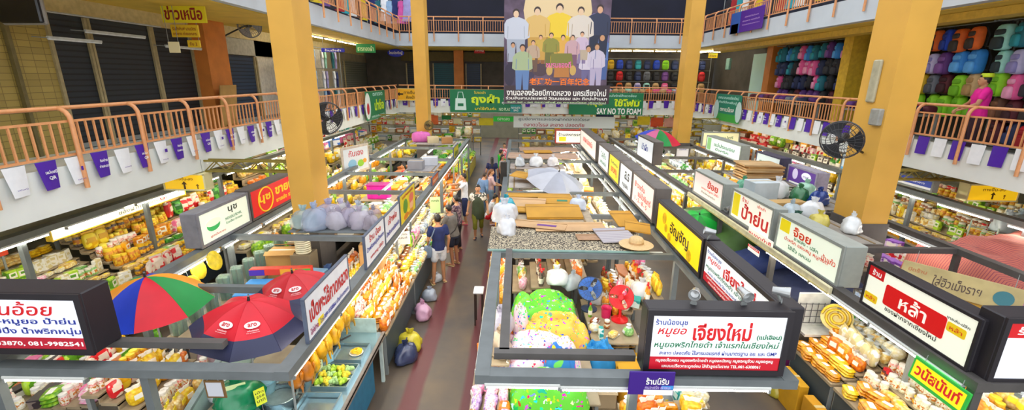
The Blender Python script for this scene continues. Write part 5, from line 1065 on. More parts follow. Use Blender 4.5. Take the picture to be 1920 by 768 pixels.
r = counter('inner counter behind the grey umbrella', -.05, 2.45, 13.1, 15.3, .95, 1.35, 5); fill(r, 13.1, 15.3, RZL, 'behind the grey umbrella', [[('snack_bag', [C_, O, W]), ('box', [O, 'brown', W])], [('food_bag', [G, 'pale green']), ('tray_pack', [C_, O])]], 1.6, 36, scale=1.5)
r = counter('inner counter of the farthest middle stall', .1, 2.45, 15.5, 18, 1.2, 1.6, 4); fill(r, 15.5, 18, RZL, 'in the farthest middle stall', [[('snack_bag', [C_, 'lime', W]), ('box', [W, 'brown'])]], 1.9, 37, scale=1.8)
r = counter('low counter by the left posts under the cardboard roof', .05, 1.1, 11, 12.9, .95, 1.2, 3); fill(r, 11, 12.9, RZL, 'under the tilted orange board', [[('snack_bag', ['pink', W, 'lime', C_]), ('food_bag', [W, C_])]], 1.2, 38, scale=1.2)
p = 'under the front sign with red band'
r = counter('small counter under the front sign with the red lower band', 1.28, 2.3, 4.0, 4.75, .95, 1.02, 6); fill(r, 4.0, 4.75, 0, p, [[('snack_bag', [G, Y]), ('food_bag', [Y, G])], [('snack_bag', [G, O]), ('tray_pack', [G, C_, R])]], 1, 39)
r = counter('crowded table beside the red fan', 1.65, 2.5, 6.95, 8.5, .9, 1.25, 5); fill(r, 6.95, 8.5, RZL, 'on the crowded table beside the red fan', [[('bottle', [G, 'brown', 'yellow']), ('jar', [G, 'brown'])], [('food_bag', ['brown', G, W]), ('chip_packet', ['blue', Y, 'pink'])], [('box', ['teal', 'brown']), ('snack_bag', ['white', G])]], .95, 40)
# ---- right snack stall: steps rising to the right
p = 'on the jar counter under the large sign'
stall(p, 'stepped counter of trays and jars under the large white sign', 4.32, 5.75, 4.05, 5.3, .82, 1.4, 9, [[('flat_packet', [G, Y])], [('flat_packet', [G, O])], [('jar', ['dark red', W]), ('tray_pack', [C_, 'brown'])], [('jar', ['dark red', 'dark', 'white'])], [('jar', [R, 'dark red', 'white'])], [('tray_pack', [Y, C_]), ('snack_bag', [G, 'orange'])], [('jar', ['red', 'golden'])], [('snack_bag', [C_, Y])]], 41, .97)
p = 'on the counter beside the purple cloth'
stall(p, 'stepped counter of white food bags beside the golden packets', 4.32, 5.75, 5.35, 6.3, .82, 1.4, 9, [[('flat_packet', [G])], [('flat_packet', [G, Y])], [('snack_bag', [G, O]), ('flat_packet', [G])], [('chip_packet', [R, W]), ('snack_bag', [G, C_])], [('food_bag', [C_, W, Y])], [('food_bag', [C_, W])], [('snack_bag', [C_, W, Y])], [('food_bag', [W, C_, Y])], [('tray_pack', ['pink', Y, W])]], 42, .97)
p = 'on the counter behind the tarps'
stall(p, 'stepped counter of golden snacks behind the green tarp', 4.35, 5.7, 11.9, 14.4, .85, 1.35, 6, [[('snack_bag', [G, O, Y])], [('snack_bag', [G, O]), ('sausage_coil', ['orange', 'brown'])], [('tray_pack', [G, C_]), ('snack_bag', [G, Y])]], 43, 1.25, None, 1.3)
p = 'on the counter of the far right rows'
stall(p, 'stepped counter with pale packs in the far right rows', 4.4, 6.4, 14.5, 18.8, .85, 1.5, 6, [[('jar', [R, W, 'dark']), ('tray_pack', [C_, 'pale green', W])], [('snack_bag', [W, 'pale green', 'dark red']), ('food_bag', [W, 'green', 'silver'])]], 44, 1.6, None, 1.6)
p = 'on the farthest counter past the sign row'
stall(p, 'farthest counter of green and white goods right of the grey sign row', 4.4, 6.6, 18.9, 25, .85, 1.5, 5, [[('vegetable_bundle', ['green', 'pale green', 'dark green']), ('food_bag', [W, 'silver', 'pale green'])]], 45, 2.0, None, 1.9)
r = counter('goods shelf behind the violet sign', 6.0, 7.3, 9.6, 13.7, 1.2, 1.5, 4); fill(r, 9.6, 13.7, RZL, 'on the shelf before the violet sign', [[('food_bag', [W, 'pale green', 'silver']), ('bottle', [GN, 'blue', 'teal'])], [('snack_bag', [W, 'pale green']), ('box', [W, GN, 'golden'])]], 1.25, 46, scale=1.3)
r = counter('goods shelf beside the clock', 5.6, 6.4, 7.5, 9.4, 1.4, 1.6, 3); fill(r, 7.5, 9.4, RZL, 'on the shelf beside the round clock', [[('food_bag', [W, 'silver', 'pale green']), ('bottle', ['teal', 'dark green']), ('snack_bag', [W, 'red'])]], 1.1, 47, scale=1.2)
# ---- right wall stalls
p = 'in the display right of the near right column'
stall(p, 'stepped display of tins and jars right of the near right column', 10.1, 11.9, 9.9, 14.2, .8, 1.9, 10, [[('jar', [C_, 'pale green', G]), ('tin', [C_, W, G])], [('tin', [R, C_, 'lime']), ('jar', [G, 'brown'])], [('jar', ['pale green', Y]), ('tray_pack', [C_, 'lime', 'brown'])], [('carton', [W, 'lime', Y]), ('tin', [C_, 'orange'])]], 51, 1.3, None, 1.45)
p = 'in the display behind the violet sign'
stall(p, 'stepped display behind the violet sign along the right wall', 10.1, 12.2, 14.4, 19.5, .8, 2.3, 9, [[('carton', [W, Y, R, 'pink']), ('snack_bag', [C_, Y])], [('box', ['brown', W, 'golden']), ('tray_pack', [C_, 'pale green'])], [('bottle', [GN, 'brown', 'yellow']), ('carton', ['lime', 'dark'])]], 52, 1.7, None, 1.7)
p = 'at the right wall far end'
stall(p, 'stepped display at the far end of the right wall stalls', 10.1, 12.2, 19.7, 26, .8, 2.4, 8, [[('snack_bag', [Y, G, 'lime']), ('box', [Y, R, 'brown'])]], 53, 2.2, None, 2.1)
r = counter('low counter under the beam right of the clock column', 7.75, 8.9, 8.3, 10.6, .8, 1.1, 4); fill(r, 8.3, 10.6, RZL, 'on the low counter by the clock column', [[('carton', ['purple', W, R]), ('tin', [R, W])], [('box', ['dark red', 'purple']), ('tray_pack', [R, C_])]], 1.15, 54, scale=1.2)
r = counter('far counter under the yellow and orange goods', 7.6, 8.6, 15, 22, .9, 1.5, 4); fill(r, 15, 22, RZL, 'right of the far right column', [[('snack_bag', [Y, G, W, C_]), ('fruit_heap', [Y, O])]], 1.9, 55, scale=1.9)
r = counter('counter at the right picture edge', 5.9, 7.3, 4.1, 5.2, .9, 1.15, 6); fill(r, 4.1, 5.2, RZL, 'at the right picture edge', [[('jar', [O, G, 'brown']), ('tray_pack', [G, O])]], 1, 56)
# back wall of the ground floor: far counter line
r = counter('far wall counter left of the aisle end', -6.5, -2.6, 26.2, 27.6, .9, 1.5, 7); fill(r, 26.2, 27.6, 0, 'by the far wall left of the aisle', [[('box', [O, W, GN, Y]), ('snack_bag', [W, Y, 'pale green'])]], 2.2, 57, scale=2)
r = counter('far wall counter right of the aisle end', .2, 8, 26, 27.5, .9, 1.6, 12); fill(r, 26, 27.5, RZL, 'by the far wall right of the aisle', [[('box', [W, Y, O, 'silver']), ('snack_bag', [W, Y, 'pale green'])]], 2.2, 58, scale=2)

def back_shelf(label, x0, x1, y, place, seed, n=4):
    t = thing('shelf_rack', label, 'shelf', ((x0 + x1) / 2, y, 0)); w = x1 - x0; rg = random.Random(seed)
    for sx in (-w / 2, 0, w / 2): MB().bar((sx, .25, 0), (sx, .25, 2.8), .06).obj('upright', M_GREYB, t)
    for k in range(n):
        z = .9 + k * .5; MB().box((0, 0, z - .02), (w, .5, .04)).obj('shelf_board', M_CTR, t); x = x0 + .2
        while x < x1 - .2:
            kind, c = rg.choice((('box', 'white'), ('box', 'yellow'), ('carton', 'orange'), ('carton', 'green'), ('box', 'silver'), ('chip_packet', 'yellow'), ('chip_packet', 'lime'), ('box', 'brown'), ('carton', 'red'), ('food_bag', 'cream')))
            s = rg.uniform(2.1, 2.7); wd = SZ[kind] * s; good(kind, c, TR(x + wd / 2, y, z, rg.uniform(-.2, .2), s), place); x += wd
back_shelf('tall shelf of boxed goods by the far wall left of the aisle', -9.3, -2.3, 28.6, 'on the far wall shelf, left', 71); back_shelf('tall shelf of boxed goods by the far wall right of the aisle', .1, 11.5, 28.6, 'on the far wall shelf, right', 72)
r = counter('high inner counter of pale goods before the far left column', -3.4, -2.3, 19.6 - 2.9, 18.2, 1.3, 1.6, 3); fill(r, 16.7, 18.2, RZR, 'on the high inner counter', [[('food_bag', [W, C_, 'pale green', O]), ('snack_bag', [Y, C_, W])], [('box', [W, 'silver', 'blue']), ('fruit_heap', [Y, O, 'lime'])]], 1.6, 73, scale=1.6)
# ================================================================== umbrellas, covers, boxes, bags and tools
def umbrella(label, apex, R, h, cols, tilt=(0, 0), border=None, logo=None, rz=0, n=8, shaft=.9):
    M = Matrix.Translation(apex) @ Matrix.Rotation(tilt[0], 4, 'X') @ Matrix.Rotation(tilt[1], 4, 'Y') @ Matrix.Rotation(rz, 4, 'Z')
    t = thing('umbrella', label, 'umbrella', M=M)
    def prof(s): return -h * (s ** 1.9)
    for k in range(n):
        a0, a1 = 2 * PI * k / n, 2 * PI * (k + 1) / n
        def fn(u, v):
            a = a0 + (a1 - a0) * u; s = .02 + .98 * v; sag = 1 - .07 * math.sin(PI * u) * s
            r = R * s * (math.cos((a1 - a0) / 2) / math.cos(a - (a0 + a1) / 2)) * (1 - .05 * math.sin(PI * u) * (s ** 3))
            return (r * math.cos(a), r * math.sin(a), prof(s) - .05 * R * math.sin(PI * u) * s)
        b = MB().sheet(fn, 6, 8, .004, 0)
        if border:     # outer band in a second colour
            cnt = 0
            for i, f in enumerate(b.f):
                z = [b.v[j] for j in f]; rr = sum(math.hypot(p[0], p[1]) for p in z) / len(z)
                if rr > R * .72: b.m[i] = 1
        b.obj('canopy_panel', [cols[k % len(cols)]] + ([border] if border else []), t, 70)
        p = [(R * s * math.cos(a0), R * s * math.sin(a0), prof(s) - .012) for s in (.05, .3, .55, .8, .99)]
        MB().tube(p, .005, 5).obj('rib', M_GREYB, t)
    MB().tube([(0, 0, .07), (0, 0, -shaft)], .011, 8).obj('shaft', M_GREYB, t); MB().lathe([(.018, -.005), (.012, .05), (.004, .08)], 8).obj('tip', mat('#1c1c1e', .4), t)
    MB().tube([(0, 0, -shaft), (0, 0, -shaft - .06), (.03, 0, -shaft - .1), (.06, 0, -shaft - .07)], .016, 8).obj('handle', mat('#26262a', .5), t)
    if logo:
        for k in logo:
            a = 2 * PI * (k + .5) / n; s = .56; c = Vector((R * s * math.cos(a) * .93, R * s * math.sin(a) * .93, prof(s) - .028 * R + .012))
            rad = Vector((math.cos(a), math.sin(a), -h * 1.9 * s ** .9 / R)).normalized(); tan = Vector((-math.sin(a), math.cos(a), 0)); 
            Ml = Matrix((tan, -rad, tan.cross(-rad))).transposed().to_4x4(); Ml.translation = c + (tan.cross(-rad)) * .008
            g = link('emblem', MB().lathe([(.075, 0), (.075, .002)], 20, sy=.55).mesh('emblem', T('#e8dcdc')), t, Ml)
            l = link('lettering', text_mesh('aro', .085, .04, tR, .02), t, Ml @ Matrix.Translation((0, 0, .004))); link('lettering', text_mesh('wholesale', .11, .02, T('#e8b0b0'), .02), t, Ml @ Matrix.Translation((0, -.065, .003))); link('lettering', text_mesh('For professional', .12, .015, T('#e8b0b0'), .02), t, Ml @ Matrix.Translation((0, -.09, .003)))
    return t
CL = lambda c, v=.08: mat(c, .55, var=v, scale=3, kind='cloth')
uR, uB, uG, uO, uNV = CL('#d3122a'), CL('#1638b8'), CL('#118a3c'), CL('#f09a1c'), CL('#2c3050')
umbrella('big umbrella of orange, blue, red and green panels behind the front left sign', at(272, 519, z=2.4), .67, .4, [uR, uG, uO, uB], (.02, .0), rz=-1.95 + PI / 4)
umbrella('nearest red umbrella with dark border and a white oval emblem', at(466, 563, z=2.42), .61, .34, [CL('#d2182c')], (.05, .12), uNV, (5, 6), rz=.2)
umbrella('second red umbrella behind the nearest red one', at(548, 512, z=2.28), .56, .3, [CL('#c8242e')], (.05, -.05), uNV, (5, 6), rz=.1)
umbrella('pale grey umbrella lying open on the middle stall roofs', at(1048, 322, z=2.5), .82, .3, [CL('#b9bcc6'), CL('#a9adba')], (.2, .25), rz=.3, shaft=.35)
umbrella('small rainbow umbrella far right by the far right column', at(1237, 243, z=2.75), .95, .45, [CL('#d8284a'), CL('#1a9a3c'), CL('#e8a018'), CL('#d83a20'), CL('#f0c020'), uB, CL('#c85a8a'), uG], (.1, .1), rz=-1.2)
umbrella('bright green umbrella over the stall right of the yellow light box', at(1312, 402, z=1.95), .46, .3, [CL('#17b03a'), CL('#12902e')], (.5, -.3), rz=.3)
# draped covers -------------------------------------------------------
def drape(label, x0, x1, y0, y1, z0, z1, m, name='tarp_cover', cat='tarp', seed=0, bulge=.1, group=None, hk=3.2, fold=1):
    """cloth laid over goods; z0 at x0 side, z1 at x1 side; edges hang down"""
    rg = random.Random(seed); cx, cy = (x0 + x1) / 2, (y0 + y1) / 2
    t = thing(name, label, cat, (cx, cy, 0), group=group)
    def fn(u, v):
        x, y = x0 + (x1 - x0) * u, y0 + (y1 - y0) * v
        z = z0 + (z1 - z0) * u + bulge * (1 - (2 * u - 1) ** 4) * (1 - (2 * v - 1) ** 4) + fold * .06 * noise.noise(Vector((x * 2.2 + seed, y * 2.2, 0))) + .025 * noise.noise(Vector((x * 7, y * 7 + seed, 0)))
        e = max(abs(2 * u - 1), abs(2 * v - 1)); 
        if e > .9: z -= (e - .9) * hk
        return (x - cx, y - cy, z)
    MB().sheet(fn, 26, 26, .006).obj('cloth', m, t, 70)
    bb = MB(); bb.tube([fn(i / 20, .985) for i in range(21)], .012, 5); bb.obj('hem', m, t)
    return t
drape('wide olive green tarp over the stall below the huge red lettering', 4.2, 5.6, 8.75, 11.6, 1.45, 1.75, CL('#4c7030', .15), seed=3, bulge=.2)
drape('blue tarp over the closed stall beneath the hanging white card', 4.2, 5.7, 7.95, 8.8, 1.3, 1.65, CL('#2a3c78', .15), seed=4, bulge=.15)
drape('dark navy tarp over the closed stall below the cream sign', 4.15, 5.9, 6.72, 8.0, 1.2, 1.55, CL('#1f2748', .18), seed=5, bulge=.12)
M_PINK = mat('#c4705f', .8, kind='slatv', scale=22, hex2='#94485a', var=.1)
drape('pink and red striped cloth draped over the stall at the right edge', 7.65, 10.0, 5.7, 8.6, 1.7, 2.05, M_PINK, 'striped_cloth', 'cloth', 6, .15, hk=7, fold=2.6)
drape('purple and pink checked cloth below the cardboard sign at the right edge', 6.1, 7.65, 5.6, 6.6, 1.2, 1.72, mat('#b06a9a', .8, kind='check', scale=6, hex2='#d8846a'), 'checked_cloth', 'cloth', 7, .1)
M_GRC = mat('#62cc34', .6, kind='floral', scale=13); M_YEC = mat('#ecc04a', .6, kind='floral', scale=15); M_PKC = mat('#ecd4e0', .6, kind='floral', scale=17); M_BLC = mat('#bcd4f0', .6, kind='floral', scale=5)
def heap_table(label, x0, x1, y0, y1, z):
    t = thing('work_table', label, 'table', ((x0 + x1) / 2, (y0 + y1) / 2, 0)); w, d = x1 - x0, y1 - y0
    MB().cbox((0, 0, z - .02), (w, d, .04), .01).obj('top', M_CTR, t)
    for sx in (-1, 1):
        for sy in (-1, 1): MB().bar((sx * (w / 2 - .05), sy * (d / 2 - .05), 0), (sx * (w / 2 - .05), sy * (d / 2 - .05), z - .04), .045).obj('leg', M_GREYB, t)
    return t
heap_table('table under the flowered cloth piles in the front stall', .0, 1.12, 4.9, 7.45, .8)
def cloth_heap(label, c, r, h, m, seed):
    t = thing('cloth_pile', label, 'cloth', c); b = MB()
    n, k = 56, 26; vs, fs = [], []
    for i in range(k + 1):
        s = i / k
        for j in range(n):
            a = 2 * PI * j / n; w = 1 + .1 * noise.noise(Vector((math.cos(a) * 1.7, math.sin(a) * 1.7, seed + s * 2)))
            X_, Y_ = s * math.cos(a), s * math.sin(a); z = h * (1 - s ** 6) * (.92 + .16 * math.tanh(5 * noise.noise(Vector((2.6 * X_ + seed, 2.6 * Y_, 1)))) + .3 * noise.noise(Vector((2.1 * X_, 2.1 * Y_, seed * 3)))) + .07 * abs(noise.noise(Vector((4.5 * X_ + 3 * Y_, 2 * Y_, seed)))) * (1 - s ** 4) + .02 * noise.noise(Vector((11 * X_, 11 * Y_, seed)))
            vs.append((r[0] * s * w * math.copysign(abs(math.cos(a)) ** .55, math.cos(a)), r[1] * s * w * math.copysign(abs(math.sin(a)) ** .55, math.sin(a)), max(.0, z) if i < k else 0))
    for i in range(k):
        for j in range(n): fs.append((i * n + j, i * n + n + j, i * n + n + (j + 1) % n, i * n + (j + 1) % n))
    fs.append(tuple(range(k * n + n - 1, k * n - 1, -1)))
    b.add(vs, fs).obj('cloth', m, t, 80)
    rr = [(r[0] * .93 * math.cos(2 * PI * j / 24), r[1] * .93 * math.sin(2 * PI * j / 24), .02 + .02 * math.sin(j * 2.2)) for j in range(25)]; MB().tube(rr, .016, 5).obj('hem', m, t)
    return t
cloth_heap('bright green flowered cloth heaped over goods behind the front frame', (.5, 7.0, .8), (.58, .5, 0), .4, M_GRC, 1); cloth_heap('yellow and orange flowered cloth heap in front of the green one', (.62, 6.35, .8), (.56, .36, 0), .36, M_YEC, 2)
cloth_heap('pink and pale blue flowered cloth heap nearest the front frame', (.4, 5.75, .8), (.56, .46, 0), .33, M_PKC, 3); cloth_heap('blue flowered cloth bundle on the pink heap', (.62, 5.45, .8), (.26, .2, 0), .42, mat('#2f7fd0', .6, kind='floral', scale=5), 4)
cloth_heap('bright green flowered cloth below the bright front tubes', (.45, 5.0, .8), (.52, .3, 0), .3, M_GRC, 5); cloth_heap('lilac cloth bundle beside the green heap by the aisle posts', (.1, 6.55, .8), (.14, .3, 0), .42, M_PKC, 6)
# ---- plastic bags ---------------------------------------------------
BG = {}
def poly_bag(M, hexc, label, group=None, a=.75, big=1.0):
    if (hexc, a) not in BG:
        def mk(seed):
            b = MB(); n, k = 26, 10; vs, fs = [], []
            for i in range(k + 1):
                s = i / k; prof = [.7, 1, 1.08, 1.05, 1, .92, .84, .72, .5, .2, .3][i]; z = [0, .015, .05, .1, .15, .2, .24, .275, .3, .315, .37][i]
                for j in range(n):
                    an = 2 * PI * j / n; w = prof * (1 + .3 * noise.noise(Vector((math.cos(an) * 1.6, math.sin(an) * 1.6, seed + z * 5))) + .16 * noise.noise(Vector((math.cos(an) * 5, math.sin(an) * 5, seed + z * 14)))); vs.append((.21 * w * math.cos(an), .16 * w * math.sin(an), z + (.04 * noise.noise(Vector((an, seed, z * 9))) if 0 < i < 9 else 0)))
            for i in range(k):
                for j in range(n): fs.append((i * n + j, i * n + (j + 1) % n, i * n + n + (j + 1) % n, i * n + n + j))
            fs.append(tuple(range(n - 1, -1, -1))); b.add(vs, fs); return b
        BG[hexc, a] = (mk(hash(hexc) % 17).mesh('bag', mat(hexc, .25, var=.1, scale=6, kind='bag', alpha=a, spec=.8), 70), MB().sheet(lambda u, v: ((u - .5) * (.05 + .1 * v), .02 * math.sin(u * 9), .3 + .11 * v), 8, 3, .004).mesh('tie', mat(hexc, .3)))
    r = thing('plastic_bag', label, 'plastic bag', M=M, group=group); me, ti = BG[hexc, a]; link('bag', me, r); link('tie', ti, r); return r
def board_on(label, x0, x1, y0, y1, z, m=None, th=.02, name='cover_board'):
    t = thing(name, label, 'board', ((x0 + x1) / 2, (y0 + y1) / 2, z)); MB().cbox((0, 0, th / 2), (x1 - x0, y1 - y0, th), .004).obj('sheet', m or mat('#a58a60', .7, var=.15), t)
    for s in (-1, 1): MB().box((s * (x1 - x0) * .4, 0, -.004 + th + .006), (.04, y1 - y0, .012)).obj('batten', mat('#8c7450', .7), t)
    return t
board_on('board carrying the clear plastic bags beside the near left column', -4.05, -2.4, 7.6, 8.3, 2.105, M_FR)
r = counter('raised counter behind the bag pile at the near left column', -4.9, -2.5, 9.12, 10.5, 1.35, 1.55, 7); fill(r, 9.12, 10.5, 0, 'behind the bag pile', [[('food_bag', ['white', 'cream', 'orange']), ('snack_bag', ['yellow', 'golden', 'white'])], [('box', ['white', 'red', 'yellow']), ('snack_bag', ['cream', 'lime'])]], 1.5, 63, scale=1.6)
for i, (x, y, s, c) in enumerate(((-3.85, 7.85, .85, '#b8d0d0'), (-3.62, 7.8, 1.0, '#b4c4e0'), (-3.3, 7.85, .8, '#d4cfdc'), (-3.5, 8.15, .95, '#c0b8d0'), (-3.12, 8.1, .85, '#b0a8c4'), (-2.85, 7.9, .8, '#d0c8d8'), (-2.65, 8.1, .75, '#b4b0c0'), (-3.0, 8.3, .8, '#cfd8e0'), (-3.35, 8.35, .85, '#d8d0e4'), (-2.6, 7.8, .7, '#c4bccc'))):
    poly_bag(TR(x, y, 2.127, i * 1.3, s * 1.22), c, 'translucent bag of cups on the roof boards by the near left column', 'bags of cups on the roof boards', .5)
def carton_box(label, c, d, hexc='#c99a5c', rz=0, flaps=False, tape=True, group=None, name='cardboard_box'):
    t = thing(name, label, 'box', c, rz, group); m = mat(hexc, .7, var=.1, scale=3)
    MB().cbox((0, 0, d[2] / 2), d, .008).obj('body', m, t)
    if tape: MB().box((0, 0, d[2] + .001), (d[0] * .99, .05, .003)).obj('tape', mat('#e0c890', .3), t)
    if flaps:
        for s in (-1, 1): MB().box((0, s * (d[1] / 2 + .04), d[2] + .02), (d[0] * .95, .1, .006), 0, Matrix.Rotation(-s * .5, 3, 'X')).obj('flap', m, t)
    return t
# block between the left aisle and the central aisle: worktables with clutter
heap_table('worktable under the clutter behind the red umbrellas', -4.6, -3.45, 5.4, 8.3, .85)
heap_table('narrow rack table along the left beam with stacked green packs', -4.95, -4.65, 5.6, 9.2, 1.2)
carton_box('big blue tarp wrapped crate behind the red umbrellas', (-4.15, 6.75, .85), (.62, .62, .62), '#3f8fd0', .1, False, False); carton_box('second blue wrapped crate with pale lid beside the blue tarp crate', (-3.7, 7.45, .85), (.5, .5, .55), '#8fb8d8', -.1, False, False)
carton_box('open cardboard box beside the near left column below the lid stack', (-4.4, 8.05, .85), (.55, .4, .75), '#c89a58', .1, True); carton_box('cardboard box behind the white flat sign', (-2.75, 8.15, 1.25), (.42, .36, .5), '#d2a468', .1)
t = thing('long_box', 'long rainbow striped box lying above the blue crates', 'box', (-4.0, 7.15, 1.52), .12); MB().cbox((0, 0, .06), (1.0, .14, .12), .01).obj('body', mat('#d8361c', .5), t)
for i, c in enumerate(('#4a2aa0', '#d8361c', '#e8a01c', '#5aa03a')): MB().box((-.375 + .25 * i, -.072, .06), (.245, .004, .1)).obj('stripe_panel', T(c), t)
GRP = MB(); 
for k in range(4):
    for (dx, dy) in ((-.04, -.04), (.04, -.04), (-.04, .04), (.04, .04)): GRP.lathe([(.034, .1 * k), (.036, .1 * k + .01), (.036, .1 * k + .085), (.034, .1 * k + .098)], 8, (dx, dy, 0))
GRPM = GRP.mesh('jars', mat('#3f6a4a', .25, var=.15, scale=20), 50); GRPF = MB().cbox((0, 0, .21), (.19, .19, .42), .02).mesh('film', film('#c8dcd0', .3))
for i in range(9):
    r = thing('jar_bundle', 'film wrapped bundle of green jars standing on the rack along the left beam', 'jar bundle', M=TR(-4.8, 5.75 + i * .36, 1.2, .1 * i), group='green jar bundles along the left beam'); link('jars', GRPM, r); link('film', GRPF, r)
for i, (px, py, z) in enumerate(((402, 488, 1.95), (372, 505, 1.8), (362, 535, 1.7))):
    p = at(px, py, z=z); t = thing('cracker_pack', 'round yellow cracker pack hanging by the left beam, %s one' % ('upper', 'middle', 'lower')[i], 'snack pack', M=frame(p, (0, 1, 0), (-.3, 0, 1))); MB().lathe([(.05, -.02), (.15, -.015), (.16, .01), (.13, .03), (.05, .035)], 16).obj('cracker', mat('#f2d22a', .35, var=.15, scale=20), t, 60); MB().tube([(0, .15, 0), (0, 2.05 - z + .02, 0)], .004, 4).obj('string', M_GREYB, t)
t = thing('lid_stack', 'tall stack of clear cream plastic lids before the near left column', 'lid stack', at(590, 468, z=1.9)); 
for k in range(12): MB().lathe([(.13, .04 * k), (.14, .04 * k + .012), (.135, .04 * k + .034)], 14).obj('lid', mat('#e6dfc0', .25, var=.06), t)
t.location = (-3.98, 7.95, 1.6)
carton_box('crate holding the lid stack', (-3.98, 7.95, .85), (.36, .36, .75), '#8a7a60', 0, False, False)
for i, (x, y, z, c, s) in enumerate(((-4.35, 6.05, .85, '#c8242e', 1.1), (-4.05, 5.85, .85, '#e8e6ea', 1), (-3.7, 6.1, .85, '#6a4a3a', 1), (-3.75, 6.75, .85, '#d8e0ea', 1.1), (-3.6, 8.05, .85, '#7a9ad0', 1.15), (-4.3, 5.6, .85, '#d6b8c8', 1))):
    poly_bag(TR(x, y, z, i, s), c, '%s plastic bag in the clutter behind the red umbrellas' % ('red', 'white', 'brown', 'pale', 'blue', 'pink')[i], None, .95)
for i in range(7): carton_box('flat storage box in the clutter beside the golden snacks', (-3.45 + .02 * (i % 2), 8.7 + i * .0, .85), (.3, .3, .12), '#b09064') if i == 0 else None
t = thing('basin', 'pale pink plastic basin under the rainbow umbrella edge', 'basin', at(345, 598, z=1.35)); MB().lathe([(.001, 0), (.13, 0), (.2, .14), (.21, .15), (.19, .14), (.12, .015), (.001, .012)], 20).obj('bowl', mat('#e2b4d0', .35, var=.05), t, 50); MB().lathe([(.195, .14), (.215, .15), (.215, .16), (.195, .16)], 20).obj('rim', mat('#e2b4d0', .35, var=.05), t)
t.location.z = .95; t.location.x, t.location.y = -4.3, 5.75; t.location.z = 1.27
heap_table('low table in the clutter under the rainbow umbrella', -4.7, -4.0, 5.45, 5.95, 1.27)
# ---- steel counter with trays, pots and roast ducks
M_ST = mat('#a9c4cc', .22, metal=.75, var=.06, scale=4); M_STB = mat('#8fb8c8', .3, metal=.4, var=.05)
t = thing('steel_counter', 'stainless steel counter with trays beside the golden snack counter', 'counter', (-2.65, 5.3, 0))
MB().cbox((0, 0, .84), (1.16, 2.25, .05), .01).obj('top', M_ST, t); MB().box((-.05, 1.11, .98), (1.0, .02, .26)).obj('back_panel', mat('#b8d4d0', .4), t); MB().box((.56, 0, .83), (.04, 2.25, .09)).obj('edge_rail', mat('#7d746c', .5), t)
MB().box((.5, -.2, .45), (.03, 1.7, .66)).obj('skirt', mat('#1f6a8c', .5), t)
for sx in (-.5, .52):
    for sy in (-1.05, 1.05): MB().bar((sx, sy, 0), (sx, sy, .82), .05).obj('leg', mat('#c8d8d4', .4), t)
def tray(label, c, w, d, h=.06, group=None):
    t = thing('steel_tray', label, 'tray', c, group=group); b = MB(); b.cbox((0, 0, .006), (w - .04, d - .04, .012), .004); b.obj('base', M_ST, t); b = MB()
    for s in (-1, 1): b.bar((s * w / 2, -d / 2, h / 2), (s * w / 2, d / 2, h / 2), .014, h); b.bar((-w / 2, s * d / 2, h / 2), (w / 2, s * d / 2, h / 2), .014, h)
    b.obj('rim', M_ST, t); return t
tray('empty steel tray nearest the camera on the steel counter', (-2.4, 4.55, .866), .46, .6, .09); tray('wide steel tray with green vegetables on the steel counter', (-2.4, 5.25, .866), .46, .5); tray('steel tray under the roast ducks', (-2.95, 5.35, .866), .44, .6); tray('steel tray holding the yellow noodle portion', (-2.4, 5.8, .866), .44, .42)
t = thing('wok_pan', 'dark round pan on the steel counter by the back panel', 'pan', (-2.85, 6.05, .866)); MB().lathe([(.001, .0), (.1, 0), (.2, .06), (.205, .066), (.19, .06), (.001, .02)], 20).obj('bowl', mat('#3a3430', .4), t, 50); MB().tube([(.19, 0, .06), (.34, .1, .1)], .014, 6).obj('handle', mat('#22201f', .5), t)
def pot(label, c, r, h, fill_c=None):
    t = thing('steel_pot', label, 'pot', c); MB().lathe([(.001, 0), (r * .95, 0), (r, .02), (r, h), (r + .015, h + .005), (r - .012, h), (r - .014, .015), (.001, .012)], 24).obj('body', M_ST, t, 50)
    for s in (-1, 1): MB().tube([(s * r, -.05, h * .8), (s * (r + .05), -.05, h * .82), (s * (r + .05), .05, h * .82), (s * r, .05, h * .8)], .008, 6).obj('handle', mat('#2a2a2c', .5), t)
    if fill_c: MB().lathe([(.001, h * .7), (r - .02, h * .7)], 20).obj('broth', mat(fill_c, .2), t)
    return t
pot('large shallow steel pot at the front of the steel counter', (-2.88, 4.72, .866), .2, .15, '#9fb8b8'); pot('second steel pot cut by the lower picture edge', (-3.12, 4.34, .866), .17, .14, '#a8bcbc')
t = thing('noodle_portion', 'heap of yellow noodles on the steel counter', 'noodles', (-2.32, 5.82, .878)); b = MB()
for i in range(40):
    a = random.uniform(0, 6.3); r = random.uniform(.02, .085); pts = [(r * math.cos(a + k * .5), r * math.sin(a + k * .5), .02 + .05 * (1 - r / .1) + .012 * math.sin(k + i)) for k in range(7)]; b.tube(pts, .006, 4)
b.obj('noodles', mat('#f4cc1c', .45, var=.1), t); MB().lathe([(.07, 0), (.1, .012)], 14).obj('paper_plate', W_, t)
for i in range(12):
    tag(link('vegetable_bundle', gmesh('vegetable_bundle', ('lime', 'yellow', 'pale green')[i % 3]), None, TR(-2.56 + .1 * (i % 4), 5.1 + .13 * (i // 4), .88, i, .8)), '%s vegetable piece in the wide steel tray' % ('lime', 'yellow', 'pale green')[i % 3], 'vegetable', 'vegetables in the wide steel tray')
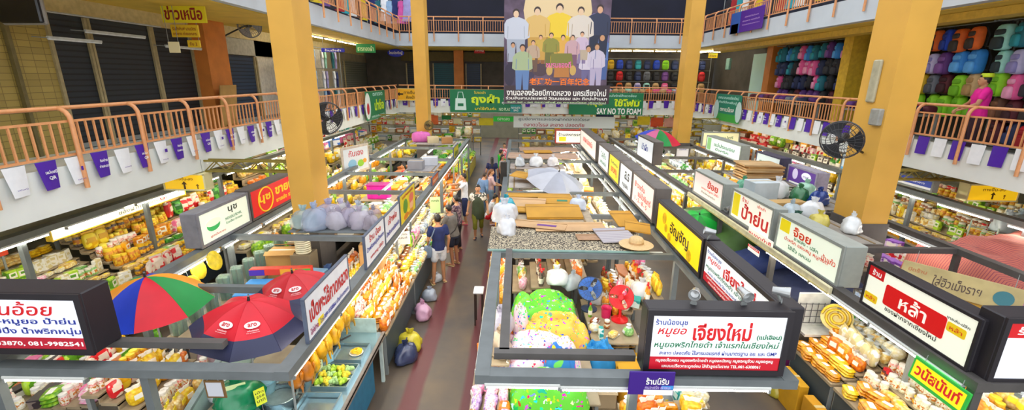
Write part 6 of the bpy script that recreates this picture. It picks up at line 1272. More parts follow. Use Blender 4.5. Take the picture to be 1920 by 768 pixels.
# roast ducks hanging from a rail
M_DK = mat('#e8b020', .3, var=.25, scale=9); M_DKB = mat('#c87818', .3, var=.3, scale=8)
def duck_parts(m):
    b = MB(); b.lathe([(.001, -.2), (.04, -.19), (.08, -.13), (.085, -.06), (.06, .02), (.03, .06), (.022, .12), (.026, .16), (.001, .18)], 12, sy=.8); 
    w = MB()
    for s in (-1, 1): w.ell((s * .078, 0, -.04), (.02, .035, .07), 8, 6)
    l = MB()
    for s in (-1, 1): l.tube([(s * .04, .02, -.17), (s * .055, .03, -.24), (s * .05, .035, -.28)], [.022, .012, .009], 6)
    h = MB().tube([(0, 0, .17), (0, 0, .23), (.02, 0, .25), (.03, 0, .225)], .004, 5)
    return b.mesh('body', m, 60), w.mesh('wings', m, 60), l.mesh('legs', m, 60), h.mesh('hook', M_GREYB)
DKS = [duck_parts(M_DK), duck_parts(M_DKB)]
for i in range(16):
    r = thing('roast_duck', '%s roast duck hanging on the rail over the steel counter' % ('golden', 'browned')[1 if i < 3 else 0], 'roast duck', M=TR(-2.66 + .1 * (i % 2), 4.72 + .105 * i, 1.32 + .03 * (i % 3), i * .7, 1.05), group='roast ducks hanging over the steel counter'); 
    for nm, me in zip(('body', 'wings', 'legs', 'hook'), DKS[1 if i < 3 else 0]): link(nm, me, r)
b = MB().tube([(-2.61, 4.55, 1.585), (-2.61, 6.45, 1.585)], .012, 6)
for y in (4.55, 6.45): b.tube([(-2.61, y, .866), (-2.61, y, 1.585)], .014, 6)
tag(b.obj('hanging_rail', M_GREYB), 'steel rail on two uprights carrying the roast ducks', 'rail')
def card(label, c, w, h, m, lines, aim='front', tilt=.0, rz=0, name='price_card', stick=.12):
    t = thing(name, label, 'card', M=Matrix.Translation(c) @ Matrix.Rotation(rz, 4, 'Z') @ Matrix.Rotation(PI / 2 + tilt, 4, 'X'))
    MB().cbox((0, 0, -.003), (w, h, .006), .002).obj('sheet', m, t)
    for k, tx in enumerate(lines): letter(t, tx, 0, h * (.28 - .26 * k), w * .75, h * .16, BK_, .002)
    if stick: MB().tube([(0, -h / 2, -.006), (0, -h / 2 - stick, -.006)], .004, 4).obj('stick', M_GREYB, t)
    return t
YC_ = T('#dbe63a')
card('yellow green price card beside the large steel pot', (-2.98, 4.5, 1.16), .12, .2, YC_, ['เป็ด', '250', 'บาท'], rz=.9, tilt=-.2); card('yellow green price card above the dark pan', (-2.75, 6.3, 1.3), .16, .22, YC_, ['ไก่', '180'], rz=.9, tilt=-.2, stick=.43)
card('pale green price card standing in the vegetable tray', (-2.66, 5.3, 1.02), .14, .2, T('#dcecc8'), ['ผัก', '20'], rz=.7, stick=.1); card('pale blue price card standing behind the vegetable tray', (-2.58, 5.52, 1.03), .1, .22, T('#8fc8e4'), ['40'], rz=.9, stick=.1)
card('tall pale green handwritten menu sheet in front of the pots', (-3.2, 4.42, 1.1), .2, .52, T('#d4e8a8'), ['เป็ดพะโล้', 'ไก่ย่าง', 'ขาหมู'], rz=.5, tilt=-.15, stick=0)
t = thing('framed_notice', 'small brown framed notice hanging before the green plastic bag', 'notice', M=frame((-2.88, 3.7, 1.88), (1, 0, .08), (0, 0, 1))); MB().cbox((0, 0, -.008), (.2, .2, .016), .004).obj('frame', mat('#7a5a30', .5), t); MB().box((0, 0, .002), (.155, .155, .004)).obj('sheet', T('#c9ccd4'), t); MB().tube([(-.06, .1, 0), (0, .15, 0), (.06, .1, 0)], .003, 4).obj('string', M_GREYB, t)
poly_bag(TR(-3.28, 4.55, .95, .3, 1.25), '#0f8a58', 'full green plastic bag beside the slanted partition', None, .97); poly_bag(TR(-3.6, 4.75, .95, 1.1, .8), '#e4e6ea', 'small white plastic bag at the foot of the green bag', None, .95)
heap_table('low side table under the green plastic bag', -3.66, -3.22 + .02, 4.2, 5.9, .95)
t = thing('blue_tub', 'pale blue plastic tub behind the handwritten menu sheet', 'tub', (-3.12, 4.85, .866)); MB().lathe([(.001, 0), (.1, 0), (.13, .26), (.14, .27), (.12, .26), (.09, .015), (.001, .012)], 18).obj('body', mat('#9fd0e0', .35), t, 50); MB().lathe([(.128, .25), (.15, .26), (.15, .285), (.128, .285)], 18).obj('rim', mat('#8cc4d8', .35), t)
t = thing('stall_screen', 'slanted pale teal partition behind the lattice of the front left frame', 'partition', (-3.75, 4.95, 0), 0)
MB().add([(-.02, -.8, .0), (-.02, .75, .0), (-.02, .75, 1.55), (-.02, -.8, .98), (.02, -.8, .0), (.02, .75, .0), (.02, .75, 1.55), (.02, -.8, .98)], [(0, 1, 2, 3), (7, 6, 5, 4), (0, 4, 5, 1), (1, 5, 6, 2), (2, 6, 7, 3), (3, 7, 4, 0)]).obj('sheet', mat('#b9d4cc', .5, var=.06), t); MB().bar((0, -.8, 1.0), (0, .75, 1.57), .07, .04).obj('top_edge', mat('#8a9a98', .5), t)
# bags hanging on the aisle side of the left counters
for i, (px, py, z, c, lb, s) in enumerate(((735, 620, .35, '#d8c83a', 'yellow bag of snacks hung on the golden counter by the aisle', 1.0), (740, 655, .2, '#3a4468', 'dark blue bag of bottles on the floor below the yellow bag', 1.0), (785, 590, .05, '#d8a8c8', 'pink and white bag on the floor beside the mixed counter', 1.0), (790, 530, .4, '#aab4c4', 'grey clear bag hung on the mixed counter', .8), (812, 505, .3, '#d0d6de', 'pale bag hung near the feet of the man in navy', .6))):
    p = at(px, py, z=z); y = p.y; poly_bag(TR(-1.9, y, 0 if z < .3 else .0, i, s), c, lb, None, .92)
# ---- boards and cloth on the roofs of the right block
M_CB = mat('#c8932f', .75, var=.12, scale=2); M_CBL = mat('#d0a87a', .75, var=.12, scale=2)
t = thing('pebble_cloth', 'black and cream pebble patterned cloth over the roof of the front right stall', 'cloth', (.85, 7.45, 2.1)); MB().sheet(lambda u, v: ((u - .5) * 2.6, (v - .5) * 1.15, .03 + .02 * noise.noise(Vector((u * 5, v * 5, 1)))), 16, 8, .012).obj('cloth', mat('#bfb296', .7, kind='pebble', scale=44, hex2='#3a322c'), t, 60); MB().bar((-1.3, -.58, .015), (1.3, -.58, .015), .03, .03).obj('hem', mat('#8fb0a8', .5), t)
def flat_card(label, c, w, d, rz, m, th=.012, tilt=(0, 0), name='cardboard_sheet', mark=None):
    M = Matrix.Translation(c) @ Matrix.Rotation(rz, 4, 'Z') @ Matrix.Rotation(tilt[0], 4, 'X') @ Matrix.Rotation(tilt[1], 4, 'Y'); t = thing(name, label, 'cardboard', M=M)
    MB().cbox((0, 0, th / 2), (w, d, th), .003).obj('sheet', m, t); MB().box((0, d * .28, th + .002), (w * .98, .012, .004)).obj('fold_line', mat('#9a7438', .8), t)
    if mark: MB().box((w * .2, -d * .1, th + .002), (w * .3, d * .22, .003)).obj('printed_label', T(mark), t)
    return t
flat_card('flattened tan cardboard with a purple label on the pebble cloth', (.35, 8.1, 2.16), 1.2, .5, -.25, M_CBL, .012, (-.05, 0), mark='#6a3a8c'); 
flat_card('wide tan cardboard sheet lying behind the pebble cloth', (1.0, 8.0, 2.15), 1.3, .5, .05, M_CBL)
flat_card('big orange brown flattened carton on the middle roof', (.75, 8.75, 2.2), 1.1, .62, .05, M_CB, .05, (.15, 0)); flat_card('orange carton strip left of the green label', (.1, 8.9, 2.2), .7, .28, -.1, M_CB, .03, (.1, 0)); flat_card('pale carton with printed arrows on the roof boards', (.2, 9.35, 2.22), .85, .5, -.12, M_CBL, .03, (.12, 0)); flat_card('orange carton with a green label at the back of the roof', (.85, 9.6, 2.2), .75, .4, -.05, M_CB, .04, (.15, 0), mark='#1f7a5a'); flat_card('long orange cardboard strip along the back of the roof', (.5, 10.15, 2.18), 1.5, .35, -.03, M_CB, .02)
flat_card('tilted orange board before the grey umbrella', (.35, 11.9, 2.25), .95, .55, -.35, M_CB, .02, (.05, .1)); flat_card('small orange board at the far roof', (.75, 16.4, 2.2), 1.0, .55, .1, M_CB, .03); flat_card('wide faded board on the farthest roof', (.9, 15.8, 2.15), 2.4, 1.1, -.03, mat('#b89a84', .75, var=.1), .03); flat_card('second faded board on the farthest roof', (1.2, 17.3, 2.15), 2.2, .9, .03, mat('#a88c78', .75, var=.1), .03)
flat_card('grey corrugated sheet left of the straw hat', (1.72, 7.5, 2.17), .62, .62, .15, mat('#b0aab0', .5, kind='slatv', scale=14, hex2='#8c8690'), .02, (.06, 0), 'corrugated_sheet'); flat_card('orange brown carton behind the straw hat', (2.1, 8.45, 2.18), .5, .5, .3, M_CB, .02, (.35, .1)); flat_card('orange carton leaning by the yellow light box', (2.2, 7.85, 2.2), .45, .35, -.2, M_CB, .03, (.2, .1)); flat_card('brown board under the corrugated sheet', (1.35, 7.45, 2.15), .6, .3, .05, mat('#b08a6a', .7))
t = thing('straw_hat', 'pale straw hat on the roof beside the yellow light box', 'hat', (1.98, 7.05, 2.17)); MB().lathe([(.27, .0), (.28, .012), (.12, .03), (.115, .1), (.09, .13), (.001, .14)], 22).obj('hat', mat('#dcbc8a', .8, var=.1, scale=40), t, 50); MB().lathe([(.121, .032), (.119, .06)], 22).obj('band', mat('#c8a070', .7), t)
for i, (x, y, z, c, s, lb) in enumerate(((-.22, 8.45, 2.1, '#dfe4ec', 1.15, 'large pale plastic bag on the left beam above the aisle'), (-.2, 9.0, 2.1, '#2fb0c4', 1.0, 'teal plastic bag on the left beam above the aisle'), (-.16, 7.7, 2.1, '#e8ebf2', .95, 'white plastic bag at the left end of the pebble cloth'), (1.3, 9.15, 2.15, '#d4e0f4', .8, 'white bag with a blue mark on the roof right of the cartons'), (-.22, 6.1, 1.1, '#b4b0c0', 1.1, 'grey lilac bag beside the left posts'), (-.2, 5.65, 1.05, '#c9b49a', 1.0, 'tan bag beside the left posts'), (.6, 14.2, 2.1, '#e4e6ea', 1.0, 'white bag pile on the far middle roof'), (1.15, 14.3, 2.1, '#e8e4e6', .9, 'pale bag pile on the far middle roof'), (.1, 14.2, 2.1, '#ccd4dc', .9, 'grey bag at the left of the far roof'))):
    poly_bag(TR(x, y, z, i, s), c, lb, None, .92)
board_on('roof board under the pale bags on the far middle roof', -.2, 1.5, 13.8, 14.6, 2.1 - .02, mat('#a89a90', .7), .018); board_on('roof board under the orange cartons', -.2, 1.5, 8.35, 10.4, 2.1, mat('#b0a088', .7), .045); board_on('roof board under the tilted orange board and grey umbrella', -.2, 1.25, 11.2, 12.9, 2.1, mat('#b4aca4', .7), .02)
heap_table('narrow shelf table carrying the grey and tan bags by the left posts', -.42, -.06, 5.35, 6.5, 1.05)
# ---- front right stall: fans, boxes, sacks
def table_fan(label, c, aim, col, blade, r=.2, hgt=.42):
    t = thing('table_fan', label, 'fan', c); m = mat(col, .35, var=.04); mb = mat(blade, .35, var=.04)
    MB().lathe([(.001, 0), (.14, 0), (.14, .025), (.06, .045), (.025, .06), (.02, hgt - .06)], 20).obj('base', m, t, 50)
    a = Vector(aim).normalized(); q = a.to_track_quat('Z', 'Y').to_matrix().to_4x4(); q.translation = (0, 0, hgt)
    b = MB()
    for rr, z in ((r, 0), (r * .97, .04), (r * .6, .07), (r * .97, -.04), (r * .6, -.06)): b.tube([(rr * math.cos(2 * PI * i / 24), rr * math.sin(2 * PI * i / 24), z) for i in range(25)], .006 if rr == r else .003, 5)
    for i in range(20):
        an = 2 * PI * i / 20; b.tube([(math.cos(an) * r * k, math.sin(an) * r * k, z) for k, z in ((.15, .075), (.6, .07), (.97, .04), (1, 0), (.97, -.04), (.6, -.06))], .002, 4)
    link('guard', b.mesh('guard', m), t, q)
    for i in range(3):
        a0 = 2 * PI * i / 3
        def fn(u, v): return ((.03 + u * r * .82) * math.cos(a0 + (v - .5) * (1.0 + .9 * u)), (.03 + u * r * .82) * math.sin(a0 + (v - .5) * (1.0 + .9 * u)), .03 * (v - .5))
        link('blade', MB().sheet(fn, 5, 5, .004).mesh('blade', mb, 50), t, q)
    link('motor', MB().lathe([(.001, .05), (.035, .04), (.04, 0), (.06, -.06), (.055, -.14), (.001, -.16)], 14).mesh('motor', m, 50), t, q); link('cap', MB().lathe([(.045, .072), (.04, .085), (.001, .09)], 14).mesh('cap', mb, 50), t, q)
    return t
heap_table('table carrying the fans in the front right stall', 1.2, 1.95, 6.15, 7.6, .95 - .05); 
table_fan('bright red table fan on a table in the front right stall', (1.76, 6.85, .9), (-.25, -.8, .35), '#e01420', '#e81c28', .2, .42); table_fan('dark blue table fan left of the red fan', (1.3, 7.2, .9), (-.1, -.9, .3), '#33405e', '#2f66c0', .21, .4)
t = thing('pink_pail', 'pink pail between the two table fans', 'pail', (1.55, 6.95, .9)); MB().lathe([(.001, 0), (.075, 0), (.09, .17), (.096, .18), (.085, .17), (.07, .012), (.001, .01)], 16).obj('body', mat('#e02a6a', .35), t, 50); MB().tube([(-.09, 0, .17), (-.07, 0, .25), (.07, 0, .25), (.09, 0, .17)], .005, 5).obj('handle', M_GREYB, t)
carton_box('open yellow cardboard carton below the red fan', (1.75, 6.05, .3), (.5, .42, .42), '#d8a01c', .05, True); carton_box('yellow carton with a green label in the front right stall', (1.72, 5.55, .3), (.42, .4, .4), '#e0a41a', .1); carton_box('pale carton at the left of the yellow cartons', (1.3, 5.6, .3), (.3, .35, .3), '#c8b08a', 0, True)
heap_table('low table under the yellow cartons', 1.12, 2.35, 4.95, 6.4, .3)
cloth_heap('bright blue knotted sack with a white patch in the front right stall', (1.3, 6.02, .6), (.24, .22, 0), .34, mat('#1f8fd0', .5, var=.15, scale=5), 8); carton_box('crate under the bright blue knotted sack', (1.3, 6.02, .3), (.4, .4, .3), '#4a6a7a', 0, False, False)
cloth_heap('silver white film wrapped bundle before the yellow cartons', (2.05, 5.35, .3), (.25, .26, 0), .45, mat('#d4d4dc', .25, var=.2, scale=8), 9)
for i, (x, y, z, c, s, lb) in enumerate(((.75, 7.6, 1.2, '#dfe6ee', .9, 'white bag with handles behind the green cloth heap'), (1.45, 7.5, .9, '#d8e0e8', .9, 'pale bag hung left of the red fan'), (1.05, 7.65, 1.1, '#b0bcc8', .85, 'grey bag behind the dark blue fan'), (2.2, 7.25, 1.15, '#e6eaee', .85, 'white bag on the crowded table right of the red fan'), (2.4, 6.6, .9, '#dce4ea', .8, 'white bag under the yellow light box'))): poly_bag(TR(x, y, z, i * 2, s), c, lb, None, .92)
t = thing('water_bottle', 'tall clear blue water bottle between the cloth heaps and cartons', 'bottle', (1.18, 6.45, .3)); MB().lathe([(.001, 0), (.12, .01), (.13, .05), (.13, .42), (.06, .52), (.04, .58)], 18).obj('body', film('#8fb4d8', .6), t, 50); MB().lathe([(.045, .575), (.045, .61), (.001, .612)], 14).obj('cap', BL_, t)
t.location.z = .3
# posts and small things along the aisle on the right block
t = thing('upright_board', 'black upright panel at the far left post of the right block', 'panel', M=frame((-.36, 12.6, 2.2), (1, 0, 0), (0, 0, 1))); MB().cbox((0, 0, 0), (.18, .62, .06), .01).obj('panel', mat('#2a2420', .5), t); MB().bar((0, -.31, 0), (0, -2.2, 0), .04, .03).obj('post', M_FRD, t)
t = thing('side_table', 'small white topped stool by the aisle on the right', 'stool', (-.72, 8.25, 0)); MB().cbox((0, 0, .72), (.2, .3, .04), .01).obj('seat', mat('#dfe3ea', .5), t)
for sx in (-.07, .07):
    for sy in (-.11, .11): MB().bar((sx, sy, 0), (sx, sy, .7), .03).obj('leg', mat('#3a2a26', .5), t)
t = thing('tall_board', 'tall orange yellow board standing beside the squatting person', 'board', (-.45, 10.3, 0)); MB().cbox((0, 0, 1.0), (.05, .7, 2.0), .01).obj('sheet', mat('#d8981c', .6, var=.1), t); MB().box((-.03, 0, 1.0), (.02, .06, 1.9)).obj('batten', mat('#a87414', .6), t)
# ---- roofs of the far right block
board_on('roof board under the cardboard stack', 6.2, 7.4, 11.7, 13.6, 2.1, mat('#9a948c', .7)); board_on('roof board with white bags behind the cream signs', 5.2, 7.4, 9.5, 11.2, 2.1, mat('#9a948c', .7)); board_on('roof board behind the near cream sign', 4.75, 6.3, 7.4, 9.2, 2.1, mat('#9a948c', .7))
for i in range(9): flat_card('flattened carton in the tall stack on the far right roof, number %s from the top' % ORD[8 - i], (6.75 + .05 * math.sin(i * 2.1), 12.6 + .04 * math.cos(i * 1.7), 2.125 + i * .05), 1.0, .75, .06 * math.sin(i * 3), mat(('#c8a06a', '#b8894a', '#d2ae7c')[i % 3], .75, var=.12, scale=2), .045)
carton_box('white foam box among the bags behind the cream signs', (5.75, 10.5, 2.12), (.6, .45, .4), '#c8d4da', .1, False, True); carton_box('long open tan carton behind the huge red lettering', (5.9, 9.75, 2.12), (.9, .3, .12), '#c8a468', .15, False, False)
for i, (x, y, c, s, lb) in enumerate(((6.2, 10.6, '#eef0f2', 1.2, 'large white bag with a yellow label behind the cream signs'), (6.5, 10.2, '#2f7a4a', 1.0, 'dark green bag of bottles behind the cream signs'), (6.75, 9.9, '#2a4a9c', 1.0, 'blue bag of bottles behind the cream signs'), (6.95, 10.7, '#a8d8c0', 1.0, 'mint bag on the far roof before the violet sign'), (5.6, 11.0, '#5ab08a', 1.0, 'green bag beside the cardboard stack'), (6.0, 8.9, '#e8eaec', 1.05, 'white bag on the roof left of the clock'), (5.5, 8.8, '#b8c8d0', 1.0, 'grey bag on the roof left of the clock'), (5.75, 8.3, '#d8c85a', .8, 'yellow bag near the cream sign'), (6.15, 8.0, '#eceff0', .95, 'white bag nearest the column base'), (5.2, 8.1, '#3f6a5a', .9, 'dark teal bag behind the cream sign'))): poly_bag(TR(x, y, 2.125, i * 1.7, s), c, lb, None, .94)
# right edge: glass case, cardboard sign, baskets
t = thing('glass_case', 'dark framed glass case behind the large white sign', 'display case', (5.3, 5.85, 1.62)); MB().box((0, 0, .01), (.75, .5, .02)).obj('base', mat('#4a4644', .4), t); MB().cbox((0, 0, .14), (.73, .48, .24), .005).obj('glass', film('#c0ccd4', .35), t)
b = MB()
for sx in (-1, 1):
    for sy in (-1, 1): b.bar((sx * .365, sy * .24, .02), (sx * .365, sy * .24, .28), .02)
    b.bar((sx * .365, -.24, .27), (sx * .365, .24, .27), .02); b.bar((-.365, sx * .24, .27), (.365, sx * .24, .27), .02)
b.obj('frame', mat('#4a4644', .4), t)
heap_table('back shelf carrying the glass case and the boxes at the right', 4.85, 7.2, 4.9, 6.3, 1.62 - .0); carton_box('brown carton beside the glass case', (6.0, 5.7, 1.62), (.5, .42, .3), '#b08428', .2); carton_box('blue lidded white carton under the checked cloth', (6.2, 5.1, 1.62), (.55, .3, .22), '#dfe4ea', .1, False, True); poly_bag(TR(5.55, 5.35, 1.62, 0, .75), '#e8ebf0', 'white bag with looped handles behind the large white sign', None, .95); carton_box('flat blue carton lid at the right edge', (6.7, 5.3, 1.62), (.6, .4, .12), '#2a4ab0', .1, False, False)
p = at(1785, 512, x=5.9)
t = thing('cardboard_sign', 'handwritten cardboard sign with a teal disc hung at the right edge', 'sign', M=frame((6.05, 5.75, 2.12), (.85, -.95, -.28), (0, .12, 1))); MB().cbox((0, 0, -.008), (1.25, .34, .016), .006).obj('sheet', mat('#b8a878', .8, var=.15, scale=3), t); letter(t, 'ใส่ฮิวเม็งราย', -.02, .0, .5, .15, T('#4a3a34'), .003, .01); letter(t, 'ปิดร้าน', -.45, .07, .2, .06, T('#a8603a'), .003); MB().lathe([(.1, .001), (.1, .004)], 20, (.44, -.01, 0)).obj('disc', T('#2a6a78'), t)
for s in (-.5, .5): MB().tube([(s, .17, -.01), (s, .34, -.05)], .004, 4).obj('string', M_GREYB, t)
t = thing('wire_rack', 'pale green wire rack beside the tins at the right wall', 'rack', (10.6, 9.45, 0)); b = MB()
for z in (.8, 1.25, 1.7):
    for k in range(9): b.tube([(-.5 + .125 * k, -.3, z), (-.5 + .125 * k, .3, z)], .006, 4)
    for yy in (-.3, .3): b.tube([(-.5, yy, z), (.5, yy, z)], .01, 5)
b.obj('wire_shelves', mat('#b8d0c4', .4), t); b = MB()
for sx in (-.5, .5):
    for sy in (-.3, .3): b.tube([(sx, sy, 0), (sx, sy, 1.85)], .014, 6)
b.obj('uprights', mat('#b8d0c4', .4), t)
for i, (x, y, z, c, s, lb) in enumerate(((10.5, 9.4, 1.71, '#c8d8e0', 1.2, 'left clear bag on the pale green wire rack'), (10.85, 9.5, 1.71, '#b0c4d4', 1.2, 'right clear bag on the pale green wire rack'))): poly_bag(TR(x, y, z, i, s), c, lb, None, .8)
for i, (x, y) in enumerate(((11.2, 8.9), (11.2, 8.4), (11.2, 7.9))): carton_box('yellow carton stacked by the right wall beside the wire rack', (x, y, 0), (.5, .45, 1.6), '#d8a818', 0, group='yellow cartons by the right wall')
carton_box('dark red carton with yellow letters at the right edge', (9.9, 7.9 + .85, 0), (.6, .5, 1.55), '#8c1a1a', 0)
# purple cloth, racks and plates at the golden counter
t = thing('hanging_cloth', 'purple cloth hanging at the end of the golden packet counter', 'cloth', (4.36, 6.5, 0)); MB().sheet(lambda u, v: (.07 * math.sin(u * 16) * (.4 + .6 * v) + .02, (u - .5) * .36, 1.45 - 1.25 * v), 24, 8, .006).obj('cloth', CL('#7a1f6a', .15), t, 60); MB().tube([(.02, -.2, 1.46), (.02, .2, 1.46)], .014, 6).obj('rod', M_GREYB, t)
for yy in (-.2, .2): MB().tube([(.02, yy, 0), (.02, yy, 1.46)], .014, 6).obj('upright', M_GREYB, t)
t = thing('display_rack', 'white display rack with wire grid behind the yellow coil pack', 'rack', (4.72, 6.5, 1.0)); MB().cbox((0, .05, .3), (.5, .03, .6), .006).obj('back_panel', mat('#e4e4dc', .5), t); b = MB()
for k in range(6): b.tube([(-.24 + .095 * k, 0, .1), (-.24 + .095 * k, 0, .45)], .006, 4)
for k in range(4): b.tube([(-.25, 0, .1 + .11 * k), (.25, 0, .1 + .11 * k)], .006, 4)
b.obj('wire_grid', mat('#4a4a4e', .4), t); MB().box((0, -.1, .02), (.5, .3, .04)).obj('shelf', mat('#d8d8d0', .5), t)
t = thing('cracker_pack', 'big yellow coiled cracker pack in front of the white display rack', 'snack pack', M=frame((4.86, 6.2, 1.36), (.75, -.6, 0), (0, .3, 1))); P = [((.04 + .0042 * i) * math.cos(i * .42), (.04 + .0042 * i) * math.sin(i * .42), .0) for i in range(38)]; MB().tube(P, .02, 6).obj('cracker', mat('#f0c41c', .35, var=.15, scale=20), t, 60); MB().lathe([(.2, -.03), (.21, -.02)], 20).obj('tray', mat('#e8d88a', .4), t)
for i, (c, lb, dz) in enumerate((('#1f86e0', 'bright blue bag pinned above the white food bags', 0), ('#22a83a', 'bright green bag pinned below the bright blue bag', -.22))): poly_bag(TR(5.25, 6.42 - .1 * i, 1.45 + dz, i, .55), c, lb, None, .97)
carton_box('tall yellow carton below the golden flat packets', (4.2, 5.9, 0), (.14, .5, .55), '#d8a018', 0, group=None); carton_box('second yellow carton below the golden flat packets', (4.2, 5.3, 0), (.14, .5, .5), '#d09418', 0); poly_bag(TR(4.05, 4.75, 0, 1, .8), '#d4dae4', 'pale bag on the floor below the golden flat packets', None, .9); poly_bag(TR(4.15, 6.2, 0, 2, .7), '#c8b83a', 'yellow bag on the floor beside the purple cloth', None, .9)
# pieces around the far left column
t = thing('pink_parcel', 'bright pink film parcel at the foot of the far left column', 'parcel', (-4.05, 19.3, 2.1)); v, f = pillow(.8, .5, .45, .6); MB().add([(a, c, d + .22) for a, c, d in v], f).obj('parcel', CL('#e070c0', .15), t, 60); MB().box((0, 0, .445), (.05, .4, .01)).obj('ribbon', T('#f0a0d8'), t)
board_on('roof board before the far left column', -4.4, -2.4, 18.6, 19.5, 2.1, mat('#b8b0a8', .7)); board_on('long grey roof board behind the fruit poster', -3.3, -2.4, 13.1, 14.4, 2.1, mat('#a8a4a4', .7)); 
for i, (x, y, lb, c) in enumerate(((-3.0, 13.4, 'grey carton on the long grey roof board', '#9a9aa2'), (-2.7, 14.1, 'white carton on the long grey roof board', '#dfe2ea'), (-2.9, 18.9, 'brown carton on the roof board before the far left column', '#a87a4a'), (-3.5, 19.0, 'pale carton on the roof board before the far left column', '#d8c8a0'))): carton_box(lb, (x, y, 2.122), (.45, .36, .26), c, .1 * i)
t = thing('magenta_bin', 'bright magenta plastic crate inside the stall behind the column', 'crate', at(711, 358, z=1.5)); MB().cbox((0, 0, .2), (.62, .4, .4), .02).obj('body', mat('#e818a8', .4), t); MB().cbox((0, 0, .41), (.66, .44, .04), .01).obj('rim', mat('#c8108c', .4), t); t.location.z = 1.3
heap_table('table under the magenta crate', t.location.x - .5, t.location.x + .5, t.location.y - .35, t.location.y + .35, 1.3)
t = thing('poster_board', 'framed poster of fruit standing on the left beam beyond the column', 'poster', M=frame(at(668, 298, x=-5.0), (.35, 1, 0), (0, 0, 1))); MB().cbox((0, 0, -.02), (1.3, .85, .04), .01).obj('frame', mat('#c8bca8', .5), t); MB().box((0, 0, .003), (1.15, .7, .004)).obj('sheet', T('#d4dce0'), t); letter(t, 'กันเอง', 0, .2, .7, .2, tR, .007)
for x, y, r, c in ((-.2, -.12, .2, '#7fb4d0'), (.2, -.15, .16, '#8cc82a'), (.4, -.1, .1, '#e8a02a')): MB().lathe([(r, .005), (r * .7, .008)], 14, (x, y, 0), sy=.7).obj('picture', T(c), t)
for s in (-.5, .5): MB().bar((s, -.42, -.02), (s, -.62, -.02), .04, .03).obj('leg', M_FRD, t)
# hanging colour panels and parcels under the far gallery
for a in (('orange', '#e86a2c', 803, 216, 822, 233), ('dark green', '#117a3e', 828, 216, 846, 224), ('cream', '#e6ddb4', 850, 222, 864, 232), ('yellow', '#ecd61c', 898, 221, 925, 235), ('navy', '#2c3468', 1118, 212, 1150, 229), ('bright yellow', '#f2d81c', 1196, 218, 1218, 234), ('vermilion', '#ea5420', 1221, 220, 1243, 237), ('pale pink', '#f0b4a4', 1246, 221, 1264, 238)):
    board('hanging_sheet', '%s sheet hung under the far gallery' % a[0], 'sheet', *a[2:], y=24.6, hang=3.0, m=CL(a[1]), th=.02)
# extra clutter in the front right stall
for i, (k, c, x, y) in enumerate((('food_bag', 'white', 1.28, 6.5), ('tray_pack', 'brown', 1.32, 6.75), ('bottle', 'lime', 1.28, 6.95), ('jar', 'brown', 1.5, 6.6), ('tray_pack', 'cream', 1.55, 6.35), ('food_bag', 'pale green', 1.8, 6.4), ('jar', 'golden', 1.88, 7.05), ('bottle', 'golden', 1.87, 7.2), ('snack_bag', 'golden', 1.6, 7.3), ('food_bag', 'white', 1.75, 7.35), ('snack_bag', 'cream', 1.5, 7.45), ('carton', 'teal', 1.35, 6.3))): good(k, c, TR(x, y, .9, i, 1.15), 'on the fan table')
r = counter('floor level rack of goods between the front table and the right beam', 1.95, 2.5, 4.9, 6.9, .55, .8, 4); fill(r, 4.9, 6.9, RZL, 'on the rack beside the yellow cartons', [[('food_bag', ['golden', 'brown', 'white']), ('jar', ['golden', 'brown'])], [('bottle', ['golden', 'brown', 'lime']), ('chip_packet', ['yellow', 'teal', 'pink'])], [('box', ['brown', 'white', 'golden']), ('snack_bag', ['golden', 'white'])]], .95, 61)
r = counter('shelf of wrapped goods hanging below the pebble cloth', -.02, 1.3, 9.05, 10.7, 1.1, 1.3, 4); fill(r, 9.05, 10.7, RZL, 'below the orange cartons', [[('food_bag', ['white', 'cream']), ('snack_bag', ['brown', 'cream'])]], 1.3, 62, scale=1.3)
card('small white shop card with red letters standing among the mixed packets', (-2.62, 9.66, 1.28), .46, .3, T('#f2ece6'), ['ของฝากจากใจ', 'อินทนนท์'], rz=.25, tilt=-.2, stick=.2); card('pale green sheet hanging from the beam above the clear plastic counter', (-2.08, 11.25, 1.62), .26, .42, T('#c8e89c'), ['ราคาส่ง'], rz=.2, stick=0)
# ================================================================== people
def remesh(b, name, mats, vox, it=2, fac=.35):
    me = b.mesh(name, mats); o = bpy.data.objects.new('tmp', me); COL.objects.link(o)
    r = o.modifiers.new('r', 'REMESH'); r.mode = 'VOXEL'; r.voxel_size = vox
    if it: s = o.modifiers.new('s', 'SMOOTH'); s.factor = fac; s.iterations = it
    dg = bpy.context.evaluated_depsgraph_get(); out = bpy.data.meshes.new_from_object(o.evaluated_get(dg)); out.name = name
    bpy.data.objects.remove(o); bpy.data.meshes.remove(me)
    out.materials.clear(); out.materials.append(mats); out.shade_smooth(); return out
def rings(b, rs, n=14):      # closed stack of elliptical rings (centre, rx, ry)
    vs, fs = [], []
    for c, rx, ry in rs:
        for j in range(n): a = 2 * PI * j / n; vs.append(Vector((rx * math.cos(a), ry * math.sin(a), 0)) + Vector(c))
    for i in range(len(rs) - 1):
        for j in range(n): fs.append((i * n + j, i * n + (j + 1) % n, i * n + n + (j + 1) % n, i * n + n + j))
    fs += [tuple(range(n - 1, -1, -1)), tuple(range((len(rs) - 1) * n, len(rs) * n))]
    b.add(vs, fs)
def chain(b, pts, rad, n=10):
    P, Rr = [], []
    for i in range(len(pts) - 1):
        for k in range(4): t = k / 4; P.append(Vector(pts[i]).lerp(Vector(pts[i + 1]), t)); Rr.append(rad[i] + (rad[i + 1] - rad[i]) * t)
    P.append(Vector(pts[-1])); Rr.append(rad[-1])
    b.tube(P, Rr, n)
    for p, r in zip(pts, rad): b.ell(p, (r, r, r), 10, 7)
SK = lambda h: mat(h, .5, var=.06, scale=6)
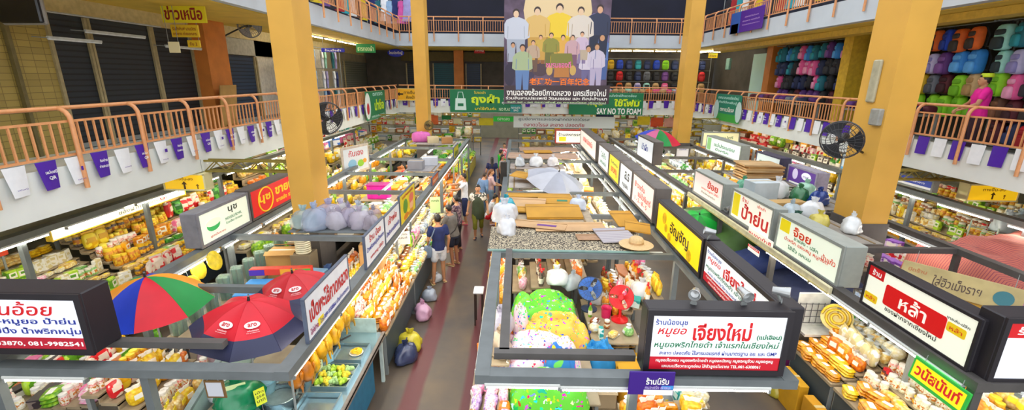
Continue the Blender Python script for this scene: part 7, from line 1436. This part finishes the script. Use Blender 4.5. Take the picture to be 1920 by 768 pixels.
def hand(b, wr, el, side, curl=.4):
    d = (Vector(wr) - Vector(el)).normalized(); u = Vector((side, 0, 0)); u = (u - d * u.dot(d)).normalized(); nrm = d.cross(u) * side
    w = Vector(wr); pal = w + d * .055
    R = Matrix((d, u, nrm)).transposed(); b.ell(pal, (.055, .04, .018), 10, 6, 0, R)
    for k, (off, L) in enumerate(((-.03, .075), (-.01, .085), (.01, .08), (.029, .062))):
        p = w + d * .09 + u * off; pts = [w + d * .06 + u * off * .8, p]
        ang = 0
        for s in (.45, .32, .23):
            ang += curl; p = p + (d * math.cos(ang) - nrm * math.sin(ang)) * L * s; pts.append(p)
        b.tube(pts, [.011, .0105, .0098, .009, .0075], 7); b.ell(pts[-1], (.0075,) * 3, 6, 4)
    th = [w + d * .03 - u * .028, w + d * .055 - u * .05, w + d * .08 - u * .055 - nrm * .012]; b.tube(th, [.014, .011, .0085], 7); b.ell(th[-1], (.0085,) * 3, 6, 4)
def person(label, loc, rz, h=1.65, skin='#c98f66', top='#1e2f66', top2=None, bot='shorts', botc='#d8d8dc', hair='short', hairc='#1c1614', arms=None, legs=None, lean=0, hip=None, sleeve=.55, vox=.009, head=(0, 0), fat=1.0, shoes='#d8c48a', longtop=0, headz=0):
    s = h / 1.7; t = thing('person', label, 'person', loc, rz)
    hz = hip if hip is not None else .9
    hp = Vector((0, 0, hz)); Rl = Matrix.Rotation(lean, 3, 'X')
    def B(x, y, z): return (hp + Rl @ Vector((x, y, z - .9)))      # point of the upright torso, leaned about the hips
    arms = arms or {}; legs = legs or {}
    A, Lg = {}, {}
    for sd in (-1, 1):
        sh = B(.175 * sd * (1 + .25 * (fat - 1)), 0, 1.4)
        e, w = arms.get(sd, ((.25 * sd * (1 + .35 * (fat - 1)), .03, 1.12), (.27 * sd * (1 + .3 * (fat - 1)), -.06, .87)))
        A[sd] = (sh, B(*e), B(*w))
        k, a = legs.get(sd, ((.1 * sd, -.015, .49), (.105 * sd, .03, .085))); Lg[sd] = (Vector((.09 * sd, 0, hz - .03)), Vector(k), Vector(a))
    S = lambda p: Vector(p) * s
    b = MB()
    tr = [(.84, .135, .1), (.92, .155, .11), (1.0, .145, .1), (1.1, .13, .095), (1.22, .15, .105), (1.34, .165, .1), (1.42, .12, .075), (1.47, .06, .055)]
    rings(b, [(S(B(0, 0, z)), rx * s * fat, ry * s * fat) for z, rx, ry in tr])
    nk, hd = B(0, 0, 1.45), B(0, -.03, 1.6) + Vector((0, -head[0], headz))
    chain(b, [S(nk), S(hd - Vector((0, -.015, .05)))], [.052 * s, .05 * s])
    Rh = Rl @ Matrix.Rotation(head[1], 3, 'Z')
    b.ell(S(hd), (.074 * s, .09 * s, .11 * s), 16, 12, 0, Rh); b.ell(S(hd + Rh @ Vector((0, -.03, -.06))), (.052 * s, .055 * s, .05 * s), 12, 8, 0, Rh)
    b.ell(S(hd + Rh @ Vector((0, -.092, -.012))), (.013 * s, .018 * s, .026 * s), 8, 6, 0, Rh)
    for sd in (-1, 1): b.ell(S(hd + Rh @ Vector((.076 * sd, .005, -.01))), (.012 * s, .02 * s, .03 * s), 8, 6, 0, Rh)
    for sd in (-1, 1):
        sh, e, w = A[sd]; chain(b, [S(sh), S(e), S(w)], [.05 * s * fat ** .5, .038 * s * fat ** .5, .027 * s]); hand(b, S(w), S(e), sd, .45)
        hi, k, a = Lg[sd]; chain(b, [S(hi), S(hi.lerp(k, .35)), S(k), S(k.lerp(a, .35)), S(a)], [.088 * s * fat ** .5, .078 * s * fat ** .5, .053 * s, .054 * s, .036 * s])
        kd = Vector((k.x, k.y, 0)) - Vector((hi.x, hi.y, 0)); f = Vector((.04 * sd, -.2, 0)); fa = Vector((a.x, a.y, max(.035, a.z - .05)))
        chain(b, [S(fa + Vector((0, .03, 0))), S(fa + f * .6), S(fa + f)], [.036 * s, .034 * s, .022 * s])
    link('body', remesh(b, 'body', SK(skin), vox), t)
    # clothing
    g = MB(); gr = .016
    lo = .86 - longtop
    rings(g, [(S(B(0, 0, z)), (rx + gr) * s * fat, (ry + gr) * s * fat) for z, rx, ry in [(lo, .155, .115)] + tr[1:6] + [(1.41, .13, .085), (1.435, .075, .062)]])
    for sd in (-1, 1):
        sh, e, w = A[sd]; P = [sh, sh.lerp(e, min(1, sleeve))]; q = [.066 * s * fat ** .5, .06 * s * fat ** .5]
        if sleeve > 1: P.append(e.lerp(w, sleeve - 1)); q.append(.045 * s)
        chain(g, [S(p) for p in P], q)
    link('shirt', remesh(g, 'shirt', mat(top, .8, var=.16, scale=7, kind='cloth') if top2 is None else mat(top, .8, kind='print', scale=16, hex2=top2), .014, 2), t)
    g = MB(); ln = {'shorts': .62, 'trousers': 1.93, 'capri': 1.35, 'skirt': .9}[bot]
    rings(g, [(S(B(0, 0, z)), r1 * s * fat, r2 * s * fat) for z, r1, r2 in ((.8, .155, .12), (.88, .165, .125), (.97, .155, .115))])
    for sd in (-1, 1):
        hi, k, a = Lg[sd]; P = [hi]; q = [.105 * s * fat ** .5]
        if ln < 1: P.append(hi.lerp(k, ln)); q.append(.097 * s * fat ** .5)
        else: P += [hi.lerp(k, .5), k, k.lerp(a, ln - 1)]; q += [.095 * s * fat ** .5, .07 * s, .052 * s if bot == 'trousers' else .075 * s]
        chain(g, [S(p) for p in P], q)
    link({'skirt': 'skirt', 'shorts': 'shorts'}.get(bot, 'trousers'), remesh(g, bot, mat(botc, .8, var=.14, scale=8, kind='cloth'), .014, 2), t)
    # hair, face, sandals
    g = MB(); g.ell(S(hd + Rh @ Vector((0, .022, .024))), (.083 * s, .088 * s, .103 * s), 16, 12, 0, Rh); g.ell(S(hd + Rh @ Vector((0, -.045, .085))), (.06 * s, .04 * s, .03 * s), 10, 8, 0, Rh)
    if hair == 'long': rings(g, [(S(hd + Rh @ Vector((0, .06 + q * .06, .02 - q * .34))), .08 * s * (1 - .3 * q), .045 * s) for q in (0, .3, .6, .85, 1)])
    elif hair == 'bun': g.ell(S(hd + Rh @ Vector((0, .115, .02))), (.045 * s, .04 * s, .045 * s), 10, 8)
    elif hair == 'tail': chain(g, [S(hd + Rh @ Vector((0, .1, .02))), S(hd + Rh @ Vector((0, .13, -.08))), S(hd + Rh @ Vector((0, .11, -.2)))], [.03 * s, .032 * s, .012 * s])
    link('hair', remesh(g, 'hair', mat(hairc, .5, var=.2, scale=30), .011, 2), t)
    g = MB()
    for sd in (-1, 1): g.ell(S(hd + Rh @ Vector((.03 * sd, -.083, .012))), (.012 * s, .007 * s, .007 * s), 8, 5)
    g.obj('eyes', mat('#20160f', .3, var=0), t); MB().ell(S(hd + Rh @ Vector((0, -.083, -.058))), (.022 * s, .008 * s, .007 * s), 10, 5).obj('mouth', mat('#9a4a44', .5, var=0), t)
    for sd in (-1, 1):
        a = Lg[sd][2]; q = MB().cbox(S((a.x + .015 * sd, a.y - .07, max(.01, a.z - .085))), (.085 * s, .27 * s, .022), .01); q.tube([S((a.x - .03, a.y - .1, max(.03, a.z - .04))), S((a.x + .02 * sd, a.y - .11, max(.075, a.z - .005))), S((a.x + .05, a.y - .1, max(.03, a.z - .04)))], .012, 6); q.obj('sandal', mat(shoes, .6), t)
    return t
def fz(dx, dy): return math.atan2(dx, -dy)       # heading that looks along (dx, dy)
def strap(t, pts, hexc, bag=None):
    MB().tube(pts, .014, 6).obj('bag_strap', mat(hexc, .6), t)
    if bag: v, f = pillow(*bag[1], .6); MB().add([(x + bag[0][0], y + bag[0][1], z + bag[0][2]) for x, y, z in v], f).obj('shoulder_bag', mat(hexc, .6, kind='cloth'), t, 60)
p1 = person('person in a navy T-shirt and pale shorts standing at the left counter', (-1.82, 10.08, 0), fz(-.4, .9), 1.7, '#b98560', '#1b2a60', bot='shorts', botc='#d5d8de', shoes='#d9c489', vox=.008, legs={-1: ((-.1, -.03, .49), (-.11, -.02, .085)), 1: ((.12, -.0, .49), (.16, .04, .085))}, arms={-1: ((-.25, .03, 1.12), (-.24, -.04, .88)), 1: ((.24, -.02, 1.12), (.2, -.2, .98))}, head=(.01, .3))
strap(p1, [(.1, .11, 1.42), (.2, .12, 1.2), (.26, .06, .98)], '#6f8098', ((.27, .04, .85), (.2, .1, .32)))
p2 = person('person with a grey top, dark shorts and crossbody strap leaning over the counter', (-1.62, 11.2, 0), fz(-.85, .5), 1.62, '#b07a58', '#6f6a66', bot='shorts', botc='#1c2238', hair='short', lean=.18, fat=1.15, vox=.008, arms={-1: ((-.25, -.12, 1.16), (-.17, -.33, 1.06)), 1: ((.25, -.12, 1.16), (.17, -.33, 1.06))})
strap(p2, [(-.14, .0, 1.42), (-.05, .14, 1.22), (.1, .14, 1.02), (.2, .06, .92)], '#2a2422')
person('person in a dark patterned blouse next to the grey top at the counter', (-1.66, 12.25, 0), fz(-.9, .3), 1.6, '#b98562', '#4a3448', '#8a7078', 'trousers', '#241f2a', 'bun', fat=1.1, arms={-1: ((-.26, -.1, 1.15), (-.18, -.32, 1.08)), 1: ((.26, -.1, 1.15), (.18, -.32, 1.08))})
person('person in a white shirt and navy shorts reaching to the pale snacks', (-1.72, 14.7, 0), fz(-.95, -.1), 1.72, '#b98562', '#e3e6ee', None, 'capri', '#26305c', 'short', arms={-1: ((-.22, -.26, 1.3), (-.1, -.46, 1.32)), 1: ((.23, -.2, 1.22), (.14, -.42, 1.2))}, shoes='#d84a6a')
p5 = person('person walking towards us in a dark green apron and olive shorts', (-1.16, 13.35, 0), fz(.1, -1), 1.66, '#c08a64', '#e6e0d4', '#4a4a40', 'capri', '#7a7a1e', 'bun', fat=1.12, vox=.008, legs={-1: ((-.1, -.12, .5), (-.1, -.08, .085)), 1: ((.1, .02, .48), (.1, .2, .1))}, arms={-1: ((-.28, .05, 1.12), (-.33, -.04, .88)), 1: ((.28, .03, 1.12), (.3, -.14, .93))}, shoes='#2a2c4a')
g = MB(); rings(g, [((0, -.01, z), rx, ry) for z, rx, ry in ((.62, .2, .15), (.8, .2, .155), (1.0, .185, .145), (1.2, .17, .14), (1.33, .13, .12))]); link('apron', remesh(g, 'apron', CL('#39452f', .15), .016, 2), p5)
for sd in (-1, 1): MB().tube([(sd * .1, -.1, 1.32), (sd * .1, -.07, 1.41), (sd * .1, .03, 1.43), (sd * .08, .11, 1.32)], .014, 6).obj('apron_strap', mat('#39452f', .8), p5)
p6 = person('person with long black hair, navy top and jeans walking away', (-1.02, 18.65, 0), fz(-.1, 1), 1.6, '#b98562', '#1d2450', None, 'trousers', '#2d4a86', 'long', legs={-1: ((-.1, -.1, .5), (-.1, -.06, .085)), 1: ((.1, .02, .48), (.1, .18, .1))})
poly_bag(TR(-1.38, 18.6, .42, 0, .8), '#e6eaf0', 'white carrier bag hanging from the hand of the walker with long hair', None, .95)
p7 = person('person in a pink blouse and pale jeans facing the right stalls', (-.92, 16.1, 0), fz(.95, .15), 1.6, '#d2a07a', '#ecc4c4', None, 'trousers', '#8fb0cc', 'tail', '#7a4a24', sleeve=.9, arms={-1: ((-.22, -.12, 1.14), (-.12, -.3, 1.1)), 1: ((.22, -.12, 1.14), (.12, -.3, 1.1))})
person('person in a denim jacket close behind the pink blouse', (-1.22, 15.7, 0), fz(.6, .8), 1.55, '#c08a64', '#6f8fb8', None, 'trousers', '#56779e', 'short', '#3a2a20', sleeve=1.7, lean=.2)
person('person squatting in a white shirt and red shorts at the right stall', (-.95, 14.75, 0), fz(1, .1), 1.62, '#c9926a', '#e9ebf2', None, 'shorts', '#d81824', 'short', hip=.3, lean=.35, legs={-1: ((-.15, -.36, .5), (-.13, -.12, .085)), 1: ((.15, -.36, .5), (.13, -.12, .085))}, arms={-1: ((-.22, -.18, 1.2), (-.12, -.4, 1.12)), 1: ((.22, -.18, 1.2), (.12, -.4, 1.12))}, shoes='#e0c8d0')
person('person in a bright green T-shirt and jeans at the far right stall', (-.72, 20.3, 0), fz(.8, .5), 1.66, '#b98562', '#18b02a', None, 'trousers', '#2f4a7a', 'short', arms={-1: ((-.22, -.14, 1.16), (-.12, -.34, 1.14)), 1: ((.22, -.14, 1.16), (.12, -.34, 1.14))})
person('person in black trousers and grey top by the black upright panel', (-.62, 19.2, 0), fz(.9, -.3), 1.62, '#b98562', '#a89c98', None, 'trousers', '#232028', 'long')
person('person in a pink and red top facing us at the far aisle end', (-.62, 22.6, 0), fz(.1, -1), 1.62, '#d2a07a', '#e8607c', '#f4d8dc', 'trousers', '#3a2a34', 'short')
person('vendor in a red shirt standing inside the stall beyond the near left column', (-3.95, 10.35 + .0, 0), fz(-.9, -.2), 1.62, '#c9926a', '#d8141c', None, 'trousers', '#2a2630', 'long', arms={-1: ((-.22, -.16, 1.2), (-.1, -.32, 1.28)), 1: ((.22, -.16, 1.2), (.1, -.32, 1.28))}).location = (-3.35 - .9, 16.95, 0)
person('vendor in a teal top beside the pale roof board near the far left column', (-4.3, 19.95 - 2.2 + .0, 0), fz(.3, -1), 1.6, '#c9926a', '#2f7f98', None, 'trousers', '#2a2630', 'short').location = (-4.45, 20.75, 0)
person('shopper in a pale yellow top in the left aisle before the framed poster', (-6.6, 16.6, 0), fz(-.9, .4), 1.62, '#c9926a', '#e8dca0', '#f6f2e4', 'trousers', '#5a4a3a', 'short')
p = person('person in a bright pink T-shirt behind the right gallery railing', (9.05, 9.35, Z2T), fz(-.85, .5), 1.62, '#c08a64', '#e81898', None, 'trousers', '#3a1a2a', 'short', fat=1.25, arms={-1: ((-.27, -.1, 1.13), (-.15, -.28, 1.02)), 1: ((.27, -.1, 1.13), (.15, -.28, 1.02))}, vox=.009)
p.location = (9.25, 9.45, Z2T)
MB().lathe([(.09, 1.585), (.098, 1.6), (.097, 1.635), (.088, 1.66)], 18, (0, -.0, 0)).obj('headband', mat('#c8e020', .6), p)
